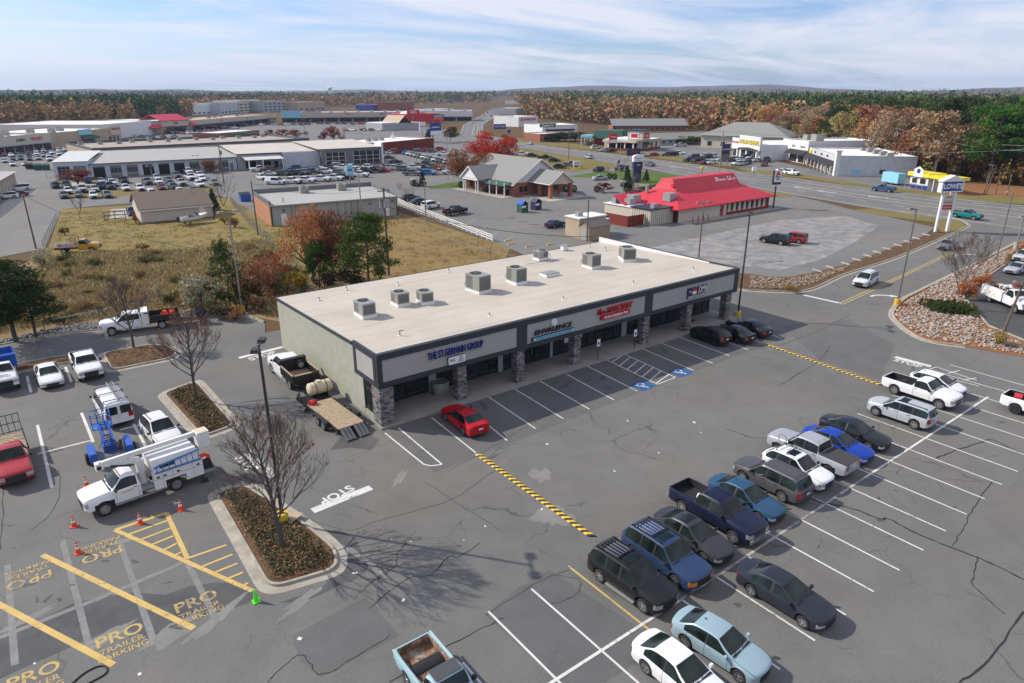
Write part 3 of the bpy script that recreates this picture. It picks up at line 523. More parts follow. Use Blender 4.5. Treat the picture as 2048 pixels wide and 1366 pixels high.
sgn('DMV',57.25,4.62,.95,'sign_navy','sign_lettering',.09,.02,.72,.2); sgn('DMV',57.25,4.62,.95,'sign_white','sign_lettering',.02,.0,.72,.2,42.82)
sgn('LICENSE PLATE AGENCY',56.45,4.02,.36,'sign_navy','sign_lettering',.07,.012,.72); sgn('LICENSE PLATE AGENCY',56.45,4.02,.36,'sign_white','sign_lettering',.02,.0,.72,0,42.85)
# ---- things on the roof
def hvac(x,y,rz,l,w,h,label,kind=0,hood=1):
    t=thing('rooftop_air_conditioner',label,'air conditioner',(x,y,zr(y)-.02),rz,'air conditioners on the shop roof')
    MB().box(-l/2-.05,-w/2-.05,0,l/2+.05,w/2+.05,.3).build('roof_curb','white_roof',t)
    MB().box(-l/2,-w/2,.3,l/2,w/2,.3+h).build('cabinet','hvac_case' if not kind else 'galv',t)
    mb=MB(); mb.box(-l/2-.012,-w/2+.1,.4,-l/2-.002,w/2-.1,.3+h-.12)
    for s in (-1,1): mb.box(.05,s*(w/2+.007)-.005,.42,l/2-.1,s*(w/2+.007)+.005,.3+h-.14)
    mb.pieces('coil_panel','louvre',t)
    mb=MB()
    for s in (-1,1): mb.box(-.03,s*(w/2+.012)-.01,.34,.03,s*(w/2+.012)+.01,.28+h)
    mb.box(-l/2-.02,-w/2-.02,.3+h-.03,l/2+.02,w/2+.02,.3+h+.02); mb.build('panel_seams','hvac_case' if not kind else 'galv',t)
    f=MB(); f.lathe([(.0,.3+h+.04),(w*.33,.3+h+.04),(w*.37,.3+h+.07),(w*.37,.3+h+.02)],18,0,(l*.18,0,0)); f.build('fan_guard','black_metal',t)
    f=MB()
    for k in range(4): f.bar((l*.18,0,.3+h+.075),(l*.18+w*.36*math.cos(k*PI/4),w*.36*math.sin(k*PI/4),.3+h+.075),.02,.02); f.bar((l*.18,0,.3+h+.075),(l*.18-w*.36*math.cos(k*PI/4),-w*.36*math.sin(k*PI/4),.3+h+.075),.02,.02)
    f.build('fan_wires','hvac_case',t)
    if hood: MB().add([(l/2,-w*.4,.45),(l/2,w*.4,.45),(l/2,w*.4,.3+h*.8),(l/2,-w*.4,.3+h*.8),(l/2+.45,-w*.4,.45),(l/2+.45,w*.4,.45)],[(0,1,2,3),(2,3,4,5),(0,4,3),(1,2,5),(0,1,5,4)]).build('intake_hood','hvac_case',t)
    p=MB(); p.cyl((l/2+.2,-w/2-.1,0),(l/2+.2,-w/2-.1,.7),.03); p.cyl((l/2+.2,-w/2-.1,.7),(l/2,-w/2-.02,.7),.03); p.build('gas_pipe','galv',t)
    return t
simple('hvac_case',(.27,.275,.245),.5,.1,var=.1,scale=1.2); simple('louvre',(.13,.133,.125),.6,var=.4,scale=20)
hvac(23.9,53.1,R(90),1.75,1.25,1.05,'weathered boxy air conditioner with rust stains nearest the left wall of the shop roof',1,0)
hvac(28.0,54.3,R(90),1.35,1.2,.95,'left air conditioner of the close pair on the shop roof, fan in the centre',0,0)
hvac(30.1,53.4,R(80),1.5,1.15,.85,'right air conditioner of the close pair on the shop roof, turned slightly',0,0)
hvac(36.3,53.7,R(95),2.1,1.5,1.45,'largest air conditioner on the shop roof, with a slanted intake hood at mid roof',0,1)
hvac(41.2,53.9,R(90),1.7,1.35,1.35,'upright air conditioner on the shop roof just left of the flat skylight',0,1)
hvac(50.3,61.1,R(0),1.4,1.1,.8,'small pale air conditioner at the rear edge of the shop roof',1,0)
hvac(51.9,54.1,R(90),1.6,1.35,1.25,'second air conditioner from the right parapet of the shop roof',0,1)
hvac(57.7,54.2,R(60),2.1,1.45,1.2,'air conditioner nearest the right parapet of the shop roof',0,1)
t=thing('skylight','flat grey skylight hatch on the pale shop roof','skylight',(45.9,54.2,zr(54.2)-.01)); MB().box(-.95,-.6,0,.95,.6,.28).build('skylight_curb','white_roof',t); MB().box(-.9,-.55,.28,.9,.55,.36).build('skylight_lid','galv',t)
t=thing('roof_hatch_box','small white box vent at the rear corner of the shop roof','vent',(56.2,63.6,zr(63.6)-.01)); MB().box(-.4,-.3,0,.4,.3,.55).build('vent_box','white_wall',t); MB().box(-.45,-.35,.55,.45,.35,.62).build('vent_lid','galv',t)
for i,(px,h,l) in enumerate((((693,575),.55,'bent pipe vent near the back left corner of the shop roof'),((638,597),.3,'stub pipe vent at the far left rear of the shop roof'),((796,566),.3,'stub pipe vent behind the left air conditioners'),((800,678),.45,'pipe vent above the left shop sign'),((897,539),.35,'pipe vent by the rear edge behind the largest air conditioner'),((979,638),.35,'pipe vent near the front edge above the middle shop'),((1126,604),.3,'white pipe vent above the round emblem sign'),((1266,572),.35,'pipe vent above the second dark fascia post'),((1386,545),.4,'white pipe vent near the front right of the roof'),((1211,498),.5,'dark pipe vent near the rear right parapet'),((1179,490),.45,'dark capped vent at the right rear of the roof'))):
    a=g(px[0],px[1],5.45); z=zr(a[1]); t=thing('pipe_vent',l,'pipe',(a[0],a[1],z-.02),0,'pipe vents on the shop roof'); MB().cyl((0,0,0),(0,0,h),.06).build('pipe','galv',t); MB().lathe([(.16,0),(.12,.05),(.07,.1)],10).build('flashing','white_roof',t)
    if i in (0,3): MB().cyl((0,0,h),(.3,-.1,h),.05).build('elbow','galv',t)
a=[g(x,y,5.35) for x,y in ((1052,532),(1085,523),(1127,519))]; o=MB().bar((*a[0],5.55),(*a[2],5.5),.05,.05).build('gas_line','galv'); setp(o,'thin gas pipe running across the shop roof to the small rear unit','pipe')
# ================= VEHICLES =================
def lerp_tab(tab,x):     # tab sorted by descending x
    if x>=tab[0][0]: return tab[0][1]
    for (a,va),(b,vb) in zip(tab[:-1],tab[1:]):
        if x>=b: return va+(vb-va)*(a-x)/(a-b) if a!=b else vb
    return tab[-1][1]
TYPES=dict(
 sedan=dict(L=4.85,W=1.84,WB=2.78,xf=1.46,r=.335,zb=.19,nose=0.8,cowl=0.98,tail=1.0,bn=0.7,bc=0.9,bt=.93,roof=1.45,xc=.98,xr=.12,xq=-1.1,xt=-1.82,wr=.60,trunk=1.06,win=(.86,-1.45),pil=(-.32,),seams=(.82,-.32,-1.25)),
 suv=dict(L=4.95,W=1.95,WB=2.87,xf=1.5,r=.38,zb=.27,nose=1.05,cowl=1.17,tail=1.12,bn=0.95,bc=1.08,bt=1.1,roof=1.80,xc=1.12,xr=.42,xq=-2.08,xt=-2.36,wr=.70,trunk=1.13,win=(1.0,-2.2),pil=(-.1,-1.05),seams=(.95,-.1,-1.0),tall=1),
 crossover=dict(L=4.6,W=1.86,WB=2.66,xf=1.42,r=.36,zb=.23,nose=0.95,cowl=1.09,tail=1.08,bn=0.85,bc=1.01,bt=1.05,roof=1.66,xc=1.02,xr=.2,xq=-1.55,xt=-2.12,wr=.63,trunk=1.12,win=(.9,-1.9),pil=(-.2,-1.08),seams=(.85,-.2,-1.15),tall=1),
 hatch=dict(L=4.3,W=1.75,WB=2.55,xf=1.33,r=.32,zb=.19,nose=0.86,cowl=1.03,tail=1.02,bn=0.76,bc=0.95,bt=.98,roof=1.5,xc=1.12,xr=.2,xq=-1.45,xt=-2.0,wr=.58,trunk=1.05,win=(1.0,-1.75),pil=(-.25,-1.1),seams=(.9,-.25,-1.1),tall=1),
 crew=dict(L=5.9,W=2.04,WB=3.7,xf=1.9,r=.42,zb=.42,nose=1.23,cowl=1.33,tail=1.3,bn=1.13,bc=1.25,bt=1.28,roof=1.93,xc=1.28,xr=.72,xq=-.82,xt=-.98,wr=.73,trunk=1.28,win=(1.18,-.9),pil=(.12,),seams=(1.1,.12,-.85),bed=.80,tall=1),
 regular=dict(L=5.75,W=2.03,WB=3.55,xf=1.85,r=.42,zb=.42,nose=1.21,cowl=1.31,tail=1.25,bn=1.11,bc=1.23,bt=1.25,roof=1.9,xc=1.2,xr=.62,xq=-.22,xt=-.38,wr=.73,trunk=1.25,win=(1.1,-.28),pil=(),seams=(1.05,-.25),bed=.78,tall=1),
 van=dict(L=5.7,W=2.02,WB=3.45,xf=1.9,r=.38,zb=.3,nose=1.12,cowl=1.3,tail=1.3,bn=1.0,bc=1.18,bt=1.25,roof=2.08,xc=2.02,xr=1.25,xq=-2.55,xt=-2.8,wr=.80,trunk=1.25,win=(1.85,-.75),pil=(.85,),seams=(1.7,.6,-.9),tall=1),
 minivan=dict(L=5.1,W=1.98,WB=3.03,xf=1.55,r=.35,zb=.2,nose=0.93,cowl=1.12,tail=1.05,bn=0.83,bc=1.02,bt=1.05,roof=1.75,xc=1.5,xr=.5,xq=-2.0,xt=-2.42,wr=.66,trunk=1.1,win=(1.3,-2.1),pil=(.25,-.95),seams=(1.1,.2,-1.0),tall=1))
def ring_pts(p,x,zbw,mode):
    L=p['L']; h=p['W']/2; e=L/2
    bx=p.get('box',0)
    _l=lerp_tab
    w=h*lerp_tab([(e,.86+.08*bx),(e-.10,.93+.04*bx),(e-.3,.972),(e-.7,1),(-e+.6,1),(-e+.2,.97),(-e+.06,.93),(-e,.86+.08*bx)],x)
    belt=lerp_tab([(e,p['bn']-.05),(e-.2,p['bn']),(p['xc'],p['bc']),(p['xt'],p['bt']),(-e,p['bt']-.02)],x)
    xc,xr,xq,xt=p['xc'],p['xr'],p['xq'],p['xt']; xm=(xr+xq)/2
    if mode=='bed': top=belt
    else:
        tt=[(e,p['nose']-.12),(e-.06,p['nose']-.04),(e-.2,p['nose']),(e-.6,p['nose']+.5*(p['cowl']-p['nose'])),(xc,p['cowl']),(xr,p['roof']-.045),(xr-.25,p['roof']-.008),(xm,p['roof']),(xq+.25,p['roof']-.025),(xq,p['roof']-.06),(xt,p['trunk']),(-e+.05,p['tail']),(-e,p['tail']-.03)]; dx=.09 if -e+.25<x<e-.3 and not p.get('bed') and not p.get('chassis') else .03; top=(lerp_tab(tt,x-dx)+2*lerp_tab(tt,x)+lerp_tab(tt,x+dx))/4
    z0=p['zb']; zm=max(z0+.52*(belt-z0),zbw+.06); gh=top-belt
    pts=[(0,zbw),(w*.84,zbw),(w*.975,zbw+.05 if zbw>z0+.01 else zbw+.09),(w,zm),(w*.985,max(belt-.06,zm+.02)),(w*.945,max(belt,zm+.04))]
    belt=pts[5][1]; gh=max(top-belt,.004)
    if mode=='bed': f=p['bed']; pts+=[(w*.86,belt+.004),(w*.84,f+.02),(w*.5,f),(0,f)]
    elif mode=='wall': pts+=[(w*.86,belt+.004),(w*.8,belt+.005),(w*.5,belt+.006),(0,belt+.006)]
    else:
        k=min(1,max(0,(gh-.06)/.35)); hood=[(w*.90,belt+.55*gh),(w*.78,belt+.85*gh),(w*.4,top),(0,top+.012)]
        full=min(1,gh/(p['roof']-belt)); ww=w*.93+(p['wr']-w*.93)*full
        gl=[(ww+.015,belt+gh*.86),(ww*.93,belt+gh*.965),(ww*.5,top),(0,top+.012)]
        pts+=[(a[0]+(b[0]-a[0])*k,a[1]+(b[1]-a[1])*k) for a,b in zip(hood,gl)]
    return pts
def stations(p):
    e=p['L']/2; xs={e,e-.03,e-.06,e-.12,e-.2,e-.34,e-.6,p['xc'],p['xc']-.06,p['xr'],p['xr']-.12,p['xr']-.25,(p['xr']+p['xq'])/2,p['xq']+.25,p['xq'],p['xt'],(p['xc']+p['xr'])/2,-e+.3,-e+.12,-e+.05,-e,p['win'][0],p['win'][1]}
    if not p.get('bed') and p['xq']-p['xt']>.3: xs.add((p['xq']+p['xt'])/2)
    for q in p['pil']: xs|={q+.05,q-.05}
    ra=p['r']*1.16; ax=(p['xf'],p['xf']-p['WB'])
    for a in ax:
        for k in (-1.004,-1,-.87,-.6,-.3,0,.3,.6,.87,1,1.004): xs.add(a+ra*k)
    out=[]
    for x in sorted(xs,reverse=True):
        if x<-e or x>e: continue
        zb=p['zb']+max(0,(x-(e-.35)))*.35+max(0,(-e+.4)-x)*.3
        for a in ax:
            d=abs(x-a)
            if d<=ra*1.001: zb=max(zb,p['r']+math.sqrt(max(0,ra*ra-d*d)))
        out.append((x,zb))
    if p.get('bed') or p.get('chassis'):
        end=p['xt']; cab=[s for s in out if s[0]>=end]; L=[(x,z,'cab') for x,z in cab]
        if p.get('chassis'): return L
        L+=[(end-.03,cab[-1][1],'wall'),(end-.09,cab[-1][1],'wall'),(end-.095,cab[-1][1],'bed')]
        L+=[(x,z,'bed') for x,z in out if -e+.07<x<end-.11]; zt=out[-1][1]; L+=[(-e+.07,zt,'bed'),(-e+.065,zt,'wall'),(-e,zt,'wall')]
        return L
    return [(x,z,'cab') for x,z in out]
def car_parts(p):
    st=stations(p); e=p['L']/2; hw_=p['W']/2; bn_,br_=(.12,.05) if p.get('box') or p.get('bed') else (.24,.16)
    def bow(x):
        f=max(0,1-(e-x)/.9); r_=max(0,1-(x+e)/.8); w_=max(0,1-abs(x-(p['xc']+p['xr'])/2)/.7)*.10
        return bn_*f*f+w_, br_*r_*r_ if not p.get('bed') else 0
    def bx_(x,y): a,b=bow(x); k=(y/hw_)**2; return x-a*k+b*k
    rg=[[(bx_(x,y),y,z) for y,z in ring_pts(p,x,zb,m)] for x,zb,m in st]; D={}
    def q(part,a,b,c,d): D.setdefault(part,MB()).add([a,b,c,d],[(0,1,2,3)])
    mir=lambda v:(v[0],-v[1],v[2]); e=p['L']/2; tall=p.get('tall'); w0,w1=p['win']
    for i in range(len(st)-1):
        A,Bq=rg[i],rg[i+1]; xa,xb=st[i][0],st[i+1][0]; xm=(xa+xb)/2; mo=st[i+1][2] if st[i][2]=='cab' else st[i][2]
        for s in (1,-1):
            f=(lambda v:v) if s>0 else mir
            for j in range(9):
                part='body'
                if j==0: part='underbody'
                elif j==1 and p.get('clad'): part='cladding'
                elif j==2 and p.get('clad') and (abs(xm-p['xf'])<p['r']*1.2 or abs(xm-p['xf']+p['WB'])<p['r']*1.2): part='cladding'
                elif mo!='cab':
                    if j>=6 and mo=='bed': part='bed_liner'
                elif j==5 and w1<=xm<=w0 and any(abs(xm-k)<.052 for k in p['pil']): part='door_pillar#%d%d'%(s,[abs(xm-k)<.052 for k in p['pil']].index(True))
                elif j==5 and w1<=xm<=w0: part='side_window_l' if s>0 else 'side_window_r'
                elif j in (7,8) and p['xr']<xm<p['xc']-.06: part='windshield'
                elif j in (7,8) and p['xt']<xm<p['xq'] and st[i][2]=='cab': part='rear_window'
                elif j in (3,) and xm>e-.26: part='headlight_l' if s>0 else 'headlight_r'
                elif (j==3 or (tall and j==4)) and xm<-e+.13: part='tail_light_l' if s>0 else 'tail_light_r'
                q(part,f(A[j]),f(A[j+1]),f(Bq[j+1]),f(Bq[j]))
    def cap(r,front):
        for j in range(9):
            a,b=r[j],r[j+1]; k=.62 if front else .68
            xe=e if front else -e
            ca=lambda v,t:(bx_(xe,v[1]*t),v[1]*t,v[2])
            mid='body'; out='body'
            if front:
                if j==2: mid='grille' if p.get('g2',1) else 'body'
                if j==3: mid='grille'; out='headlight'
                if j in (0,1): mid=out='bumper'
            else:
                if j==3 or (tall and j==4): out='tail_light'
                if j in (0,1): mid=out='bumper'
            q(mid,ca(a,-k),ca(a,k),ca(b,k),ca(b,-k))
            for s,n in ((1,'_l'),(-1,'_r')):
                f=(lambda v:v) if s>0 else mir
                q(out+n if out in ('headlight','tail_light') else out,f(ca(a,k)),f(a),f(b),f(ca(b,k)))
    cap(rg[0],1)
    if p.get('chassis'):
        r=rg[-1]
        for j in range(9): q('body',mir(r[j]),r[j],r[j+1],mir(r[j+1]))
    else: cap(rg[-1],0)
    # door seams
    def ev(x): return ring_pts(p,x,p['zb'],'cab')
    for x in p['seams']:
        r=ev(x)
        for s in (1,-1):
            for j in (2,3,4): q('door_seams',(x+.009,s*(r[j][0]+.003),r[j][1]),(x+.009,s*(r[j+1][0]+.003),r[j+1][1]),(x-.009,s*(r[j+1][0]+.003),r[j+1][1]),(x-.009,s*(r[j][0]+.003),r[j][1]))
    hx=[x for x,_,m in st if p['xc']-.02<=x<=e-.1]
    for xa,xb in zip(hx[:-1],hx[1:]):
        A,Bq=ev(xa),ev(xb)
        for s in (1,-1): q('hood_seam',(xa,s*A[6][0],A[6][1]+.004),(xa,s*(A[6][0]-.022),A[6][1]+.008),(xb,s*(Bq[6][0]-.022),Bq[6][1]+.008),(xb,s*Bq[6][0],Bq[6][1]+.004))
    r=ev(p['xc']); D.setdefault('cowl',MB()).box(p['xc']-.05,-r[7][0],p['cowl']-.02,p['xc']+.06,r[7][0],p['cowl']+.016)
    for y in (-.25,.35): D['cowl'].bar((p['xc'],y-.3,p['cowl']+.03),(p['xc']-.18,y+.25,p['cowl']+.14),.02,.02)
    for s in (1,-1):
        for a,b in zip(p['seams'][:-1],p['seams'][1:]):
            x=b+.16; r=ev(x); z=r[4][1]-.04; y=r[4][0]; D.setdefault('door_handle',MB()).box(x-.09,s*(y-.02),z-.015,x+.09,s*(y+.028),z+.018)
        x=p['xc']-.22; r=ev(x); y=r[5][0]; z=r[5][1]+.02; D.setdefault('mirror_l' if s>0 else 'mirror_r',MB()).cbox((x,s*(y+.13),z),(.13,.2,.15 if not p.get('bed') else .22),0,0,.85)
    return D
PM=dict(door_pillar='black_plastic',body='car_paint',underbody='black_plastic',cladding='black_plastic',windshield='car_glass',rear_window='car_glass',side_window_l='car_glass',side_window_r='car_glass',headlight_l='lamp_lens',headlight_r='lamp_lens',tail_light_l='red_lens',tail_light_r='red_lens',grille='black_plastic',bumper='black_plastic',bed_liner='black_plastic',door_seams='black_plastic',hood_seam='black_plastic',cowl='black_plastic',door_handle='black_plastic',mirror_l='black_plastic',mirror_r='black_plastic')
WM={}
def wheel_mesh(r,wd,n=20,rim='rim_metal',sp=5,dual=0):
    k=(r,wd,n,rim,sp,dual)
    if k in WM: return WM[k]
    t=MB(); t.lathe([(r*.62,-wd/2),(r*.9,-wd/2),(r,-wd/2+.035),(r,wd/2-.035),(r*.9,wd/2),(r*.62,wd/2)],n,0,(0,0,0),'y')
    m=MB(); m.lathe([(0,wd*.18),(r*.60,wd*.18)],n,1,(0,0,0),'y'); m.lathe([(r*.52,wd*.5),(r*.66,wd*.5),(r*.64,wd*.1)],n,0,(0,0,0),'y')
    for i in range(sp):
        a=2*PI*i/sp; ca,sa=math.cos(a),math.sin(a)
        for sgn_ in (0,):
            W_=r*.14; m.add([(ca*r*.1-sa*W_,wd*.42,sa*r*.1+ca*W_),(ca*r*.1+sa*W_,wd*.42,sa*r*.1-ca*W_),(ca*r*.56+sa*W_*.8,wd*.46,sa*r*.56-ca*W_*.8),(ca*r*.56-sa*W_*.8,wd*.46,sa*r*.56+ca*W_*.8)],[(0,1,2,3)])
    m.lathe([(0,wd*.47),(r*.15,wd*.47),(r*.17,wd*.3)],10,0,(0,0,0),'y')
    def mk(mb,nm,ms):
        me=bpy.data.meshes.new(nm); me.from_pydata(mb.v,[],mb.f)
        for q in ms: me.materials.append(MATS[q])
        me.polygons.foreach_set('material_index',mb.m); return me
    WM[k]=(mk(t,'wheel',['rubber']),mk(m,'rim',[rim,'dark_rim'])); return WM[k]
def add_wheels(root,axles,hw,r,wd,rim='rim_metal',sp=5,extra=0):
    T,Rm=wheel_mesh(r,wd,20,rim,sp)
    for x in axles:
        for s in (1,-1):
            w=link('wheel',T,root,loc=(x,s*(hw-wd/2),r)); w.rotation_euler=(0,0,0 if s>0 else PI); link('rim',Rm,w)
            if extra and x==axles[-1]: w2=link('wheel',T,root,loc=(x,s*(hw-wd*1.6),r))
def make_car(kind,label,cat,col,at,rz,group=None,name=None,rim='rim_metal',sp=5,paint_='car_paint',handle=None,bedm=None,extras=None,trim=None,**ov):
    p=dict(TYPES[kind]); p.update(ov); t=thing(name or {'crew':'pickup_truck','regular':'pickup_truck','suv':'sport_utility_vehicle','crossover':'sport_utility_vehicle','hatch':'hatchback'}.get(kind,kind),label,cat,at,rz,group)
    D=car_parts(p)
    for k,mb in D.items():
        k=k.split('#')[0]; nm=k[:-2] if k[-2:] in ('_l','_r') else k; mt=PM.get(k,'car_paint')
        if k=='body': mt=paint_
        if k=='bed_liner' and bedm: mt=bedm
        if nm in ('door_handle','mirror') and handle: mt=handle
        if trim and nm in trim: mt=trim[nm]
        mb.build(nm,mt,t,smooth=32 if k in ('body','windshield','rear_window') else None,color=col if mt.startswith('car') or mt==paint_ else None)
    add_wheels(t,(p['xf'],p['xf']-p['WB']),p['W']/2-.02,p['r'],.24 if p['r']<.4 else .29,rim,sp)
    e=p['L']/2; b=MB().box(-e-.012,-.18,p['tail']-.33,-e-.002,.18,p['tail']-.18).build('number_plate','plate',t)
    t['dims']=1; del t['dims']
    for f in extras or (): f(t,p,col)
    return t
# -- extras
def x_rails(t,p,col):
    mb=MB(); z=p['roof']
    for s in (1,-1): mb.bar((p['xr']-.25,s*p['wr']*.86,z+.045),(p['xq']+.15,s*p['wr']*.86,z+.03),.04,.04); 
    for x in (p['xr']-.3,p['xq']+.2):
        for s in (1,-1): mb.cbox((x,s*p['wr']*.86,z-.05),(.08,.04,.1))
    mb.build('roof_rail','black_metal',t)
def x_rack(t,p,col):
    mb=MB(); z=p['roof']
    for x in (p['xr']-.95,p['xq']+.35): mb.bar((x,-p['wr']*.9,z+.07),(x,p['wr']*.9,z+.07),.07,.05)
    mb.build('roof_bar','black_metal',t); mb=MB()
    for k in range(5): y=(k-2)*p['wr']*.32; mb.bar((p['xr']-.95,y,z+.015),(p['xq']+.2,y,z-.005),.025,.03)
    mb.build('roof_rib','chrome',t); x_rails(t,p,col)
def x_sunroof(t,p,col): MB().box(p['xr']-.85,-.42,p['roof']-.02,p['xr']-.3,.42,p['roof']+.016).build('sunroof','car_glass',t)
def x_ribs(t,p,col):
    mb=MB()
    for k in range(7): y=(k-3)*.17; mb.bar((p['xr']-.2,y,p['roof']+.004),(p['xq']+.2,y,p['roof']-.012),.04,.03)
    mb.build('roof_rib',t and 'car_paint',t,color=col)
def x_bumpers(t,p,col):
    e=p['L']/2; mb=MB(); w=p['W']/2
    mb.bar((e+.02,-w*.86,p['zb']+.2),(e+.02,w*.86,p['zb']+.2),.12,.2); mb.bar((-e-.06,-w*.9,p['zb']+.16),(-e-.06,w*.9,p['zb']+.16),.16,.2); mb.build('bumper','chrome',t)
def x_step(t,p,col):
    mb=MB(); w=p['W']/2
    for s in (1,-1): mb.bar((p['xf']-p['r']*1.3,s*(w+.02),p['zb']+.03),(p['xf']-p['WB']+p['r']*1.3,s*(w+.02),p['zb']+.03),.14,.06)
    mb.build('running_board','galv',t)
def x_fin(t,p,col): MB().cbox((p['xq']+.25,0,p['roof']-.04),(.16,.04,.09),0,0,.4).build('antenna','black_plastic',t)
def x_cover(t,p,col): MB().box(-p['L']/2+.05,-p['W']/2*.88,p['bt']-.0,p['xt']-.06,p['W']/2*.88,p['bt']+.045).build('bed_cover','tint',t,color=(.05,.05,.055))
def x_spoiler(t,p,col): MB().box(-p['L']/2+.02,-.62,p['tail']+.02,-p['L']/2+.16,.62,p['tail']+.05).build('spoiler','car_paint',t,color=col)
def x_bikes(t,p,col):
    mb=MB()
    for x in (p['xr']-.75,p['xr']-1.5):
        mb.bar((x,-p['wr']*.95,p['roof']+.14),(x,p['wr']*.95,p['roof']+.14),.05,.04)
        for s in (1,-1): mb.bar((x,s*p['wr']*.9,p['roof']-.05),(x,s*p['wr']*.9,p['roof']+.14),.05,.05); mb.bar((x-.1,s*.35,p['roof']+.16),(x+.1,s*.35,p['roof']+.42),.035,.035)
    mb.build('roof_rack','black_metal',t); mb=MB()
    for k in range(14): a=2*PI*k/14; b=2*PI*(k+1)/14; mb.bar((p['xq']-.05+.3*math.cos(a),.5,p['roof']+.35+.3*math.sin(a)),(p['xq']-.05+.3*math.cos(b),.5,p['roof']+.35+.3*math.sin(b)),.05,.05)
    mb.build('rack_wheel_strap','galv',t)
def two(rear,front,side,W,kind=None):
    """place from the two ground contacts of the visible side; side=+1 left side seen, -1 right side seen"""
    a=Vector(g(*rear)); b=Vector(g(*front)); d=(b-a).normalized(); n=Vector((-d.y,d.x)); c=(a+b)/2-n*side*(W/2-.05); return (c.x,c.y),math.atan2(d.y,d.x)
def place(kind,rear,front,side,**k):
    p=dict(TYPES[kind]); p.update(k); (x,y),rz=two(rear,front,side,p['W']); mid=p['xf']-p['WB']/2
    return (x-mid*math.cos(rz),y-mid*math.sin(rz)),rz
DN,UPY=-PI/2,PI/2
BLK=(.012,.013,.015); NAVY=(.012,.02,.055); GREY=(.10,.105,.11); SIL=(.42,.44,.46); WHT=(.74,.75,.76); RED=(.42,.008,.014); DGR=(.035,.038,.045)
def bay(k,lo=0): x=22.05+2.775*k; return x
def mk(kind,label,cat,col,pl=None,at=None,rz=None,**k):
    if pl is not None:
        ov={q:k[q] for q in k if q in ('L','W','WB','xf')}; at,rz=place(kind,*pl,**ov)
    return make_car(kind,label,cat,col,at,rz,**k)
mk('suv','black sport utility vehicle with chrome-ribbed roof rack and sunroof beside the yellow bay line','car',BLK,((1198.7,1164.6),(1283.2,1224.8),-1),extras=(x_rack,x_sunroof,x_step),trim=dict(headlight='lamp_lens'))
mk('suv','dark blue sport utility vehicle with silver lower cladding, sunroof and roof bars','car',(.022,.045,.11),None,(bay(1)-.05,19.2),DN,L=5.2,W=2.0,WB=3.0,clad=1,extras=(x_rack,x_sunroof,x_step),trim=dict(cladding='rim_metal',bumper='rim_metal',headlight='amber_lens'))
mk('sedan','dark grey sedan with sunroof parked between the blue utility vehicle and the navy pickup','car',(.045,.048,.055),None,(bay(2)-.1,19.55),DN,extras=(x_sunroof,x_fin),paint_='car_metallic')
mk('crew','dark navy crew-cab pickup with open black bed holding a white drum','truck',(.008,.012,.035),((1361.5,1025.5),(1465.3,1088.3),-1),extras=(x_ribs,x_bumpers),trim=dict(tail_light='red_lens'))
mk('sedan','steel blue sedan parked between the navy pickup and the grey utility vehicle','car',(.03,.085,.16),None,(bay(4)-.05,20.0),DN,extras=(x_fin,),paint_='car_metallic',roof=1.47)
mk('suv','dark grey sport utility vehicle with ribbed roof parked nose towards the shops','car',(.085,.085,.092),((1566.5,1006.3),(1479.4,961.5),1),L=5.05,extras=(x_ribs,x_fin),paint_='car_metallic',clad=1)
mk('crossover','white sport utility vehicle with bicycle racks on its roof and red tail lights','car',WHT,None,(bay(6)-.05,20.0),DN,extras=(x_bikes,x_sunroof),sp=5,rim='dark_rim')
mk('crew','silver crew-cab pickup with black bed cover and black wheels, nose towards the shops','truck',(.36,.38,.41),None,(bay(7)-.2,20.6),UPY,extras=(x_cover,x_ribs),rim='dark_rim',paint_='car_metallic',clad=1)
mk('sedan','bright blue sedan parked between the silver pickup and the black sedan','car',(.008,.05,.36),None,(bay(8)-.15,20.2),DN,extras=(x_fin,),paint_='car_metallic')
mk('sedan','glossy black sedan parked beside the bright blue sedan in the front row','car',BLK,None,(bay(9)-.2,20.4),DN,L=4.95)
mk('suv','silver sport utility vehicle with roof bars and sunroof beside two empty bays','car',(.45,.48,.5),((1825,858),(1749.7,832),1),L=4.8,extras=(x_rails,x_sunroof),paint_='car_metallic',roof=1.73)
mk('regular','white regular-cab pickup with long open bed, parked in the front row','truck',WHT,((1787,789),(1874.8,818.5),-1),extras=(),trim=dict(grille='dark_rim'))
mk('hatch','white hatchback with sloping windscreen parked behind the white regular-cab pickup','car',WHT,None,(60.9,20.6),DN,extras=(x_fin,))
mk('crew','white crew-cab pickup at the right edge with a red toolbox in its black bed','truck',(.76,.77,.78),None,(62.0,13.1),DN,rim='dark_rim')
mk('sedan','charcoal sedan parked alone across the spine line of the lower row','car',(.028,.033,.045),((1502.4,1192.9),(1601,1254.4),-1),paint_='car_metallic')
mk('sedan','pale ice-blue sedan parked next to the white sedan at the bottom edge','car',(.30,.42,.47),((1374,1298),(1471,1362),-1),L=4.5,W=1.76,WB=2.7,xf=1.42,xr=.2,roof=1.44,paint_='car_metallic',handle='car_paint',extras=(x_fin,))
mk('sedan','white sedan with dark rear window, lower row at the bottom edge','car',WHT,None,(19.35,13.6),DN,L=4.63,W=1.78,WB=2.7,handle='car_paint')
mk('sedan','bright red sedan parked nose in at the left end of the shop front','car',(.42,.006,.012),((933.3,875.6),(884.4,837.1),1),L=4.9,roof=1.43,extras=(x_spoiler,),sp=5)
mk('crossover','glossy black small utility vehicle parked nose in, nearest the stone pillar','car',BLK,((1430.6,693.5),(1381.9,675.5),1),L=4.4,rim='dark_rim',roof=1.6)
mk('sedan','black sedan with black wheels, middle of the three dark cars by the pillar','car',(.01,.011,.013),None,(58.0,39.2),UPY,rim='dark_rim',extras=(x_spoiler,))
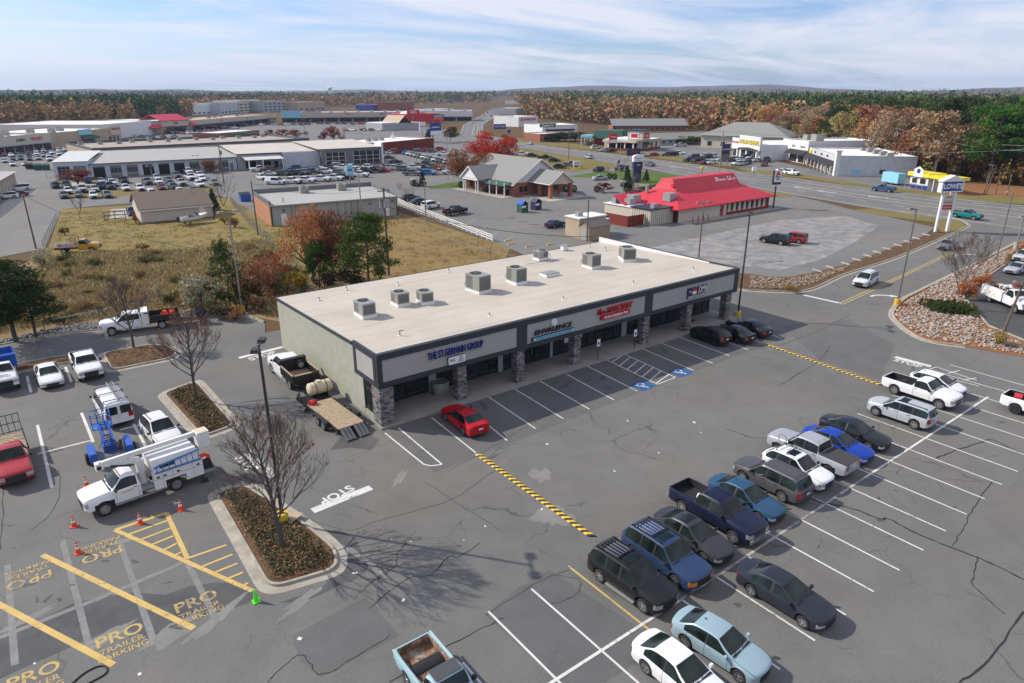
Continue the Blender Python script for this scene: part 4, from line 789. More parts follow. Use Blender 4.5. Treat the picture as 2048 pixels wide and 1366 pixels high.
mk('sedan','black sedan with silver wheels beside the yellow-based lamp post','car',(.012,.014,.02),None,(60.95,39.3),UPY,L=5.1,sp=7)
mk('minivan','white minivan driving down the access road past the yellow centre line','car',(.6,.61,.63),None,g(1730,569),math.atan2(-.14,-1),W=1.95,name='minivan',extras=(x_rails,))
mk('sedan','grey-blue car half hidden behind the bare tree on the access road','car',(.2,.22,.26),None,g(1892,497),math.atan2(-.12,-1),roof=1.45)
mk('sedan','silver sedan parked behind the bucket truck at the right edge','car',(.4,.41,.45),None,g(2032,545),PI*.98,paint_='car_metallic')
mk('crossover','silver-white utility vehicle at the far right edge above the silver sedan','car',(.5,.51,.53),None,g(2046,521),PI*.98)
mk('regular','old teal pickup driving on the highway','truck',(.0,.17,.17),None,g(1932,437),math.atan2(-1,-.12),rim='chrome')
mk('suv','black sport utility vehicle parked on the gravel lot beside the red one','car',BLK,None,g(1549,487),R(100),L=5.2,W=2.0,clad=1,rim='chrome')
mk('suv','red sport utility vehicle parked on the gravel lot beside the black one','car',(.33,.015,.02),None,g(1585,484),R(100),L=4.7,clad=1)
# left side
mk('crew','white pickup with black grille parked by the planted island at the left','truck',WHT,None,(3.55,68.9),DN+R(2),extras=(),L=5.8)
mk('sedan','white sedan parked between two trucks beside the thin planter at the left','car',WHT,None,(.65,68.6),DN+R(2))
mk('crossover','white sport utility vehicle parked by the planted island, facing the bucket truck','car',(.72,.72,.72),None,(6.25,51.0),DN+R(6),L=4.45,box=.5,extras=(x_rails,),roof=1.74,clad=0)
# ================= SPECIAL VEHICLES =================
CH=dict(chassis=1,L=7.0,W=2.06,WB=4.15,xf=2.45,r=.45,zb=.5,nose=1.36,cowl=1.5,tail=1.4,bn=1.25,bc=1.4,box=.5,bt=1.42,roof=2.1,xc=1.95,xr=1.35,xq=.5,xt=.34,wr=.74,trunk=1.4,win=(1.85,.5),pil=(),seams=(1.75,.5),tall=1,tl=0)
def chassis(label,col,at,rz,name='work_truck',rim='rim_metal',group=None,crew=0,**k):
    p=dict(CH); 
    if crew: p.update(xq=-.45,xt=-.6,win=(1.85,-.45),pil=(.7,),seams=(1.75,.7,-.45))
    p.update(k); t=make_car('regular',label,'truck',col,at,rz,group,name=name,rim=rim,sp=8,bed=None,**p)
    for ch in list(t.children):
        if ch.name.startswith('number_plate'): bpy.data.objects.remove(ch)
    mb=MB()
    for s in (1,-1): mb.bar((p['xt']+.5,s*.42,.72),(-p['L']/2+.15,s*.42,.72),.12,.2)
    mb.bar((p['xf']-p['WB'],-1,.46),(p['xf']-p['WB'],1,.46),.14,.14); mb.build('chassis_frame','black_metal',t)
    return t,p
# bucket truck ---------------------------------------------------------
at=(3.95,43.75); rz=math.atan2(42.44-42.87,1.36-5.41)
t,p=chassis('white bucket truck with folded boom and blue ladder on its side, amid orange cones',WHT,at,rz,'bucket_truck',L=7.3,xf=2.6,WB=4.1,xc=2.1,xr=1.5,xq=.65,xt=.5,win=(2.0,.65),seams=(1.9,.65),clad=1,trim=None)
mb=MB(); ax=p['xf']-p['WB']
for s in (1,-1):
    mb.box(-.25,s*1.14-.2*(s>0)-.0*(s<0) if 0 else (s*.72 if s>0 else -1.16),.62,ax+.62,(1.16 if s>0 else -.72),1.72); mb.box(ax-.62,(.72 if s>0 else -1.16),.62,-3.2,(1.16 if s>0 else -.72),1.72); mb.box(ax+.62,(.72 if s>0 else -1.16),1.08,ax-.62,(1.16 if s>0 else -.72),1.72)
mb.pieces('service_box','white_paint',t)
mb=MB(); mb.add([(-.3,y*1.1,1.73) for y in (-1,1)]+[(-3.1,y*1.1,1.73) for y in (1,-1)]+[(-.3,y*.85,2.55) for y in (-1,1)]+[(-3.0,y*.85,2.55) for y in (1,-1)],[(4,5,6,7),(0,1,5,4),(1,2,6,5),(2,3,7,6),(3,0,4,7)]); mb.build('upper_cabinet','white_paint',t)
mb=MB(); mb.box(-.24,-1.165,1.0,-.26,-.75,1.65); 
for s in (1,-1):
    for x in (-.75,-1.35,-2.6): mb.box(x-.006,s*1.163-.004,.66,x+.006,s*1.163+.004,1.7)
    for x in (-.5,-.9,-2.9,-1.7): mb.box(x-.09,s*1.168-.008,1.38,x+.09,s*1.168+.008,1.5)
    mb.box(-.3,s*1.165-.004,1.30,-3.15,s*1.165+.004,1.315)
mb.build('locker_seams','dark_rim',t)
mb=MB()
for s in (1,-1): mb.box(-.7,s*1.03-.01,1.95,-1.6,s*1.03+.03*s,2.2)
mb.build('cabinet_window','shop_glass',t)
mb=MB(); mb.bar((-.35,1.2,1.78),(-3.15,1.2,1.78),.05,.09); mb.bar((-.35,1.12,2.12),(-3.15,1.06,2.4),.05,.09)
for k in range(8): x=-.5-k*.36; mb.bar((x,1.2,1.78),(x,1.1,2.16+.09*k*.4),.04,.04)
mb.build('side_ladder','blue_ladder',t) if 'blue_ladder' in MATS else None
simple('blue_ladder',(.03,.14,.42),.6,var=.15); mb.build('side_ladder','blue_ladder',t)
mb=MB(); mb.box(.45,-.95,.78,-.24,.95,.86); mb.box(-3.2,-1.14,.62,-3.9,1.14,.74); mb.box(-3.85,-1.14,.74,-3.95,1.14,.95); mb.pieces('deck_plate','galv',t)
mb=MB(); mb.cyl((.12,0,.86),(.12,0,1.7),.28,.25,12); mb.box(-.1,-.22,1.7,.34,.22,2.5); mb.build('boom_turret','white_paint',t)
mb=MB(); mb.bar((.1,-.06,2.45),(2.3,-.08,2.95),.26,.34); mb.bar((2.35,-.1,2.92),(-3.4,-.16,2.98),.22,.28); mb.box(2.05,-.3,2.6,2.45,.12,3.05); mb.bar((1.2,-.35,2.7),(-2.9,-.6,2.75),.2,.12); mb.build('boom','white_paint',t)
mb=MB(); mb.bar((.6,.1,2.3),(1.7,.08,2.66),.09,.09); mb.cyl((2.3,-.3,2.78),(2.3,.18,2.78),.13); mb.bar((-.4,-.5,2.75),(-3.0,-.72,2.8),.05,.05); mb.build('boom_cylinder','black_metal',t)
mb=MB(); bx,by,bz=-3.75,-.1,2.05
mb.cbox((bx,by,bz),(.72,.72,1.05),0,0,1.08); o=mb.build('bucket','white_paint',t); mb=MB(); mb.box(bx-.31,by-.31,bz+.93,bx+.31,by+.31,bz+1.065); mb.build('bucket_liner','tank_plastic',t)
mb=MB(); mb.lathe([(.18,-.12),(.38,-.12),(.38,.12),(.18,.12)],14,0,(-3.55,.35,1.25),'y'); mb.build('hose_reel','orange_plastic',t); mb=MB(); mb.cbox((-3.6,.6,.75),(.55,.6,.5),0,0,.8); mb.build('tool_bag','rubber',t)
mb=MB()
for k in range(5): mb.cbox((p['xr']-.08,-.5+k*.25,p['roof']-.02),(.08,.05,.06))
mb.build('roof_lamp','amber_lens',t)
x_step(t,p,WHT); text('LINE SERVICE',.12,'sign_red','door_lettering',t,(1.25,1.075,1.2),(PI/2,0,PI),.002)
for s in (1,-1):
    pass
o=thing('outrigger_wheel_chock','small black wheel chock on the ground behind the bucket truck','chock',g(411,963)); MB().cbox((0,0,0),(.5,.22,.3),0,0,.6).build('block','rubber',o); MB().bar((-.2,0,.2),(.3,.1,.45),.04,.04).build('handle','galv',o)
# dump trucks ----------------------------------------------------------
def dump_body(t,x0,x1,w,z0,z1,floor='old_timber',wall='black_metal',rim=None):
    mb=MB(); th=.07
    for s in (1,-1): mb.box(x0,s*w/2-th/2,z0,x1,s*w/2+th/2,z1); 
    for s in (1,-1):
        for k in range(5): x=x0+(x1-x0)*(k+.5)/5; mb.box(x-.04,s*(w/2+.06)-.03,z0,x+.04,s*(w/2+.06)+.03,z1)
    mb.build('dump_side',wall,t); mb=MB(); mb.box(x1,-w/2-.04,z0,x1+.08,w/2+.04,z1+.35); mb.box(x1,-w/2-.06,z1+.35,x1+.5,w/2+.06,z1+.42); mb.build('headboard',wall,t)
    MB().box(x0-.07,-w/2,z0,x0,w/2,z1-.03).build('tailgate',wall,t); MB().box(x0,-w/2+th/2,z0,x1,w/2-th/2,z0+.08).build('dump_floor',floor,t)
    if rim:
        mb=MB()
        for s in (1,-1): mb.box(x0,s*w/2-.07,z1,x1,s*w/2+.07,z1+.05)
        mb.build('side_cap',rim,t)
pl=two((580,780),(545.6,746),1,2.06); t,p=chassis('white dump truck with black dump bed and spare wheel parked along the olive block wall',WHT,(pl[0][0],56.2),UPY,'dump_truck',crew=1,L=7.2,xf=2.45,WB=4.55,roof=2.12)
dump_body(t,-3.7,-.75,2.25,1.0,1.75,rim='old_timber'); T_,R_=wheel_mesh(.4,.24,20,'rim_metal',8)
w=link('spare_wheel',T_,t,loc=(-.98,-.55,1.6)); w.rotation_euler=(0,0,R(90)); link('rim',R_,w)
x_step(t,p,WHT); mb=MB(); mb.box(-.85,.9,.5,-1.7,1.15,.85); mb.build('fuel_tank','chrome',t)
pl=two((331.9,656.8),(230.7,671),1,2.06); t,p=chassis('white dump truck with dark bed of red cargo on the back lane by the rocks','' and WHT or WHT,pl[0],pl[1],'dump_truck',L=7.4,xf=2.65,WB=4.75,xc=2.1,xr=1.5,xq=-.1,xt=-.25,win=(2.0,-.1),pil=(.95,),seams=(1.9,.95,-.1))
MB().box(-.3,-1.05,.75,-.95,1.05,2.15).build('tool_cabinet','white_paint',t); dump_body(t,-3.9,-1.1,2.2,1.05,1.6,floor='black_metal')
mb=MB(); r_=random.Random(4)
for k in range(7): mb.cbox((-2.9+r_.uniform(-.6,.6),r_.uniform(-.6,.6),1.12),(.6,.4,.5),0,r_.random()*3,.7)
o=mb.build('red_cargo','orange_plastic',t)
# mixer trailer
a=Vector(g(413,648)); t=thing('mixer_trailer','dark tow-behind concrete mixer hitched to the dump truck on the back lane','trailer',(a.x-.2,a.y+.75),pl[1]+.02)
mb=MB(); mb.bar((0,0,.5),(3.6,0,.55),.12,.12); mb.bar((0,-.6,.45),(0,.6,.45),.1,.1); mb.bar((-.3,.4,.5),(.3,.1,1.3),.09,.09); mb.bar((-.3,-.4,.5),(.3,-.1,1.3),.09,.09); mb.bar((1.5,.35,.5),(.3,.3,1.2),.07,.07); mb.build('trailer_frame','rust',t)
mb=MB(); mb.T=Matrix.Translation((.1,0,1.25))@Matrix.Rotation(R(25),4,'Y'); mb.lathe([(.0,-.62),(.35,-.6),(.55,-.2),(.55,.2),(.3,.62),(.26,.62)],16); mb.build('mixer_drum','black_metal',t); add_wheels(t,(0,),.95,.36,.2)
# flatbed trailer with tank
t=thing('flatbed_trailer','long timber-decked equipment trailer with loading ramps beside the olive wall','trailer',(17.55,46.7),UPY+R(3))
MB().box(-3.3,-1.05,.62,2.2,1.05,.7).build('deck','old_timber',t)
mb=MB(); mb.box(-3.32,-1.13,.5,4.0,-1.05,.72); mb.box(-3.32,1.05,.5,4.0,1.13,.72); mb.box(2.2,-1.05,.5,4.0,1.05,.6); mb.bar((4.0,-.9,.55),(5.9,0,.55),.1,.14); mb.bar((4.0,.9,.55),(5.9,0,.55),.1,.14)
for x in (2.2,2.9,3.6): mb.bar((x,1.13,.5),(x,1.13,1.15),.05,.05)
mb.bar((2.2,1.13,1.15),(3.6,1.13,1.15),.05,.05); mb.build('trailer_frame','black_metal',t)
mb=MB()
for s in (1,-1): mb.box(-2.0,s*1.3-.16,.82,.1,s*1.3+.16,.87); mb.box(-2.12,s*1.3-.16,.55,-2.0,s*1.3+.16,.86); mb.box(.1,s*1.3-.16,.55,.22,s*1.3+.16,.86)
mb.build('fender','black_plastic',t); add_wheels(t,(-1.45,-.5),1.42,.36,.22)
mb=MB(); mb.bar((-3.35,-.55,.66),(-4.3,-.55,.1),.8,.08,up=(0,0,1)); mb.bar((-3.35,.55,.66),(-4.3,.55,.1),.8,.08); mb.build('ramp','steel_grey',t)
mb=MB()
for y in (-.7,-.4,.4,.7): mb.bar((-3.4,y,.71),(-4.25,y,.16),.04,.05)
mb.build('ramp_rib','black_metal',t)
k=thing('water_tank','pale plastic water tank strapped across the front of the flatbed trailer','tank',(18.15,50.35,.6),R(2))
mb=MB(); mb.lathe([(0,-1.02),(.35,-1.0),(.52,-.88),(.54,0),(.52,.88),(.35,1.0),(0,1.02)],20,0,(0,0,.62),'x'); mb.build('tank_shell','tank_plastic',k,smooth=50); mb=MB(); mb.lathe([(0,.1),(.2,.1),(.22,0)],12,0,(-.1,0,1.14)); mb.build('tank_cap','tank_plastic',k); mb=MB()
for x in (-.45,.45): mb.lathe([(.55,-.025),(.565,-.025),(.565,.025),(.55,.025)],20,0,(x,0,.62),'x'); mb.box(x-.06,-.5,0,x+.06,.5,.15)
mb.build('tank_strap','black_metal',k)
k=thing('fuel_can','red plastic fuel can on the flatbed trailer deck','can',(16.85,48.6,.72),.4); MB().cbox((0,0,0),(.55,.45,.3),0,0,.85).build('can_body','sign_red',k); MB().cyl((.1,0,.3),(.1,0,.38),.05).build('can_cap','black_plastic',k)
k=thing('floor_jack','small grey wheeled jack left on the tarmac beside the flatbed trailer','jack',g(608,822),.8); MB().cbox((0,0,.05),(.7,.35,.18)).build('jack_body','galv',k); MB().bar((-.3,0,.15),(-.9,.15,.5),.05,.05).build('jack_handle','black_metal',k)
k=thing('traffic_cone','orange traffic cone standing in the bed of the dump truck by the wall','cone',(17.05,53.15,1.08))
CONE=k
def cone_parts(k,mat):
    MB().cbox((0,0,0),(.38,.38,.04)).build('cone_base',mat if mat!='orange_plastic' else 'orange_plastic',k); MB().lathe([(.15,.03),(.03,.74),(0,.75)],14).build('cone_body',mat,k,smooth=40)
    if mat=='orange_plastic':
        mb=MB(); mb.lathe([(.106,.30),(.084,.44)],14); mb.lathe([(.066,.53),(.05,.62)],14); mb.build('reflective_band','sign_white',k)
cone_parts(k,'orange_plastic')
for px,l in (((149,1053),'orange cone furthest left, in front of the bucket truck bumper'),((281,1047),'orange cone at the corner of the yellow hatching beside the bucket truck'),((362,1020),'orange cone beside the rear wheel of the bucket truck'),((157,1106),'orange cone nearest the upside-down yellow trailer lettering'),((174,972),'orange cone half hidden behind the bonnet of the bucket truck')): copy_thing(CONE,(*g(*px),.005),rng.random()*3,l,'orange cones around the bucket truck')
k=thing('traffic_cone','bright green traffic cone at the kerb of the planted island','cone',(*g(513,1203),.01)); cone_parts(k,'green_plastic')
# red stake truck
t,p=chassis('faded red truck with timber flatbed and mesh rack at the left edge','' or (.36,.035,.04),(-2.75,52.55),DN+R(3),'flatbed_truck',L=6.6,xf=2.1,WB=4.1,roof=2.0,xc=1.6,xr=1.0,xq=-.1,xt=-.3,win=(1.5,-.1),pil=(),seams=(1.4,-.1),zb=.42,r=.4,nose=1.2,cowl=1.34,bn=1.1,bc=1.26,bt=1.28,trunk=1.3)
MB().box(-3.6,-1.1,1.0,-.45,1.1,1.1).build('timber_deck','old_timber',t); mb=MB()
for s in (1,-1): mb.box(-3.6,s*1.12-.04,.9,-.45,s*1.12+.04,1.35); 
mb.build('side_rail','black_metal',t); mb=MB()
for k in range(7): y=-1.1+k*2.2/6; mb.bar((-3.58,y,1.1),(-3.58,y,2.5),.04,.04)
for z in (1.2,2.5,1.85): mb.bar((-3.58,-1.1,z),(-3.58,1.1,z),.04,.05)
mb.build('rear_rack','black_metal',t)
# truck with blue box and hood lettering
t,p=chassis('white truck with blue dump box and bonnet lettering at the left edge',WHT,(-2.6,70.9),DN+R(2),'rental_truck',L=6.8)
dump_body(t,-3.6,-.1,2.3,1.1,2.05,floor='steel_grey',wall='blue_paint'); 
for i,(s,x) in enumerate((("LOWE'S",2.62),('RENTAL',2.93))): o=text(s,.3,'sign_black','bonnet_lettering',t,(x,0,1.475-.025*i),(0,R(4),R(90)),.002,.006)
# CAT truck
a=Vector((93.36,28.54)); b=Vector((90.9,25.2)); d=(b-a).normalized(); rz=math.atan2(d.y,d.x); c=(a+b)/2+Vector((-d.y,d.x))*1.0
t,p=chassis('white mechanic truck with cluttered utility body and bonnet lettering beside the rock bed',(.7,.7,.7),(c.x+.6,c.y),rz,'utility_truck',L=7.4,xf=2.5,WB=4.4,r=.5,roof=2.4,nose=1.72,cowl=1.8,bn=1.5,bc=1.65,bt=1.65,zb=.6,W=2.25,trunk=1.6,tail=1.6,box=1)
mb=MB(); mb.box(.2,.72,.7,-3.4,1.2,1.9); mb.box(.2,-1.2,.7,-3.4,-.72,1.9); mb.box(.2,-.72,.7,-3.4,.72,1.0); mb.build('utility_body','white_paint',t)
mb=MB(); r_=random.Random(8)
for k in range(12): mb.cbox((r_.uniform(-3.0,-.2),r_.uniform(-.9,.9),1.0+r_.random()*.9),(.5,.4,.5),0,r_.random()*3,.8)
mb.build('tool_load','rust',t); mb=MB(); mb.cyl((-1.2,0,1.0),(-1.2,0,2.2),.2); mb.bar((-1.2,0,2.2),(.4,.3,2.7),.25,.3); mb.build('crane_arm','white_paint',t); mb=MB(); mb.lathe([(.0,0),(.45,.1),(.3,.4),(0,.5)],12,0,(.2,.2,2.45)); mb.build('red_cover','dark_brick',t)
text('CAT',.5,'sign_black','bonnet_lettering',t,(2.75,0,1.80),(0,R(6),R(90)),.002,.02)
# van with ladder
t=mk('van','white work van with roof ladder and rack parked behind the blue boom lift','van',(.72,.73,.74),None,(4.05,57.55),R(93),win=(1.85,-2.3),pil=(.85,-.5,-.95),trim=dict(rear_window='car_paint'))
for ch in t.children:
    if ch.name.startswith('rear_window'): ch.color=(.72,.73,.74,1)
mb=MB()
for x in (.9,-.6,-2.2): mb.bar((x,-.85,2.18),(x,.85,2.18),.04,.05); mb.bar((x,-.8,2.0),(x,-.8,2.2),.05,.05); mb.bar((x,.8,2.0),(x,.8,2.2),.05,.05)
mb.build('roof_bar','black_metal',t); mb=MB()
for y in (-.1,-.5): mb.bar((1.5,y,2.26),(-2.7,y,2.26),.05,.1)
for k in range(15): x=-2.6+k*.28; mb.bar((x,-.1,2.26),(x,-.5,2.26),.04,.04)
mb.build('roof_ladder','galv',t); mb=MB()
for s in (1,-1): mb.box(-2.872,s*.46-.36,1.22,-2.845,s*.46+.36,1.85)
mb.build('rear_door_window','car_glass',t)
# blue towable boom lift
t=thing('boom_lift','blue towable boom lift with folded lattice mast parked behind the bucket truck','lift',(2.85,50.6),R(90))
mb=MB(); 
for s in (1,-1): mb.box(-1.5,s*1.12-.2,.45,.35,s*1.12+.2,1.1); mb.box(-1.45,s*1.12-.23,.5,.3,s*1.12+.23,.9)
mb.build('battery_box','blue_paint',t); mb=MB(); mb.box(-1.2,-.85,.42,.6,.85,.5); mb.bar((.6,-.6,.45),(3.2,0,.45),.1,.12); mb.bar((.6,.6,.45),(3.2,0,.45),.1,.12); mb.bar((-1.5,-1.2,.5),(-1.5,1.2,.5),.12,.14); mb.build('trailer_frame','steel_grey',t)
mb=MB()
for s in (1,-1):
    mb.bar((-.2,s*.28,.6),(2.0,s*.28,1.7),.1,.12); mb.bar((2.0,s*.28,1.7),(-.9,s*.28,1.5),.1,.14); mb.bar((-.9,s*.28,1.5),(1.6,s*.28,2.2),.1,.12)
    for k in range(5): mb.bar((-.2+.5*k,s*.28,.62+.25*k),(.1+.45*k,-s*.28,.75+.24*k),.05,.05)
mb.box(-.5,-.4,.5,.3,.4,1.0); mb.build('folded_mast','blue_paint',t)
mb=MB()
for k in range(6): mb.bar((-1.1+k*.12,-.3,1.0+k*.12),(-1.1+k*.12,.3,1.0+k*.12),.05,.05)
mb.bar((-1.1,-.3,.95),(-.4,-.3,1.7),.05,.05); mb.bar((-1.1,.3,.95),(-.4,.3,1.7),.05,.05); mb.bar((-.7,-.55,.6),(.2,-.75,.9),.2,.06); mb.build('mast_ladder','black_metal',t)
mb=MB(); x0,x1,y0,y1,z0,z1=1.5,2.5,-.55,.65,1.5,2.6
for x in (x0,x1):
    for z in (z0,z0+.5,z1): mb.bar((x,y0,z),(x,y1,z),.045,.045)
    for k in range(4): y=y0+(y1-y0)*k/3; mb.bar((x,y,z0),(x,y,z1),.045,.045)
for y in (y0,y1):
    for z in (z0,z0+.5,z1): mb.bar((x0,y,z),(x1,y,z),.045,.045)
mb.box(x0,y0,z0-.05,x1,y1,z0); mb.build('work_basket','blue_ladder',t); add_wheels(t,(-.4,),1.55,.38,.2)
# old pale blue pickup at the bottom edge
t=mk('regular','faded light blue old pickup with rusty empty bed and dark grey cab roof','truck',(.33,.50,.55),None,(10.75,19.05),DN,L=5.3,W=1.95,WB=3.2,xf=1.75,r=.38,zb=.42,nose=1.06,bn=.98,cowl=1.12,bc=1.07,bt=1.1,tail=1.1,trunk=1.1,roof=1.78,xc=1.0,xr=.62,xq=-.05,xt=-.2,win=(.95,-.1),seams=(.85,-.1),bed=.62,box=1,bedm='rusty_bed' if 'rusty_bed' in MATS else 'rust',rim='chrome')
m,nt,pp=nodes('rusty_bed'); v=objc(nt); lk(nt,ramp(nt,noise(nt,v,2.5,7,.7),(.35,(.11,.045,.02)),(.5,(.25,.14,.08)),(.62,(.42,.40,.36))),pp.inputs['Base Color']); pp.inputs['Roughness'].default_value=.85
for ch in t.children:
    if ch.name.startswith('bed_liner'): ch.data.materials[0]=m
mb=MB()
for k in range(13): y=-.72+k*.12; mb.bar((-.35,y,.635),(-2.55,y,.635),.045,.035)
mb.build('bed_rib',m,t); MB().box(.55,-.62,1.775,-.12,.62,1.80).build('roof_paint','tint',t,color=(.07,.075,.085)); mb=MB()
for s in (1,-1): mb.box(-.3,s*.93-.04,1.09,-2.64,s*.93+.04,1.125)
mb.pieces('bed_rail','car_paint',t,color=(.4,.55,.58))
# yellow flatbed in the yard
t,p=chassis('yellow flatbed truck loaded with junk parked in the grassy yard',(.5,.27,.02),(9.0,126.6),math.atan2(-1.3,3.5),'flatbed_truck',L=6.6,xf=2.2,WB=4.0,r=.42)
MB().box(-3.3,-1.1,.95,.2,1.1,1.05).build('deck','rust',t); mb=MB(); r_=random.Random(2)
for k in range(9): mb.cbox((r_.uniform(-2.8,-.2),r_.uniform(-.7,.7),1.05),(.7,.5,.5),0,r_.random()*3,.6)
mb.build('junk_load','galv',t); mb=MB(); mb.bar((.1,-1,1.05),(.1,-1,2.4),.08,.08); mb.bar((.1,1,1.05),(.1,1,2.4),.08,.08); mb.bar((.1,-1,2.4),(.1,1,2.4),.08,.08); mb.bar((-.9,-1,2.3),(-.9,1,2.3),.3,.08); mb.build('headache_rack','rust',t)
# boat on trailer
t=thing('motor_boat','white motor boat on a trailer beside the tan garage','boat',(29.9,141.9),math.atan2(-1,-3.3)+PI)
mb=MB(); st=[(-2.8,1.0,.75,1.45),(-1,1.05,.7,1.5),(1,1.0,.72,1.6),(2.2,.6,.85,1.72),(3.0,.05,1.35,1.82)]
rings=[[(x,-w,zt),(x,-w*.8,zb+.25),(x,0,zb),(x,w*.8,zb+.25),(x,w,zt)] for x,w,zb,zt in st]
for A_,B_ in zip(rings[:-1],rings[1:]):
    for j in range(4): mb.add([A_[j],A_[j+1],B_[j+1],B_[j]],[(0,1,2,3)])
mb.add(rings[0],[(0,1,2,3,4)]); mb.add([rings[2][0],rings[2][4],rings[3][4],rings[3][0]],[(0,1,2,3)]); mb.add([rings[3][0],rings[3][4],rings[4][4],rings[4][0]],[(0,1,2,3)]); mb.build('hull','white_paint',t,smooth=40)
MB().box(-2.6,-.8,1.1,.9,.8,1.2).build('deck','galv',t); mb=MB(); mb.add([(1.0,-.75,1.6),(1.0,.75,1.6),(.6,.7,2.1),(.6,-.7,2.1)],[(0,1,2,3)]); mb.cbox((-.3,0,1.2),(.5,1.2,.5)); mb.build('windscreen','shop_glass',t); mb=MB(); mb.bar((-2.6,-.6,.5),(2.4,-.3,.5),.1,.1); mb.bar((-2.6,.6,.5),(2.4,.3,.5),.1,.1); mb.bar((2.3,0,.5),(4.0,0,.5),.1,.1); mb.build('boat_trailer','galv',t); add_wheels(t,(-1.2,),1.15,.32,.2); MB().cbox((-3.0,0,.7),(.4,.4,1.0)).build('outboard_motor','black_plastic',t)
# ================= VEGETATION =================
def proj(x,y,z=0.):
    Zr=z-H; a=x*FX+y*FY; b=x*RX+y*RY; c,s=math.cos(PITCH),math.sin(PITCH); dep=a*c-Zr*s
    return (CX+FPX*b/dep,CY-FPX*(a*s+Zr*c)/dep) if dep>1 else (-9999,9999)
def leafmat(name,transl=.3,var=.5,rough=.8):
    m,nt,p=nodes(name); oi=N(nt,'ShaderNodeObjectInfo'); ge=N(nt,'ShaderNodeNewGeometry')
    n=noise(nt,objc(nt),.55,3,.6); r=ramp(nt,ge.outputs['Random Per Island'],(0,(1-var,)*3),(1,(1+var*.6,)*3)); hue=ramp(nt,n,(.3,(.8,.95,.8)),(.7,(1.2,1.02,.95)))
    c=mix(nt,1.,mix(nt,1.,oi.outputs['Color'],r,'MULTIPLY'),hue,'MULTIPLY'); lk(nt,c,p.inputs['Base Color']); p.inputs['Roughness'].default_value=rough; p.inputs['Specular IOR Level'].default_value=.15
    if transl:
        t=N(nt,'ShaderNodeBsdfTranslucent'); lk(nt,c,t.inputs['Color']); ms=N(nt,'ShaderNodeMixShader'); ms.inputs[0].default_value=transl
        lk(nt,p.outputs[0],ms.inputs[1]); lk(nt,t.outputs[0],ms.inputs[2]); lk(nt,ms.outputs[0],nt.nodes['Material Output'].inputs['Surface'])
    return m
leafmat('leaves'); 
def quads_mesh(name,P_,mat,nper=4):
    P_=np.asarray(P_,dtype=np.float32); n=len(P_); me=bpy.data.meshes.new(name); me.vertices.add(n*nper); me.vertices.foreach_set('co',P_.reshape(-1)); me.loops.add(n*nper); me.loops.foreach_set('vertex_index',np.arange(n*nper,dtype=np.int32)); me.polygons.add(n); me.polygons.foreach_set('loop_start',np.arange(n,dtype=np.int32)*nper)
    me.materials.append(MATS[mat]); me.update(calc_edges=True); return me
def rand_quads(cen,size,r,flat=0.,asp=.6,droop=None):
    n=len(cen); a=r.normal(size=(n,3)); a/=np.linalg.norm(a,axis=1,keepdims=True); b=r.normal(size=(n,3)); 
    if flat: a[:,2]*=(1-flat); a/=np.linalg.norm(a,axis=1,keepdims=True); b[:,2]*=(1-flat)
    b-=a*(a*b).sum(1,keepdims=True); b/=np.linalg.norm(b,axis=1,keepdims=True); s=(size*(.6+.8*r.random(n)))[:,None]; a=a*s; b=b*s*asp
    return np.stack([cen-a-b*.4,cen+a*.1-b,cen+a+b*.3,cen-a*.2+b],1)
def cloud(clumps,n,size,r,shell=.45,flat=0.,asp=.6):
    """clumps: (x,y,z,rx,ry,rz)"""
    c=np.array(clumps,float); vol=(c[:,3]*c[:,4]*c[:,5])**.67; k=r.choice(len(c),n,p=vol/vol.sum()); d=r.normal(size=(n,3)); d/=np.linalg.norm(d,axis=1,keepdims=True); rad=(shell+(1-shell)*r.random(n)**.6)[:,None]
    return rand_quads(c[k,:3]+d*c[k,3:]*rad,size,r,flat,asp)
def limb(mb,p,d,L,r0,r1,rg,seg=3,wob=.25,n=6):
    p=Vector(p); d=Vector(d).normalized(); pts=[p]
    for i in range(seg): d=(d+Vector((rg.uniform(-wob,wob),rg.uniform(-wob,wob),rg.uniform(-wob*.5,wob)))).normalized(); p=p+d*(L/seg); pts.append(p)
    for i in range(seg): mb.cyl(pts[i],pts[i+1],r0+(r1-r0)*i/seg,r0+(r1-r0)*(i+1)/seg,n,0,False)
    return pts[-1],d
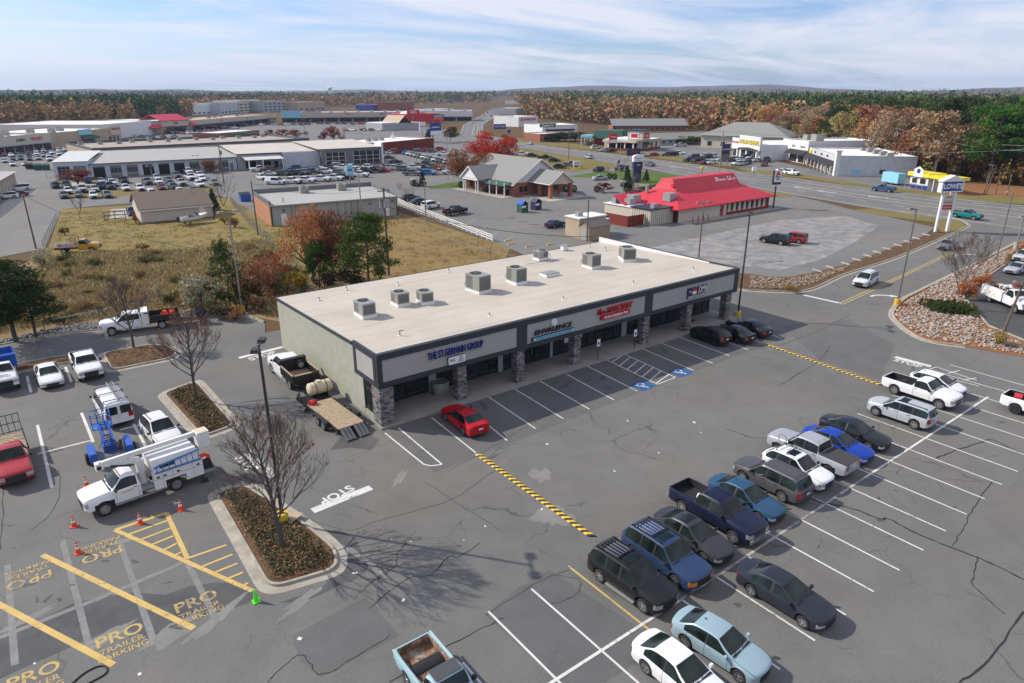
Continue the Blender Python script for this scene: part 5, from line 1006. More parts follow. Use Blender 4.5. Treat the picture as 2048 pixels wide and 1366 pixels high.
def proto_tree(name,kind,seed,h=10.,w=7.,leaf=.22,n=2600,base=.3,bark='bark'):
    r=np.random.default_rng(seed); rg=random.Random(seed); t=bpy.data.objects.new(name,None); C.objects.link(t); mb=MB(); cl=[]
    if kind=='round':
        th=h*base; top,_=limb(mb,(0,0,-.1),(0,0,1),th,h*.028,h*.02,rg,2,.05)
        for i in range(11):
            a=2*PI*i/11*1.9+rg.random(); el=rg.uniform(.25,1.25); L=h*(1-base)*rg.uniform(.45,.8); e,_=limb(mb,top,(math.cos(a)*math.cos(el)*w/h*1.3,math.sin(a)*math.cos(el)*w/h*1.3,math.sin(el)),L,h*.014,h*.004,rg)
            cr=w*rg.uniform(.16,.27); cl.append((e.x,e.y,e.z,cr,cr,cr*.8))
        for i in range(10):
            a=rg.random()*6.28; rr=w*.42*math.sqrt(rg.random()); z=h*(base+.1+(.82-base)*rg.random()); k=math.sqrt(max(.05,1-((z-h*.6)/(h*.45))**2)); cr=w*rg.uniform(.13,.23); cl.append((rr*k*math.cos(a),rr*k*math.sin(a),z,cr,cr,cr*.8))
        q=cloud(cl,n,leaf,r,.35)
    elif kind=='pine':
        limb(mb,(0,0,-.1),(0,0,1),h*.97,h*.02,h*.004,rg,5,.04); k=int(15)
        for i in range(k):
            z=h*(base+(1-base)*i/k*.97); R_=w*.5*(1-(i/k)**1.6*.75)*rg.uniform(.55,1.1)
            for j in range(3):
                a=rg.random()*6.28; e,_=limb(mb,(0,0,z-.3),(math.cos(a),math.sin(a),.25),R_,h*.006,h*.002,rg,2,.15,4); cr=w*rg.uniform(.11,.19); cl.append((e.x,e.y,e.z,cr*1.2,cr*1.2,cr*.55))
        cl.append((0,0,h*.96,w*.1,w*.1,w*.12)); q=cloud(cl,n,leaf,r,.2,0,.3)
    elif kind=='cone':
        limb(mb,(0,0,-.1),(0,0,1),h*.9,h*.02,h*.004,rg,2,.02)
        for i in range(26):
            u=i/26; a=i*2.4; z=h*(.06+.92*u); R_=w*.5*(1-u)**.8; cr=w*.17*(1-u*.6); cl.append((math.cos(a)*R_*.65,math.sin(a)*R_*.65,z,cr,cr,cr*1.2))
        q=cloud(cl,n,leaf,r,.4,0,.4)
    elif kind=='shrub':
        for i in range(7): a=i*.9; limb(mb,(0,0,-.05),(math.cos(a)*.5,math.sin(a)*.5,1),h*.7,.05,.015,rg,2,.2,5)
        for i in range(13):
            a=rg.random()*6.28; rr=w*.36*math.sqrt(rg.random()); cr=w*rg.uniform(.14,.22); cl.append((rr*math.cos(a),rr*math.sin(a),h*rg.uniform(.25,.82),cr,cr,min(cr,h*.22)))
        q=cloud(cl,n,leaf,r,.3)
    elif kind=='ball':
        limb(mb,(0,0,-.05),(0,0,1),h*.5,.06,.03,rg,2,.02,5); cl=[(0,0,h*.5,w*.5,w*.5,h*.5)]; q=cloud(cl,n,leaf,r,.85)
    mb.build('trunk',bark,t); o=link('crown',quads_mesh('crown',q,'leaves'),t); return t
def proto_bare(name,seed,h,spread,stems=1,bark='bark',tw='twig',levels=4,leafy=0,low=.28):
    rg=random.Random(seed); t=bpy.data.objects.new(name,None); C.objects.link(t); mb=MB(); tb=MB(); tips=[]
    def br(p,d,L,r,lv):
        m=mb if lv<2 else tb; e,d2=limb(m,p,d,L,r,r*.62,rg,3 if lv<2 else 2,.16,6 if lv<2 else (4 if lv<3 else 3))
        if lv>=levels: tips.append(e); return
        for i in range(rg.choice((3,3,4)) if lv<3 else 3):
            a=rg.random()*6.28; sp=rg.uniform(.4,.85)*spread; dd=(d2+Vector((math.cos(a)*sp,math.sin(a)*sp,rg.uniform(-.05,.3)))).normalized(); f=rg.uniform(.55,1.0); q=Vector(p).lerp(e,f); br(q,dd,L*rg.uniform(.55,.8),max(.008,r*.55),lv+1)
    for s in range(stems):
        a=2*PI*s/max(1,stems); lean=.0 if stems==1 else .45; d0=Vector((math.cos(a)*lean,math.sin(a)*lean,1)); r0=h*.021/(1 if stems==1 else 1.7)
        p=Vector((0,0,-.1)); nseg=7; seg=[p]
        for i in range(nseg): d0=(d0+Vector((rg.uniform(-.06,.06),rg.uniform(-.06,.06),.06))).normalized(); p=p+d0*h*.92/nseg; seg.append(p)
        for i in range(nseg): mb.cyl(seg[i],seg[i+1],r0*(1-i/nseg*.85),r0*(1-(i+1)/nseg*.85),7,0,False)
        for i in range(22 if stems==1 else 10):
            u=low+(.97-low)*i/21 if stems==1 else low+(.95-low)*i/9; k=u*nseg; j=min(nseg-1,int(k)); q=seg[j].lerp(seg[j+1],k-j); a2=i*2.4+rg.random(); up=.35+.5*u
            br(q,Vector((math.cos(a2)*spread,math.sin(a2)*spread,up)),h*.34*(1.08-u*.75),r0*.42*(1-u*.5),1)
    mb.build('trunk',bark,t); tb.build('branches',tw,t)
    if leafy:
        r=np.random.default_rng(seed); P_=np.array([tuple(x) for x in rg.sample(tips,min(len(tips),leafy))]); o=link('dead_leaves',quads_mesh('dead_leaves',rand_quads(P_+r.normal(size=P_.shape)*.12,.09,r),'leaves'),t); o.color=(.32,.09,.05,1)
    return t
def put(proto,px,top=None,label=None,cat='tree',col=None,h0=None,wid=None,group=None,rz=None,xy=None,name=None,scale=None,z=0):
    b=xy or g(*px); s=scale or 1.
    if top is not None: s=max(.2,hz(b,top))/h0
    o=copy_thing(proto,(b[0],b[1],z),rng.random()*6.28 if rz is None else rz,label,group,col,('crown',)); 
    sx=s if wid is None else wid; o.scale=(sx,sx,s); o['category']=cat
    if name: o.name=name
    return o
PR={}
def P_(k,*a,**kw):
    PR[k]=proto_tree(*a,**kw); return PR[k]
P_('r1','autumn_tree','round',11,h=10,w=9,n=3000,leaf=.26); P_('r2','autumn_tree','round',12,h=10,w=7,n=2400,leaf=.24,base=.22); P_('r3','autumn_tree','round',13,h=10,w=8,n=1500,leaf=.22,base=.2); P_('p1','pine_tree','pine',21,h=10,w=6,n=3600,leaf=.24,base=.35); P_('p2','pine_tree','pine',22,h=10,w=7,n=3000,leaf=.26,base=.1); P_('c1','evergreen_tree','cone',31,h=6,w=3.4,n=2200,leaf=.17); P_('s1','shrub','shrub',41,h=2,w=2.6,n=1400,leaf=.09); P_('s2','shrub','shrub',42,h=2,w=2.4,n=900,leaf=.08); P_('b1','round_shrub','ball',51,h=1.4,w=1.5,n=900,leaf=.08)
P_('big','autumn_tree','round',61,h=10,w=9,n=9000,leaf=.13,base=.15); P_('bigpine','pine_tree','pine',62,h=10,w=7,n=11000,leaf=.16,base=.3)
BARE1=proto_bare('bare_tree',71,7.6,.70,1,levels=5,low=.24,leafy=40); BARE2=proto_bare('bare_tree',72,7,.55,1,levels=5,low=.3,leafy=90); BARE3=proto_bare('bare_tree',73,7.6,.75,5,'pale_bark','twig',levels=4,low=.25,leafy=120); BARE4=proto_bare('bare_tree',74,6.,.6,3,'bark','twig',levels=3,low=.2)
RUST=(.29,.135,.065); ORNG=(.4,.18,.05); BRWN=(.2,.115,.06); REDL=(.32,.03,.02); GRNP=(.06,.105,.022); DKG=(.03,.06,.02); YEL=(.24,.17,.03); OLV=(.09,.09,.028); GRY=(.12,.09,.07); CREAM=(.38,.36,.26); PINK=(.28,.11,.07); BRG=(.045,.12,.02)
# foreground bare trees
def single(proto,px,label,cat='tree',z=0.,rz=0,s=1.):
    b=g(*px); proto.location=(b[0],b[1],z); proto.rotation_euler=(0,0,rz); proto.scale=(s,s,s); return setp(proto,label,cat)
single(BARE1,(565,1100),'leafless dark tree in the planted island in front of the lamp post',z=.2); single(BARE2,(395,803),'bare tree with a few red leaves in the island beside the white utility vehicle',z=.2)
o=copy_thing(BARE2,(*g(268,697),.2),2.2,'bare tree in the small island in front of the dump truck on the back lane'); o.scale=(.92,.92,.9)
single(BARE3,(1920,592),'many-stemmed pale bare tree beside the rock bed at the right',z=.05)
o=copy_thing(BARE4,(*g(160,425),0),1,'small bare rust-brown tree by the driveway of the tan garage'); o.scale=(.8,.8,.72); o['category']='tree'
o=copy_thing(BARE4,(*g(447,412),0),2,'bare brown tree beside the dark evergreen at the end of the tan garage'); o.scale=(1.25,1.25,1.15); o['category']='tree'
BARE4.location=(*g(818,400),0); BARE4.scale=(.75,.75,.5); setp(BARE4,'low bare bush in front of the white pickups at the dealer lot','bush')
for px,s,l in (((1005,388),.45,'small bare tree in the bank foundation bed'),((1275,373),.62,'bare crape myrtle clump beside the bank pylon sign'),((1213,352),.5,'bare crape myrtle on the bank lawn by the flagpole'),((800,380),.35,'thin bare sapling by the flat metal-roofed building')): o=copy_thing(BARE4,(*g(*px),0),s*9,l); o['category']='tree'; o.scale=(s*1.1,s*1.1,s)
S1,S2,B1=PR['s1'],PR['s2'],PR['b1']
put(PR['bigpine'],(738,588),425,'tall irregular green pine behind the shop building',col=GRNP,h0=10,rz=.4,name='pine_tree'); put(PR['big'],(628,566),378,'tall orange and rust autumn tree left of the green pine',col=(.46,.21,.10),h0=10,wid=.72,name='autumn_tree')
put(PR['big'],(668,560),390,'reddish-brown thin autumn tree behind the green pine',col=(.2,.085,.05),h0=10,wid=.6,rz=2,name='autumn_tree')
put(PR['bigpine'],(640,580),478,'small bright green pine in the thicket beside the tall pine',col=(.05,.11,.02),h0=10,wid=.5)
put(PR['bigpine'],(32,684),522,'broad dark evergreen at the left edge above the back lane',col=(.035,.065,.02),h0=10,wid=1.25,rz=2); put(PR['bigpine'],(72,676),560,'smaller evergreen leaning beside the broad one at the left edge',col=(.05,.08,.025),h0=10,wid=.8,rz=1)
put(PR['p2'],(460,612),474,'narrow green pine beside the tall lamp post at the lane end',col=(.06,.10,.03),h0=10,wid=.55,rz=1)
put(PR['r3'],(522,612),505,'red-leaved small tree in the thicket behind the shop corner',col=(.3,.115,.075),h0=10,wid=.5); put(PR['r3'],(548,575),500,'orange small tree in the thicket near the chain-link fence',col=(.35,.11,.06),h0=10,wid=.5,rz=3)
for i,(px,top,w,c,l,pr) in enumerate((((408,622),548,1.9,CREAM,'large cream-plumed bush beside the narrow pine',S1),((88,535),492,1.4,CREAM,'cream-plumed bush near the yellow truck',S2),((318,600),566,.5,CREAM,'small cream-plumed bush in the middle of the weeds',S2),((378,612),574,1.2,ORNG,'orange bush left of the large cream bush',S2),((345,607),580,1.1,OLV,'olive green bush in the weeds left of the orange bush',S2),((492,618),560,1.5,OLV,'olive bush between the lamp post and the shop',S1),((520,625),585,1.3,BRWN,'brown bush at the back corner of the shop',S2),((555,600),540,1.4,(.13,.12,.05),'grey-green bush behind the shop corner',S1),((590,590),545,1.5,YEL,'yellow-green bush below the orange autumn tree',S1),((605,590),560,1.2,CREAM,'pale plumed bush below the orange autumn tree',S2),((650,582),540,1.4,GRY,'grey tangle of brush at the foot of the pines',S1),((700,582),530,1.6,(.1,.085,.06),'dark brush under the tall green pine',S1),((760,560),520,1.0,(.08,.08,.035),'low green brush by the wooden utility pole',S2),((580,560),530,1.2,(.05,.09,.03),'dark green cedar-like bush near the orange tree',S1),((535,520),498,1.0,OLV,'olive bush along the chain-link fence',S2),((450,448),428,.9,(.3,.22,.03),'yellow-leaved bush beside the tan garage yard',S2),((470,455),430,1.2,BRWN,'brown bush along the yard fence',S2),((272,447),424,.7,PINK,'reddish bush at the left end of the tan garage',S2),((130,470),452,.8,OLV,'low green shrub in the yard by the fence',S2),((285,500),486,1.0,BRWN,'dark weed clump in the yard beside the weeds',S2),((442,634),600,1.3,(.13,.11,.05),'pale bush below the lamp post at the lane end',S1),((470,640),610,1.2,RUST,'rust bush at the end of the back lane',S2))): put(pr,px,top,l,'bush',c,h0=2,wid=w,name='bush')
put(PR['c1'],(428,420),376,'dark evergreen at the right end of the tan garage',col=DKG,h0=6,wid=.95,name='evergreen_tree'); put(PR['c1'],(845,373),343,'clipped conical evergreen at the bank driveway',col=(.022,.05,.014),h0=6,wid=.8,name='evergreen_tree')
put(PR['r2'],(157,372),337,'round russet tree in front of the garage doors',col=(.22,.06,.03),h0=10,wid=.95); put(PR['r2'],(422,346),318,'orange-brown tree by the last garage doors',col=(.24,.10,.04),h0=10,wid=.72)
put(PR['big'],(988,338),248,'brilliant red maple behind the bank',col=(.48,.05,.025),h0=10,wid=1.65,name='maple_tree'); put(PR['big'],(935,372),283,'large russet brown tree beside the bank porch',col=(.24,.095,.04),h0=10,wid=1.3,rz=1,name='autumn_tree'); put(PR['big'],(1010,330),292,'orange-brown tree peeping over the bank roof',col=(.28,.09,.035),h0=10,wid=.75,rz=3)
put(PR['r1'],(901,284),253,'round olive-brown tree by the highway junction',col=(.10,.065,.025),h0=10,wid=.8); put(PR['c1'],(858,285),258,'green cone-shaped evergreen beside the dark brick hall',col=(.03,.06,.02),h0=6,wid=2.0)
put(PR['c1'],(1254,360),330,'green conical tree beside the bank pylon sign',col=(.03,.075,.02),h0=6,wid=.8); put(PR['c1'],(1292,362),338,'dark green shrub tree right of the bank pylon sign',col=(.03,.06,.02),h0=6,wid=.7)
put(PR['r2'],(1207,385),364,'burgundy ornamental maple in the bank car park bed',col=(.12,.018,.02),h0=10,wid=.5,name='maple_tree')
for i,(px,top,l) in enumerate((((1193,384),372,'round green shrub beside the burgundy maple'),((1219,358),346,'first round shrub in the bank bed by the flagpole'),((1229,359),347,'second round shrub in the bank bed by the flagpole'),((1258,365),352,'round shrub under the bank conical tree'),((922,376),362,'round shrub at the left corner of the bank porch'),((976,385),374,'round shrub left of the bank windows'),((992,388),377,'round shrub under the bank awning'),((1010,391),380,'round shrub right of the bank awning'),((1132,384),368,'clipped shrub behind the bank drive-through'),((1148,384),370,'clipped shrub right of the drive-through pillars'),((832,373),364,'low green shrub at the bank driveway sign'),((826,372),360,'low shrub beside the small white sign box'))): put(B1,px,top,l,'bush',(.035,.07,.02),h0=1.4,wid=1.0,name='round_shrub')
hed=thing('hedge','long clipped hedge behind the red-roofed restaurant','hedge'); a=g(1262,392); b=g(1345,378); r=np.random.default_rng(5); cl=[(a[0]+(b[0]-a[0])*k/9,a[1]+(b[1]-a[1])*k/9,.9,1.5,1.6,1.0) for k in range(10)]; o=link('foliage',quads_mesh('foliage',cloud(cl,3800,.14,r,.6),'leaves'),hed); o.color=(.06,.085,.022,1); mb=MB()
for c_ in cl: mb.cyl((c_[0],c_[1],0),(c_[0],c_[1],.9),.05)
mb.build('stems','bark',hed)
put(S1,(1252,388),360,'tall dark shrub at the left end of the hedge','bush',DKG,h0=2,wid=1.5)
jun=thing('juniper_bush','wide low green juniper bush on the rock bed by the bare tree','bush',(*g(1903,622),0)); r=np.random.default_rng(6); cl=[(math.cos(k*1.3)*2.0*((k%3)/2),math.sin(k*1.3)*2.6*((k%4)/3),.45,1.1,1.1,.5) for k in range(16)]; o=link('foliage',quads_mesh('foliage',cloud(cl,4200,.12,r,.5),'leaves'),jun); o.color=(.055,.08,.022,1)
mb=MB()
for k in range(8): mb.cyl((0,0,-.05),(math.cos(k)*1.6,math.sin(k)*1.8,.4),.05,.02,5)
mb.build('stems','bark',jun)
put(S2,(1932,600),560,'orange leafy bush spilling from the rock bed beside the truck','bush',(.45,.13,.03),h0=2,wid=1.1); put(S2,(1960,572),545,'orange bush beside the kerb of the truck lot','bush',(.45,.15,.04),h0=2,wid=1.3,rz=2); put(S2,(2030,520),505,'yellow-tan grass clump at the corner of the truck lot','bush',(.32,.22,.06),h0=2,wid=1.2); put(S2,(1995,690),655,'yellow dry grass clump at the foot of the leaning pole','bush',(.38,.28,.09),h0=2,wid=.8); put(S2,(1585,583),568,'straw-coloured bush at the kerb of the access road','bush',(.33,.2,.08),h0=2,wid=1.2)
# lot trees farther off
for px,top,w,c,l in (((566,276),257,.9,(.25,.06,.045),'left of the two red trees in the far shopping car park'),((591,276),258,.9,(.24,.07,.045),'right of the two red trees in the far shopping car park'),((540,272),258,.6,(.2,.06,.05),'small reddish tree left of the pair in the far car park'),((668,284),250,1.1,(.28,.09,.07),'tall pinkish autumn tree behind the dealership roof'),((648,282),262,.7,(.16,.05,.05),'dark red tree left of the pinkish autumn tree'),((612,272),262,.35,GRY,'thin bare tree right of the red pair in the far car park'),((276,262),256,.5,BRWN,'small dark tree against the long white wall'),((337,268),258,.55,(.2,.10,.04),'orange street tree in front of the red-awning store'),((258,273),267,.9,(.15,.07,.05),'wide brown shrub at the end of the white wall'),((1010,281),268,.5,(.2,.12,.04),'orange street tree beside the highway flag')): put(PR['r2'],px,top,l,'tree',c,h0=10,wid=w)
for px,top,w,c,l in (((1245,272),255,1.4,(.11,.09,.035),'olive bush row behind the chicken restaurant'),((1150,282),262,1.6,OLV,'yellow-green scrub left of the blue canopy'),((1110,283),266,1.5,DKG,'dark green evergreens behind the green roadside sign'),((1130,283),262,1.4,(.05,.07,.025),'green trees between the roadside sign and the blue canopy'),((1345,287),270,1.6,BRG,'bright green tree in the hedge row behind the white lot'),((1375,288),271,1.6,(.06,.10,.03),'green tree right of the bright one in the hedge row'),((1405,289),272,1.6,(.10,.09,.03),'olive tree in the hedge row behind the white lot'),((1430,291),276,1.4,(.14,.06,.035),'reddish tree at the right end of the hedge row')): put(PR['r2'],px,top,l,'tree',c,h0=10,wid=w)
# weeds: nobody could count the blades
def inpoly(x,y,pl):
    c=False; n=len(pl)
    for i in range(n):
        x1,y1=pl[i]; x2,y2=pl[i-1]
        if (y1>y)!=(y2>y) and x<(x2-x1)*(y-y1)/(y2-y1)+x1: c=not c
    return c
def scatter(pxpoly,n,seed):
    pl=[g(*p) for p in pxpoly]; xs=[p[0] for p in pl]; ys=[p[1] for p in pl]; rg=random.Random(seed); out=[]
    while len(out)<n:
        x,y=rg.uniform(min(xs),max(xs)),rg.uniform(min(ys),max(ys))
        if inpoly(x,y,pl): out.append((x,y))
    return out
def tufts(name,pts,blades,hgt,spread,seed,stops,wid=.03,label=None,cat=None):
    r=np.random.default_rng(seed); c=np.repeat(np.array(pts),blades,0); n=len(c); base=np.concatenate([c+r.normal(size=(n,2))*spread,np.zeros((n,1))],1); hh=np.repeat(hgt*(.4+.9*r.random(len(pts))),blades)*(.6+.6*r.random(n)); lean=r.normal(size=(n,2))*.35
    tip=base+np.concatenate([lean*hh[:,None],hh[:,None]],1); a=r.random(n)*6.28; d=np.stack([np.cos(a),np.sin(a),0*a],1)*(wid*(.6+r.random(n)))[:,None]; mid=(base*.45+tip*.55); mid[:,2]+=.05*hh
    q=np.stack([base-d,mid-d*1.3,tip,mid+d*1.3],1); m,nt,p=nodes(name+'_blades'); ge=N(nt,'ShaderNodeNewGeometry'); v=pos(nt); f=noise(nt,v,.22,4,.7); mm=N(nt,'ShaderNodeMath',operation='MULTIPLY_ADD'); lk(nt,ge.outputs['Random Per Island'],mm.inputs[0]); mm.inputs[1].default_value=.45; lk(nt,f,mm.inputs[2]); lk(nt,ramp(nt,mm.outputs[0],*stops),p.inputs['Base Color']); p.inputs['Roughness'].default_value=.9; p.inputs['Specular IOR Level'].default_value=.1
    o=link(name,quads_mesh(name,q,name+'_blades')); return setp(o,label,cat,kind='stuff')
WST=((.40,(.2,.13,.075)),(.54,(.46,.33,.17)),(.63,(.26,.25,.09)),(.72,(.6,.47,.28)),(.8,(.24,.25,.09)),(.88,(.5,.36,.2)),(1,(.34,.22,.13)))
tufts('tall_weeds',scatter([(-120,700),(0,668),(97,650),(205,640),(400,612),(470,606),(600,640),(600,540),(560,500),(520,480),(400,500),(230,505),(110,512),(60,560),(-60,620)],4600,1),13,.55,.45,3,WST,.04,'tall dry weeds and brush filling the vacant field','weeds')
tufts('meadow_grass',scatter([(520,450),(560,455),(800,430),(985,487),(1015,500),(990,540),(780,600),(600,600)],900,2)+scatter([(110,498),(123,425),(270,420),(440,450),(520,470),(400,500),(250,505)],700,5),10,.22,.35,4,((.4,(.2,.13,.05)),(.6,(.3,.21,.08)),(.85,(.16,.15,.05))),.03,'dry golden grass of the open lot','grass')
def cover(name,polys,n,seed,col_stops,hgt,label,cat='ground cover',size=.07):
    r=np.random.default_rng(seed); rg=random.Random(seed); pts=[]
    for pl in polys:
        xs=[p[0] for p in pl]; ys=[p[1] for p in pl]; k=0
        while k<n:
            cx,cy=rg.uniform(min(xs),max(xs)),rg.uniform(min(ys),max(ys)); 
            if not inpoly(cx,cy,pl): continue
            for _ in range(22):
                x,y=cx+rg.gauss(0,.33),cy+rg.gauss(0,.33)
                if inpoly(x,y,pl): pts.append((x,y,.2+rg.random()*hgt)); k+=1
    m,nt,p=nodes(name+'_leaf'); ge=N(nt,'ShaderNodeNewGeometry'); f=noise(nt,pos(nt),.5,4); mm=N(nt,'ShaderNodeMath',operation='MULTIPLY_ADD'); lk(nt,ge.outputs['Random Per Island'],mm.inputs[0]); mm.inputs[1].default_value=.5; lk(nt,f,mm.inputs[2]); lk(nt,ramp(nt,mm.outputs[0],*col_stops),p.inputs['Base Color']); p.inputs['Roughness'].default_value=.85
    return setp(link(name,quads_mesh(name,rand_quads(np.array(pts),size,r,.3),name+'_leaf')),label,cat,kind='stuff')
cover('ground_cover',[off_poly(i1,.35),off_poly(i2,.3)],7000,9,((.4,(.03,.04,.015)),(.6,(.065,.07,.025)),(.78,(.11,.09,.035)),(.9,(.22,.13,.06))),.18,'trailing green ground cover in the parking islands')
cover('fallen_leaves',[off_poly(i3,.2),off_poly(i1,.1),off_poly(i2,.1)],2600,10,((.4,(.13,.07,.035)),(.7,(.25,.13,.06)),(.95,(.36,.22,.12))),.05,'brown fallen leaves and twigs in the parking islands','leaves',.05)
# rocks
def rocks(name,pts,seed,smin,smax,stops,label):
    r=np.random.default_rng(seed); bm=bmesh.new(); bmesh.ops.create_icosphere(bm,subdivisions=1,radius=1); bv=np.array([v.co[:] for v in bm.verts]); bf=np.array([[v.index for v in f.verts] for f in bm.faces]); bm.free(); n=len(pts); k=len(bv)
    V=bv[None]*(1+.28*r.normal(size=(n,k,1)))*(np.exp(r.uniform(math.log(smin),math.log(smax),n))[:,None,None])*r.uniform(.6,1.1,(n,1,3))*np.array([1,1,.7]); a=r.random(n)*6.28; ca,sa=np.cos(a)[:,None],np.sin(a)[:,None]; X=V[...,0]*ca-V[...,1]*sa; Y=V[...,0]*sa+V[...,1]*ca; P=np.array(pts); V=np.stack([X+P[:,:1],Y+P[:,1:2],V[...,2]+.08],2)
    T=(bf[None]+(np.arange(n)*k)[:,None,None]).reshape(-1,3); me=bpy.data.meshes.new(name); me.vertices.add(n*k); me.vertices.foreach_set('co',V.reshape(-1).astype(np.float32)); me.loops.add(T.size); me.loops.foreach_set('vertex_index',T.reshape(-1).astype(np.int32)); me.polygons.add(len(T)); me.polygons.foreach_set('loop_start',(np.arange(len(T))*3).astype(np.int32))
    m,nt,p=nodes(name+'_stone'); ge=N(nt,'ShaderNodeNewGeometry'); c=mix(nt,.4,ramp(nt,ge.outputs['Random Per Island'],*stops),ramp(nt,noise(nt,pos(nt),6,4),(.3,(.2,.2,.2)),(.7,(.8,.8,.8))),'OVERLAY'); lk(nt,c,p.inputs['Base Color']); p.inputs['Roughness'].default_value=.9; me.materials.append(m); me.update(calc_edges=True); return setp(link(name,me),label,'rocks',kind='stuff')
RB=[(1790,628),(1810,606),(1850,582),(1925,542),(1970,524),(2008,503),(2030,500),(2024,508),(2005,528),(1921,586),(1941,617),(1958,640),(1971,654),(2060,694),(2060,712),(1930,689),(1852,676),(1803,648)]
rocks('rock_bed_stones',scatter(RB,4200,21),5,.07,.23,((0,(.17,.14,.12)),(.3,(.3,.26,.22)),(.7,(.42,.38,.33)),(1,(.34,.18,.10))),'pale pink and tan landscape stones covering the rock bed')
rocks('riprap_stones',scatter([(-60,712),(0,688),(97,669),(212,656),(212,646),(120,656),(60,670),(-60,696)],1300,22)+scatter([(340,628),(440,618),(500,628),(440,634),(350,640)],420,23),6,.1,.32,((0,(.07,.07,.075)),(.5,(.14,.14,.145)),(1,(.24,.235,.23))),'grey riprap stones along the back lane kerb')
rocks('gravel_bank_stones',scatter([(1500,552),(1578,558),(1640,548),(1700,530),(1690,540),(1620,570),(1570,578),(1500,576)],1100,24),7,.06,.18,((0,(.2,.14,.09)),(.5,(.3,.22,.15)),(1,(.36,.30,.25))),'small brown stones on the bank between the access road and the gravel lot')
for i,(x,y) in enumerate(scatter([(90,655),(205,632),(400,600),(460,590),(560,540),(520,485),(400,505),(230,510),(120,520),(60,600)],44,77)):
    c,nm=[(OLV,'olive green'),(BRWN,'brown'),((.17,.16,.06),'grey-green'),((.3,.19,.11),'tan')][i%4]; o=put(S2,None,None,nm+' weed clump in the vacant field','bush',c,xy=(x,y),scale=rng.uniform(.35,.75),wid=rng.uniform(.6,1.3),group=nm+' weed clumps in the vacant field'); o.name='weed_clump'
# ---- woods
BND=[(-300,268),(0,262),(250,254),(300,246),(380,233),(430,224),(530,219),(700,213),(850,209),(960,206),(980,204),(996,196),(1022,196),(1040,212),(1050,234),(1128,244),(1225,252),(1377,259),(1440,268),(1600,298),(1700,317),(1830,350),(1950,372),(2300,380)]
BX=np.array([b[0] for b in BND]); BY=np.array([b[1] for b in BND])
def wood(x,y):
    u,v=proj(x,y)
    return -260<u<2250 and 184.5<v<np.interp(u,BX,BY)
PAL_R=[(RUST,'rust-brown'),((.36,.20,.095),'orange-brown'),((.25,.17,.11),'dull brown'),((.28,.13,.09),'reddish'),((.24,.2,.085),'olive-yellow'),((.29,.215,.15),'greyish tan')]
PAL_G=[((.07,.095,.035),'green pine'),((.045,.07,.03),'dark green pine')]
wr=random.Random(99); ind=[]; 
# nearest rank: individual trees, sorted by how large they show
cand=[]
step=8.6
for ix in range(-40,200):
    for iy in range(4,140):
        x=ix*step+wr.uniform(-3.4,3.4); y=iy*step+wr.uniform(-3.4,3.4); d=x*FX+y*FY
        if 120<d<760 and wood(x,y): cand.append((d,x,y))
cand.sort(); rest=cand[270:]
GL={}
for d,x,y in cand[:270]:
    u,v=proj(x,y); right=u>1030; gp=.12 if right else .3
    if 1060<u<1480: gp=.45
    if u>1930 and v>330: gp=.5
    if wr.random()<gp: c,nm=wr.choice(PAL_G); pr=PR['p1']; hh=wr.uniform(19,24); ww=wr.uniform(.75,1.0)*hh/10*1.25; lab='pine'
    else:
        c,nm=wr.choice(PAL_R); pr=wr.choice((PR['r1'],PR['r2'],PR['r3'])); hh=wr.uniform(12,19); ww=hh/10*wr.uniform(.75,1.05); lab='tree'
    if u>1930 and v>330 and lab=='pine': c=(.05,.12,.022); nm='bright green pine'
    k=wr.uniform(1.1,1.7)*(1 if lab!='pine' else .95); side='behind the discount store' if right else 'behind the grocery strip'; gname=nm+(' trees' if lab!='pine' else 's')+' in the wood '+side
    l=('%s tree in the autumn wood %s' if lab!='pine' else '%s in the autumn wood %s')%(nm,side)
    o=put(pr,None,None,l,'tree',tuple(q*k for q in c),xy=(x,y),scale=hh/10,wid=ww,group=gname); o.name='pine_tree' if lab=='pine' else 'autumn_tree'; 
# everything farther off as one woodland mass
far=[(x,y,1.) for d,x,y in rest]
for r0,r1,st in ((760,1300,15.),(1300,2300,27.),(2300,4300,52.)):
    n=int(r1/st)
    for ix in range(-n,n+1):
        for iy in range(-n//3,n+1):
            x=ix*st+wr.uniform(-.42,.42)*st; y=iy*st+wr.uniform(-.42,.42)*st; d=x*FX+y*FY
            if r0<d<=r1 and abs(x*RX+y*RY)<d*.85 and wood(x,y): far.append((x,y,st/9.5))
def woodland(name,pts,mats,seed,pine):
    r=np.random.default_rng(seed); Q=[]
    for nq,sel in ((90,lambda s:s<1.2),(44,lambda s:1.2<=s<2.5),(22,lambda s:s>=2.5)):
        pp=[p for p in pts if sel(p[2])]
        if not pp: continue
        n=len(pp); A=np.array(pp); hh=r.uniform(17,22,n) if pine else r.uniform(13,19,n)*(1 if name!='undergrowth' else .3); sc=np.minimum(A[:,2],4.5)**.75; rad=(2.6 if pine else 4.2)*sc*r.uniform(.75,1.2,n); zz=np.array([hill(p[0],p[1]) for p in pp]); d=r.normal(size=(n,nq,3)); d/=np.linalg.norm(d,axis=2,keepdims=True); d[...,2]=d[...,2]*1.0; k=.55+.45*r.random((n,nq,1)); lump=1+.22*np.sin(d[...,:1]*5+A[:,:1,None])
        c=d*k*lump*np.stack([rad,rad,hh*(.5 if pine else .48)],1)[:,None,:]; c+=np.stack([A[:,0],A[:,1],zz+hh*.55],1)[:,None,:]; Q.append(rand_quads(c.reshape(-1,3),(.95 if pine else 1.15)*np.repeat(sc,nq),r,0,.7))
    me=quads_mesh(name,np.concatenate(Q),mats); return link(name,me)
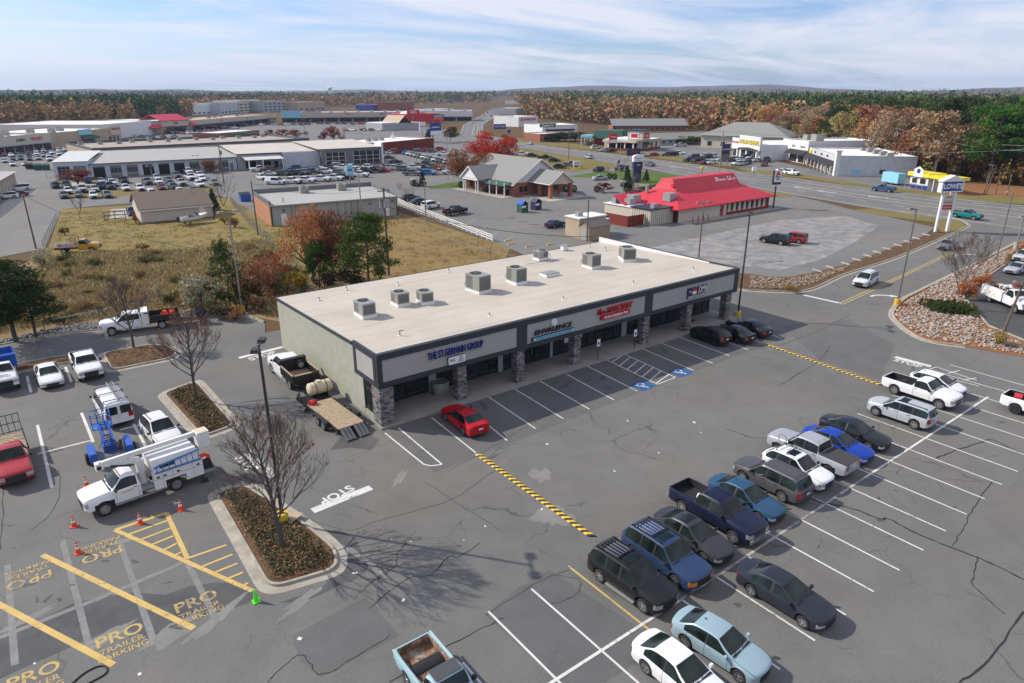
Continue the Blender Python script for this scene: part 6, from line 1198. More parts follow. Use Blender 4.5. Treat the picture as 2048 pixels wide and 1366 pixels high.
def woodmat(name,stops):
    m,nt,p=nodes(name); v=pos(nt); ge=N(nt,'ShaderNodeNewGeometry'); mp=N(nt,'ShaderNodeVectorMath',operation='MULTIPLY'); lk(nt,v,mp.inputs[0]); mp.inputs[1].default_value=(1,1,.15)
    a=noise(nt,mp.outputs[0],.055,3,.6); b=noise(nt,mp.outputs[0],.006,3); f=N(nt,'ShaderNodeMath',operation='ADD'); lk(nt,a,f.inputs[0]); lk(nt,b,f.inputs[1]); h=N(nt,'ShaderNodeMath',operation='MULTIPLY'); lk(nt,f.outputs[0],h.inputs[0]); h.inputs[1].default_value=.5
    c=mix(nt,1.,ramp(nt,h.outputs[0],*stops),ramp(nt,ge.outputs['Random Per Island'],(0,(.72,.72,.72)),(1,(1.12,1.1,1.08))),'MULTIPLY'); lk(nt,c,p.inputs['Base Color']); p.inputs['Roughness'].default_value=.9; p.inputs['Specular IOR Level'].default_value=.1
woodmat('wood_autumn',((.36,(.31,.21,.13)),(.43,(.38,.22,.12)),(.48,(.27,.23,.12)),(.53,(.40,.24,.11)),(.58,(.32,.18,.12)),(.64,(.24,.23,.09)))); woodmat('wood_under',((.38,(.3,.19,.10)),(.46,(.2,.19,.07)),(.52,(.38,.2,.08)),(.6,(.12,.15,.05)))); woodmat('wood_pine',((.4,(.05,.085,.03)),(.6,(.09,.13,.045))))
pk=lambda x,y: (.5+.5*math.sin(x*.012+2*math.sin(y*.009)))*.5+wr.random()*.45
pin=[p for p in far if pk(p[0],p[1])>.52]; ps=set(pin); au=[p for p in far if p not in ps]
und=[(x+wr.uniform(-4,4),y+wr.uniform(-4,4),.42) for d,x,y in cand[:420] for _ in (0,1)]
und=[p for p in und if proj(p[0],p[1])[1]<np.interp(proj(p[0],p[1])[0],BX,BY)+1]
setp(woodland('undergrowth',und,'wood_under',9,False),'tangled brown and green undergrowth along the wood edge','undergrowth',kind='stuff')
setp(woodland('autumn_woodland',au,'wood_autumn',5,False),'rolling autumn woodland stretching to the horizon','woodland',kind='stuff'); setp(woodland('pine_woodland',pin,'wood_pine',6,True),'dark pines mixed through the woodland to the horizon','woodland',kind='stuff')
# ================= OTHER BUILDINGS =================
def ribmat(name,c,sc,axis=0,dark=.72):
    m,nt,p=nodes(name); v=objc(nt); sp=N(nt,'ShaderNodeSeparateXYZ'); lk(nt,v,sp.inputs[0]); ml=N(nt,'ShaderNodeMath',operation='MULTIPLY'); lk(nt,sp.outputs[axis],ml.inputs[0]); ml.inputs[1].default_value=1/sc
    fr=N(nt,'ShaderNodeMath',operation='FRACT'); lk(nt,ml.outputs[0],fr.inputs[0]); st=ramp(nt,fr.outputs[0],(0,(dark,)*3),(.1,(dark,)*3),(.16,(1,)*3),(1,(1,)*3))
    lk(nt,mix(nt,1.,ramp(nt,noise(nt,v,.6,4),(.3,tuple(x*.85 for x in c)),(.7,c)),st,'MULTIPLY'),p.inputs['Base Color']); p.inputs['Roughness'].default_value=.6; return m
ribmat('rib_roof',(.42,.41,.37),.6); ribmat('rib_roof_white',(.62,.62,.6),.6); simple('tan_roof',(.5,.46,.40),.8,var=.1,scale=.3); simple('gravel_roof',(.34,.285,.25),.95,var=.2,scale=.4); ribmat('rib_wall',(.36,.35,.32),.5); ribmat('rib_tan',(.36,.27,.17),.4); ribmat('red_rib',(.6,.035,.055),.45,0,.72); ribmat('siding_white',(.58,.59,.6),.35,2,.85); ribmat('pale_blue_wall',(.50,.53,.57),1.,0,.92)
def frame(name,label,A,B,cat='building',group=None):
    rz=math.atan2(B[1]-A[1],B[0]-A[0]); t=thing(name,label,cat,A,rz,group); return t,math.hypot(B[0]-A[0],B[1]-A[1])
def wins(t,lst,mat='shop_glass',fr='white_paint',y=-.01):
    for x0,x1,z0,z1 in lst:
        o=MB().box(x0,y-.03,z0,x1,y+.02,z1).build('window',mat,t); mb=MB(); w=.08
        for a,b,c,d in ((x0-w,x0,z0-w,z1+w),(x1,x1+w,z0-w,z1+w),(x0,x1,z1,z1+w),(x0,x1,z0-w,z0)): mb.box(a,y-.05,c,b,y+.02,d)
        mb.build('window_frame',fr,o)
def flat(name,label,A,B,D,h,wall,roof,par=.35,coping='fascia_trim',cat='building',front=None):
    t,L=frame(name,label,A,B,cat); MB().box(0,0,0,L,D,h).build('wall',wall,t); MB().box(.2,.2,h,L-.2,D-.2,h+.03).build('roof',roof,t)
    if par:
        mb=MB()
        for b in ((0,0,L,.2),(0,D-.2,L,D),(0,.2,.2,D-.2),(L-.2,.2,L,D-.2)): mb.box(b[0],b[1],h+.003,b[2],b[3],h+par)
        mb.build('parapet',front or wall,t); mb=MB()
        for b in ((-.04,-.04,L+.04,.22),(-.04,D-.22,L+.04,D+.04),(-.04,.22,.22,D-.22),(L-.22,.22,L+.04,D-.22)): mb.box(b[0],b[1],h+par,b[2],b[3],h+par+.07)
        mb.build('coping',coping,t)
    return t,L
def gable(mb,x0,x1,y0,y1,z0,zr,axis='x',ov=.4,th=.12,mi=0):
    if axis=='x': ym=(y0+y1)/2; k=(zr-z0)/(ym-y0); e=z0-k*ov; a=[(x0-ov,y0-ov,e),(x1+ov,y0-ov,e),(x1+ov,ym,zr),(x0-ov,ym,zr),(x0-ov,y1+ov,e),(x1+ov,y1+ov,e)]
    else: xm=(x0+x1)/2; k=(zr-z0)/(xm-x0); e=z0-k*ov; a=[(x0-ov,y0-ov,e),(x0-ov,y1+ov,e),(xm,y1+ov,zr),(xm,y0-ov,zr),(x1+ov,y0-ov,e),(x1+ov,y1+ov,e)]
    b=[(x,y,z+th) for x,y,z in a]; f=[(0,1,2,3),(3,2,5,4)]; n=6
    mb.add(a+b,f+[tuple(i+n for i in q) for q in f]+[(0,1,7,6),(4,5,11,10),(0,3,9,6),(3,4,10,9),(1,2,8,7),(2,5,11,8)],mi)
def gend(mb,pts): n=len(pts); mb.add(pts,[tuple(range(n))])
def rooftop(t,x,y,z,s=1.,): 
    o=MB().cbox((x,y,z),(1.6*s,1.4*s,1.1*s)).build('rooftop_unit','hvac_case',t); MB().lathe([(0,.02),(.45*s,.02),(.48*s,.06)],10,0,(x,y,z+1.1*s)).build('fan_guard','black_metal',o)
# tan garage
t,L=frame('garage_building','tan siding garage with brown shingle roof and white door in the grassy yard',g(285,446),g(425,433)); D=12
mb=MB(); mb.box(0,0,0,L,D,2.55); gend(mb,[(0,0,2.55),(0,D,2.55),(0,D/2,5.0)]); gend(mb,[(L,0,2.55),(L,D,2.55),(L,D/2,5.0)]); mb.build('wall','siding_white',t); o=[c for c in t.children][0]; o.data.materials[0]=MATS['beige_wall']
mb=MB(); gable(mb,0,L,0,D,2.6,5.05); mb.build('roof','brown_shingle',t); MB().box(-.45,-.5,2.2,L+.45,-.42,2.4).build('gutter','white_paint',t)
o=MB().box(L*.82,-.05,.05,L*.90,-.005,2.2).build('door','white_paint',t); MB().box(L*.83,-.08,1.0,L*.835,-.05,1.1).build('handle','chrome',o); MB().cyl((L*.8,D*.4,4.6),(L*.8,D*.4,5.2),.12).build('roof_vent','galv',t); mb=MB(); mb.cyl((L+.1,-.1,0),(L+.1,-.1,2.3),.05); mb.cyl((-.1,-.1,0),(-.1,-.1,2.3),.05); mb.pieces('downpipe','white_paint',t)
# low metal-sided building with brick end
t,L=frame('workshop_building','low ribbed-metal building with flat metal roof, dark parapet and brick end wall',g(546,453),g(795,430.6)); D=16.5
MB().box(0,0,0,L,D,3.85).build('wall','rib_wall',t); MB().add([(0,-.25,3.9),(L,-.25,3.9),(L,D-.25,4.15),(0,D-.25,4.15)],[(0,1,2,3)]).build('roof','rib_roof',t); MB().box(-.25,0,0,-.003,D,4.0).build('brick_end_wall','orange_brick',t)
mb=MB(); mb.box(-.3,-.2,4.0,0,D,4.75); mb.box(-.3,D-.2,4.15,L+.3,D+.1,5.0); mb.box(L,D*.3,3.9,L+.3,D,4.6); mb.build('parapet','steel_grey',t); mb=MB(); mb.box(-.2,-.4,3.75,L+.2,-.25,3.95); mb.build('gutter','galv',t)
for x in (2.2,L-2.2):
    o=MB().box(x-.5,-.06,.05,x+.5,-.005,2.2).build('door','white_paint',t); MB().box(x+.3,-.1,1,x+.38,-.06,1.1).build('handle','chrome',o)
mb=MB()
for x in (3.6,4.4,8,12.5,14,15.2,16.5): mb.box(x,-.2,1.1,x+.35,-.005,1.7); mb.cyl((x+.17,-.1,1.7),(x+.17,-.1,3.5),.04)
mb.build('meter_box','steel_grey',t); wins(t,[(2,2.6,2.6,3.1),(L-1.2,L-.5,2.7,3.3),(L-6,L-5.4,2.6,3.1)],'louvre','galv')
mb=MB()
for x in (.05,L-.05): mb.cyl((x,-.12,0),(x,-.12,3.8),.07)
mb.pieces('downpipe','black_metal',t)
for x,y in ((9.5,13),(17.5,13.2)): rooftop(t,x,y,4.15,1.1)
MB().cyl((3.0,3,4),(3.0,3,4.9),.12).build('roof_vent','galv',t)
# bank
Bk=thing('bank_building','brick bank with grey gabled roof, white columned porch and drive-through canopy','building',(101,133.6)); 
W=lambda mb,n,m: wbuild(mb,n,m,Bk)
x0,x1,y0,y1=101.2,117.5,133.6,154.5; zr_=8.3
mb=MB(); mb.box(x0,y0,0,x1,y1,3.15); W(mb,'wall','red_brick'); mb=MB(); gend(mb,[(x0,y0+.02,3.15),(x1,y0+.02,3.15),((x0+x1)/2,y0+.02,zr_)]); gend(mb,[(x0,y1-.02,3.15),(x1,y1-.02,3.15),((x0+x1)/2,y1-.02,zr_)]); W(mb,'gable_end','white_wall')
mb=MB(); gable(mb,x0,x1,y0,y1,3.2,zr_,'y',.6,.15); W(mb,'roof','grey_shingle'); mb=MB(); mb.bar((x0-.62,y0-.62,2.7),(x0-.62,y1+.6,2.7),.12,.22); mb.bar((x0-.62,y0-.64,2.75),((x0+x1)/2,y0-.64,zr_+.05),.1,.25); mb.bar((x1+.62,y0-.64,2.75),((x0+x1)/2,y0-.64,zr_+.05),.1,.25); W(mb,'white_trim','white_paint')
cx0,cx1=105.9,112.9; mb=MB(); gable(mb,cx0,cx1,125.4,133.5,3.6,6.0,'y',.45,.14); W(mb,'canopy_roof','grey_shingle'); mb=MB(); gend(mb,[(cx0,125.3,3.5),(cx1,125.3,3.5),((cx0+cx1)/2,125.3,5.85)]); mb.box(cx0,125.3,3.25,cx1,125.5,3.5); W(mb,'canopy_gable','beige_wall'); mb=MB(); mb.bar((cx0-.45,124.93,3.3),((cx0+cx1)/2,124.93,6.0),.1,.22); mb.bar((cx1+.45,124.93,3.3),((cx0+cx1)/2,124.93,6.0),.1,.22); mb.bar((cx0-.47,125,3.3),(cx0-.47,133.4,3.3),.1,.2); W(mb,'white_trim','white_paint')
for x,y in ((106.3,125.8),(112.5,125.8),(106.6,130.2),(112.3,130.2)): W(MB().box(x-.42,y-.42,0,x+.42,y+.42,3.4),'brick_pillar','red_brick')
for y in (126.8,130.9): W(MB().cbox((108.2,y,0),(.9,1.4,1.7)),'teller_machine','steel_grey')
mb=MB(); gable(mb,97.2,109,143.2,150.4,3.6,6.3,'x',.4,.14); W(mb,'porch_roof','grey_shingle'); mb=MB(); gend(mb,[(97.1,143.2,3.55),(97.1,150.4,3.55),(97.1,146.8,6.1)]); W(mb,'porch_gable','white_wall'); mb=MB(); mb.bar((96.78,142.8,3.3),(96.78,146.8,6.35),.1,.25); mb.bar((96.78,150.8,3.3),(96.78,146.8,6.35),.1,.25); mb.box(97.0,143.0,3.1,97.2,150.6,3.45); W(mb,'white_trim','white_paint')
for y in (143.5,144.5,149.2,150.1,152.3,140.5,137.5,134.3): W(MB().cyl((97.5 if y>143 and y<151 else 98.9,y,0),(97.5 if y>143 and y<151 else 98.9,y,3.3),.17,.15,10),'porch_column','white_paint')
mb=MB(); mb.add([(98.4,134,2.6),(98.4,143,2.6),(101.0,143,3.3),(101.0,134,3.3)],[(0,1,2,3)]); mb.add([(98.4,150.6,2.6),(98.4,154,2.6),(101.0,154,3.3),(101.0,150.6,3.3)],[(0,1,2,3)]); mb.T=Matrix.Translation((-101,-133.6,0)) if 0 else None; mb.v=[(a-101,b-133.6,c) for a,b,c in mb.v]; mb.pieces('porch_awning','awning_green',Bk)
for y in (136,138.5,141,145,147,149,152): W(MB().box(101.1,y-.6,.6,101.19,y+.6,2.5),'window','shop_glass')
for x in (103.4,104.8,114.2): W(MB().box(x-.5,133.5,.9,x+.5,133.59,2.2),'window','shop_glass')
sheet('bank_pavement',[(97.0,133),(101,133),(101,154.5),(96.5,154.5)],'concrete',.03,px=False); sheet('drive_through_apron',[(103,122),(116,122.5),(116,133.5),(103,133.5)],'concrete',.008,px=False)
# red-roofed restaurant
Ph=thing('red_roof_restaurant','restaurant with bright red hut roof, tapered striped windows and rear annex','building',(104.5,86)); W=lambda mb,n,m,**k: wbuild(mb,n,m,Ph,**k)
W(MB().box(105.5,86.3,0,135.5,101,2.75),'wall','dark_brick'); W(MB().box(105.45,86.22,0,120.5,86.29,2.7),'front_panel','cream')
e=[(104.2,85.2,2.65),(136.6,85.2,2.65),(136.6,102,2.65),(104.2,102,2.65)]; h_=[(109.9,91,5.1),(131.1,91,5.1),(131.1,97,5.1),(109.9,97,5.1)]; tp=[(110.5,92.6,7.3),(130.5,92.6,7.3),(130.5,95.4,7.3),(110.5,95.4,7.3)]
mb=MB(); mb.add(e+h_,[(i,(i+1)%4,4+(i+1)%4,4+i) for i in range(4)]); mb.add([(x,y,2.62) for x,y,z in e],[(0,1,2,3)]); W(mb,'lower_roof','red_rib'); mb=MB(); mb.add(h_+tp,[(i,(i+1)%4,4+(i+1)%4,4+i) for i in range(4)]+[(4,5,6,7)]); W(mb,'upper_roof','red_rib'); mb=MB(); mb.cyl((110.1,92.0,6.2),(109.8,92.0,6.2),.4,.4,12); W(mb,'roof_emblem','red_roof')
MB_=MB(); [MB_.bar(e[i],e[(i+1)%4],.12,.22) for i in range(4)]; W(MB_,'roof_edge','red_roof')
text('Pizza Hut',2.2,'sign_white','sign_lettering',Ph,(126.8-104.5,91.75-86,6.05),(R(62),0,0),.05,.03,sx=.82)
for k in range(8): 
    x=121.4+k*1.75; W(MB().add([(x-.55,86.2,.5),(x+.55,86.2,.5),(x+.28,86.2,2.55),(x-.28,86.2,2.55)],[(0,1,2,3)]),'tapered_panel','cream'); W(MB().box(x+.62,86.19,.9,x+1.15,86.28,2.5),'window','shop_glass'); W(MB().box(x+.62,86.18,.35,x+1.15,86.28,.85),'red_panel','sign_red')
W(MB().box(118.4,86.15,.05,119.4,86.21,2.2),'door','sign_red'); W(MB().box(118.6,86.13,.9,119.2,86.149,2.0),'door_glass','shop_glass')
mb=MB(); mb.box(98.8,87.4,0,105.2,92.5,2.85); W(mb,'annex_wall','cream'); mb=MB(); mb.box(98.6,87.2,2.86,105.3,92.7,3.05); W(mb,'annex_roof','black_metal'); mb=MB(); mb.box(99.5,93.2,0,105.4,100.5,2.6); W(mb,'rear_wall','beige_wall'); mb=MB(); mb.box(99.3,93.0,2.62,105.5,100.7,2.75); W(mb,'rear_roof','white_roof')
mb=MB()
for k in range(9): mb.box(98.74,87.6+k*.55,.05,98.79,87.64+k*.55,2.8)
for k in range(11): mb.box(99.0+k*.57,87.33,.05,99.04+k*.57,87.39,2.8)
W(mb,'annex_battens','pole_brown'); mb=MB(); mb.add([(99.5,95,2.8),(104.2,95,2.8),(104.2,98.4,4.6),(99.5,98.4,4.4)],[(0,1,2,3)]); W(mb,'rear_red_roof','red_roof')
for x,y,z,s in ((101,88.7,3.05,.7),(101.5,95.5,2.76,1.1),(103.6,96.5,2.76,1.5),(107.2,90.2,3.6,1.4),(100.6,98.5,2.76,.9)): o=W(MB().cbox((x,y,z),(1.5*s,1.3*s,1.1*s)),'kitchen_unit','galv'); 
W(MB().cyl((108,97,4.6),(108,97,5.9),.35,.35,12),'exhaust_stack','galv')
fe=thing('red_fence','weathered red board fence around the restaurant bin yard','fence',(94.3,89.0)); mb=MB(); mb.box(94.3,89.0,0,98.7,89.08,2.0); mb.box(94.3,89.09,0,94.38,95,2.0); wbuild(mb,'fence_panel','dark_brick',fe); mb=MB()
for x in (94.3,95.8,97.2,98.6): mb.box(x-.06,88.93,0,x+.06,88.99,2.1)
wbuild(mb,'fence_post','dark_brick',fe)
for i,x in enumerate((107.6,109.2,110.8,112.3)): b=thing('bollard','red pipe bollard in front of the red-roofed restaurant','bollard',(x,84.4),0,'red bollards at the restaurant front'); MB().cyl((0,0,0),(0,0,1.1),.09).build('post','sign_red',b); MB().lathe([(.09,1.1),(.06,1.16),(0,1.18)],8).build('cap','sign_red',b)
sheet('restaurant_walk',[(105,84),(137,84),(137,86.2),(105,86.2)],'concrete',.02,px=False); lines('yellow_kerb_line',[((1420,443),(1460,434)),((1350,441),(1440,447))],.2,'line_yellow',z=.02)
# tan shed and bin enclosure
t=thing('storage_shed','tan metal storage shed with brown roof behind the shop building','shed',(79.4,84.1)); mb=MB(); mb.box(79.6,83.9,0,84.6,86.4,2.3); gend(mb,[(79.61,83.9,2.3),(79.61,86.4,2.3),(79.61,85.15,3.1)]); gend(mb,[(84.59,83.9,2.3),(84.59,86.4,2.3),(84.59,85.15,3.1)]); wbuild(mb,'wall','rib_tan',t); mb=MB(); gable(mb,79.6,84.6,83.9,86.4,2.32,3.12,'x',.15,.06); wbuild(mb,'roof','pole_brown',t); o=wbuild(MB().box(79.5,84.4,.05,79.59,85.9,2.1),'door','rib_wall',t)
t=thing('utility_building','plain tan block utility building with flat white roof beside the storage shed','building',(79.7,87)); wbuild(MB().box(79.9,86.7,0,86.2,90.3,3.3),'wall','tan_wall',t); wbuild(MB().box(79.75,86.55,3.3,86.35,90.45,3.5),'roof','white_roof',t); wbuild(MB().cbox((81.3,88.4,3.5),(1.1,.9,.7)),'rooftop_unit','galv',t)
# dealership garages
t,L=frame('garage_bays','long pale blue service building with ribbed roof and a row of garage doors','' or g(182,357),g(475,340)); D=24; h=4.05
MB().box(0,.0,0,L,D,h).build('wall','pale_blue_wall',t); MB().add([(0,-.5,h+.1),(L,-.5,h+.1),(L,D,h+1.9),(0,D,h+1.9)],[(0,1,2,3)]).build('roof','rib_roof',t); MB().add([(0,0,h),(0,D,h),(0,D,h+1.85)],[(0,1,2)]).build('gable_end','pale_blue_wall',t)
MB().box(0,-.55,h-.15,L,-.48,h+.15).build('gutter','steel_grey',t)
for k in range(9):
    x=1.0+k*4.35; op=k in (0,3,4,5); o=MB().box(x,-.06,.05,x+3.0,-.005,3.3).build('garage_door','interior_dark' if op else 'steel_grey',t)
    if op: MB().box(x,-.1,3.0,x+3.0,-.065,3.3).build('raised_panel','steel_grey',o)
    else:
        mb=MB(); 
        for r in range(2):
            for c in range(3): mb.box(x+.2+c*.95,-.085,1.4+r*.65,x+.95+c*.95,-.062,1.9+r*.65)
        mb.build('door_panes','shop_glass',o); mb=MB(); mb.box(x+.05,-.08,.85,x+2.95,-.065,.93); mb.build('door_rail','white_paint',o)
for x in (L-1.6,): o=MB().box(x-.5,-.06,.05,x+.5,-.005,2.3).build('door','steel_grey',t)
t,L=frame('garage_block','pale blue garage block with two roll-up doors at the left end of the service bays',g(112,360),g(181,357.5)); MB().box(0,0,0,L,22,5.0).build('wall','pale_blue_wall',t); MB().add([(-.2,-.5,5.05),(L+.2,-.5,5.05),(L+.2,22,6.4),(-.2,22,6.4)],[(0,1,2,3)]).build('roof','rib_roof_white',t)
for k,x in enumerate((.9,5.0)):
    o=MB().box(x,-.06,.05,x+3.2,-.005,3.8).build('garage_door','steel_grey',t)
    if k==0:
        mb=MB()
        for r in range(3):
            for c in range(3): mb.box(x+.2+c*1.0,-.085,1.4+r*.75,x+1.05+c*1.0,-.062,1.95+r*.75)
        mb.build('door_panes','shop_glass',o)
A=g(482,342); B_=g(765,326); t,L=frame('dealership_building','wide dealership showroom with pale flat roof, glass front and white service canopy',A,B_); D=30; MB().box(0,4,0,L,D,4.6).build('wall','grey_wall',t); MB().add([(-.3,3.4,5.0),(L*.72,3.4,5.0),(L*.72,D,6.2),(-.3,D,6.2)],[(0,1,2,3)]).build('roof','tan_roof',t); o=MB().box(L*.55,.0,0,L,4,5.6).build('showroom','steel_grey',t); MB().add([(L*.52,-.4,5.7),(L+.3,-.4,5.7),(L+.3,D,6.6),(L*.52,D,6.6)],[(0,1,2,3)]).build('showroom_roof','tan_roof',t); MB().box(L-.3,-.5,0,L+.4,6,7.0).build('end_fin','white_wall',t)
MB().box(L*.30,2.5,0,L*.55,4.0,4.9).build('blank_wall','pale_blue_wall',t)
wins(t,[(L*.58,L*.72,.4,4.3),(L*.78,L*.98,.4,4.6)],'shop_glass','steel_grey',-.02); mb=MB()
for k in range(4): x=L*.58+k*L*.14/3; mb.box(x-.06,-.1,.4,x+.06,-.06,4.3)
for k in range(5): x=L*.78+k*L*.2/4; mb.box(x-.06,-.1,.4,x+.06,-.06,4.6)
for z in (1.7,3.0): mb.box(L*.58,-.1,z-.05,L*.72,-.06,z+.05); mb.box(L*.78,-.1,z-.05,L*.98,-.06,z+.05)
mb.build('mullions','white_paint',t); mb=MB(); mb.add([(L*.03,-2,3.4),(L*.28,-2,3.4),(L*.28,4,4.2),(L*.03,4,4.2)],[(0,1,2,3)]); mb.build('canopy','rib_roof_white',t); mb=MB()
for x in (.05,.14,.27): mb.box(L*x-.15,-1.9,0,L*x+.15,-1.6,3.4)
mb.build('canopy_post','white_paint',t); wins(t,[(L*.05,L*.12,.3,2.6),(L*.16,L*.22,.9,2.4),(L*.24,L*.27,.1,2.3)],'interior_dark','white_paint',3.95)
A=(150,290)
t,L=flat('brick_hall','dark red brick hall with white roof and a small white spire behind the dealership',(129,262),g(868,296),22,4.1,'dark_brick','white_roof',.3,'white_paint'); mb=MB(); mb.lathe([(.0,3.2),(.3,1.6),(1.6,.0)],4,0,(L-9,16,4.4)); mb.build('white_spire','white_wall',t)
for x in (8,12,16): rooftop(t,x,12,4.13,1.2)
# dark flat-roofed middle block
t,L=flat('flat_roof_block','long low building with tan gravel roof, dark parapet and rooftop units','' or g(188,318),g(620,294),46,3.0,'tan_wall','gravel_roof',.9,'fascia_trim',front='dark_wall')
for k in range(13): rooftop(t,4+k*L/13.5,38-(k%3)*3,3.03,1.1)
# grocery strip at the left
t,L=flat('grocery_store','beige grocery strip with white roof, brick wings and red signs at the left',g(-60,316),g(107,298),45,6.1,'beige_wall','white_roof',.7,'galv'); 
wins(t,[(2+k*5.2,6.4+k*5.2,.2,2.6) for k in range(int(L/5.3))],'shop_glass','dark_wall'); MB().add([(0,-2.5,3.1),(L,-2.5,3.1),(L,0,3.3),(0,0,3.3)],[(0,1,2,3)]).build('canopy','grey_wall',t); text('JUMBO',1.6,'awning_green','sign_lettering',t,(L-17,-.05,4.9),FR,.05,.02); text('TRUCKS',1.8,'sign_red','sign_lettering',t,(L-8.5,-.05,4.9),FR,.05,.05); text('Market',1.0,'sign_red','sign_lettering',t,(10,-.05,5.2),FR,.05,.03); text('Bakery Deli',.7,'pole_dark','sign_lettering',t,(10,-.05,4.0),FR,.05)
for x,y in ((6,10),(14,20),(22,15),(26,9),(30,25),(35,14)): rooftop(t,x,y,6.13,1.7)
t,L=flat('brick_store','brick store with green awning, pale blue sign and white end tower beside the grocery',g(107,298),g(244,283),40,6.2,'tan_wall','white_roof',.6,'galv'); mb=MB(); mb.add([(L*.36,-3,3.2),(L*.62,-3,3.2),(L*.58,0,4.6),(L*.40,0,4.6)],[(0,1,2,3)]); mb.build('awning','awning_green',t); MB().box(L*.36,-.3,4.9,L*.55,-.02,7.3).build('blue_sign_panel','sign_cyan',t); MB().box(L*.83,-.6,3.6,L,-.02,8.0).build('sign_tower','beige_wall',t); text('FOOD LOFT',1.2,'sign_red','sign_lettering',t,(L*.915,-.68,6.4),FR,.04,.05); wins(t,[(L*.40,L*.58,.2,2.8),(L*.8,L*.84,1,3),(L*.87,L*.9,1,3),(L*.93,L*.96,1,3)],'shop_glass','white_paint')
for x,y in ((6,14),(14,10),(26,15)): rooftop(t,x,y,6.23,1.6)
t,L=flat('white_warehouse','long blank white-walled store behind the brick store',(52,425),(84,468),60,7.5,'white_wall','white_roof',.3,'galv')
t,L=flat('red_roof_store','tan store with dark red metal roof front and red awnings','' or g(298,269),g(384,263),50,6.8,'tan_wall','white_roof',.4,'galv'); mb=MB(); gable(mb,L*.28,L*.92,-1,16,7.4,10.6,'x',.5,.2); mb.build('red_roof','red_roof',t); MB().box(L*.28,-.9,4,L*.92,-.02,7.3).build('store_front','beige_wall',t); wins(t,[(L*.4,L*.85,.2,3.4)],'shop_glass','dark_wall',-.9); mb=MB(); mb.add([(-1,-4,3.6),(L*.26,-4,3.6),(L*.24,0,5.4),(0,0,5.4)],[(0,1,2,3)]); mb.add([(L*.94,-3,4.0),(L*1.12,-3,4.0),(L*1.1,0,5.8),(L*.95,0,5.8)],[(0,1,2,3)]); mb.build('red_awning','red_roof',t); text('Bella',1.6,'sign_red','sign_lettering',t,(L*.62,-1.0,5.7),FR,.05,.06)
def strip(name,label,A,B,D,h,wall,n,signs=(),roof='white_roof',aw='awning_black',h2=None):
    t,L=flat(name,label,A,B,D,h,wall,roof,.5,'galv'); wins(t,[(L*k/n+.6,L*(k+1)/n-.6,.2,2.7) for k in range(n)],'shop_glass','dark_wall')
    MB().add([(0,-2.2,2.9),(L,-2.2,2.9),(L,0,3.6),(0,0,3.6)],[(0,1,2,3)]).build('awning',aw,t)
    for s,x,sz,m_ in signs: text(s,sz,m_,'sign_lettering',t,(L*x,-.06,h-.9),FR,.04,.03)
    for k in range(n): rooftop(t,L*(k+.5)/n,D*.5+(k%3)*3,h+.03,1.5)
    return t,L
strip('shop_row','tan shop row running from the red-awning store to the corner',g(386,262),(200,590),30,6,'beige_wall',9,(('NAILS',.3,1.2,'sign_red'),('GYM',.6,1.4,'sign_red')),'tan_wall')
t,L=strip('strip_mall','long pale strip mall with white roof across the far car park',(203,585),(311,575) and (308,540),34,7.2,'beige_wall',10,(('bealls',.47,1.8,'sign_red'),('CLINIC',.72,1.6,'sign_blue')),'white_roof'); MB().box(0,-.4,3.4,L*.14,-.05,9.2).build('teal_front','sign_cyan',t); MB().box(L*.15,-.4,3.4,L*.28,-.05,8.6).build('gabled_front','beige_wall',t)
strip('end_store','pale grey end store at the right of the far strip mall',(311,538),(345,515),30,8,'white_wall',3)
# little brick shop in front, diner, offices behind trees
t,L=flat('brick_office','small red brick office with white roof and green awning by the middle block',g(438,281),g(520,273),16,3.3,'red_brick','white_roof',.3,'white_paint'); mb=MB(); mb.add([(L*.2,-2,2.5),(L*.7,-2,2.5),(L*.6,0,3.6),(L*.3,0,3.6)],[(0,1,2,3)]); mb.build('awning','awning_green',t); wins(t,[(L*.75,L*.9,.8,2.2)])
t,L=frame('gabled_diner','diner with striped pink gable, grey walls and round white roof by the road',g(765,262),g(850,258)); MB().box(0,0,0,L,18,4.5).build('wall','grey_wall',t); mb=MB(); gable(mb,L*.35,L*.65,-1,17,4.6,9,'y',.4,.2); mb.build('roof','tan_wall',t); MB().box(0,.2,4.5,L*.33,17,5.0).build('flat_roof','white_roof',t)
t,L=flat('red_white_diner','red and white fast-food building with curved white roof by the far road',g(812,247),g(880,245),24,6,'sign_red','white_roof',1.2,'white_paint'); mb=MB(); mb.lathe([(9,6.2),(7,8),(3,9),(0,9.2)],16,0,(10,12,0)); mb.build('dome_roof','white_roof',t)
for (ax,ay,bx,by,D,h,wm,nm,l,n) in ((385,231,440,228,40,9,'white_wall','office_block','low white office block among the far trees at left',6),(442,229,478,226,30,11,'pale_blue_wall','apartment_block','pale blue-trimmed apartment block among the far trees',5),(480,226,520,222,30,13,'beige_wall','apartment_block','tan apartment block right of the blue-trimmed one',5),(528,224,572,222,30,12,'grey_wall','apartment_block','grey apartment block among the far trees',5),(598,222,650,219,35,10,'tan_wall','office_block','brown office block behind the far strip mall',5),(745,221,775,220,30,6,'sign_blue','store_block','blue-fronted store among the far trees',3),(798,222,828,220,30,10,'red_brick','office_block','red brick office block far along the road',4),(870,233,908,231,26,6,'white_wall','petrol_station','white canopy building by the far left side of the highway',3),(840,236,866,234,26,5,'grey_wall','store_block','small grey store left of the white canopy building',3)):
    t,L=flat(nm,l,g(ax,ay),g(bx,by),D,h,wm,'white_roof',.8,'white_paint'); wins(t,[(L*(k+.2)/n,L*(k+.8)/n,zz,zz+1.6) for k in range(n) for zz in ((1.5,5.,8.5) if h>11 else (1.2,))],'shop_glass','white_paint')
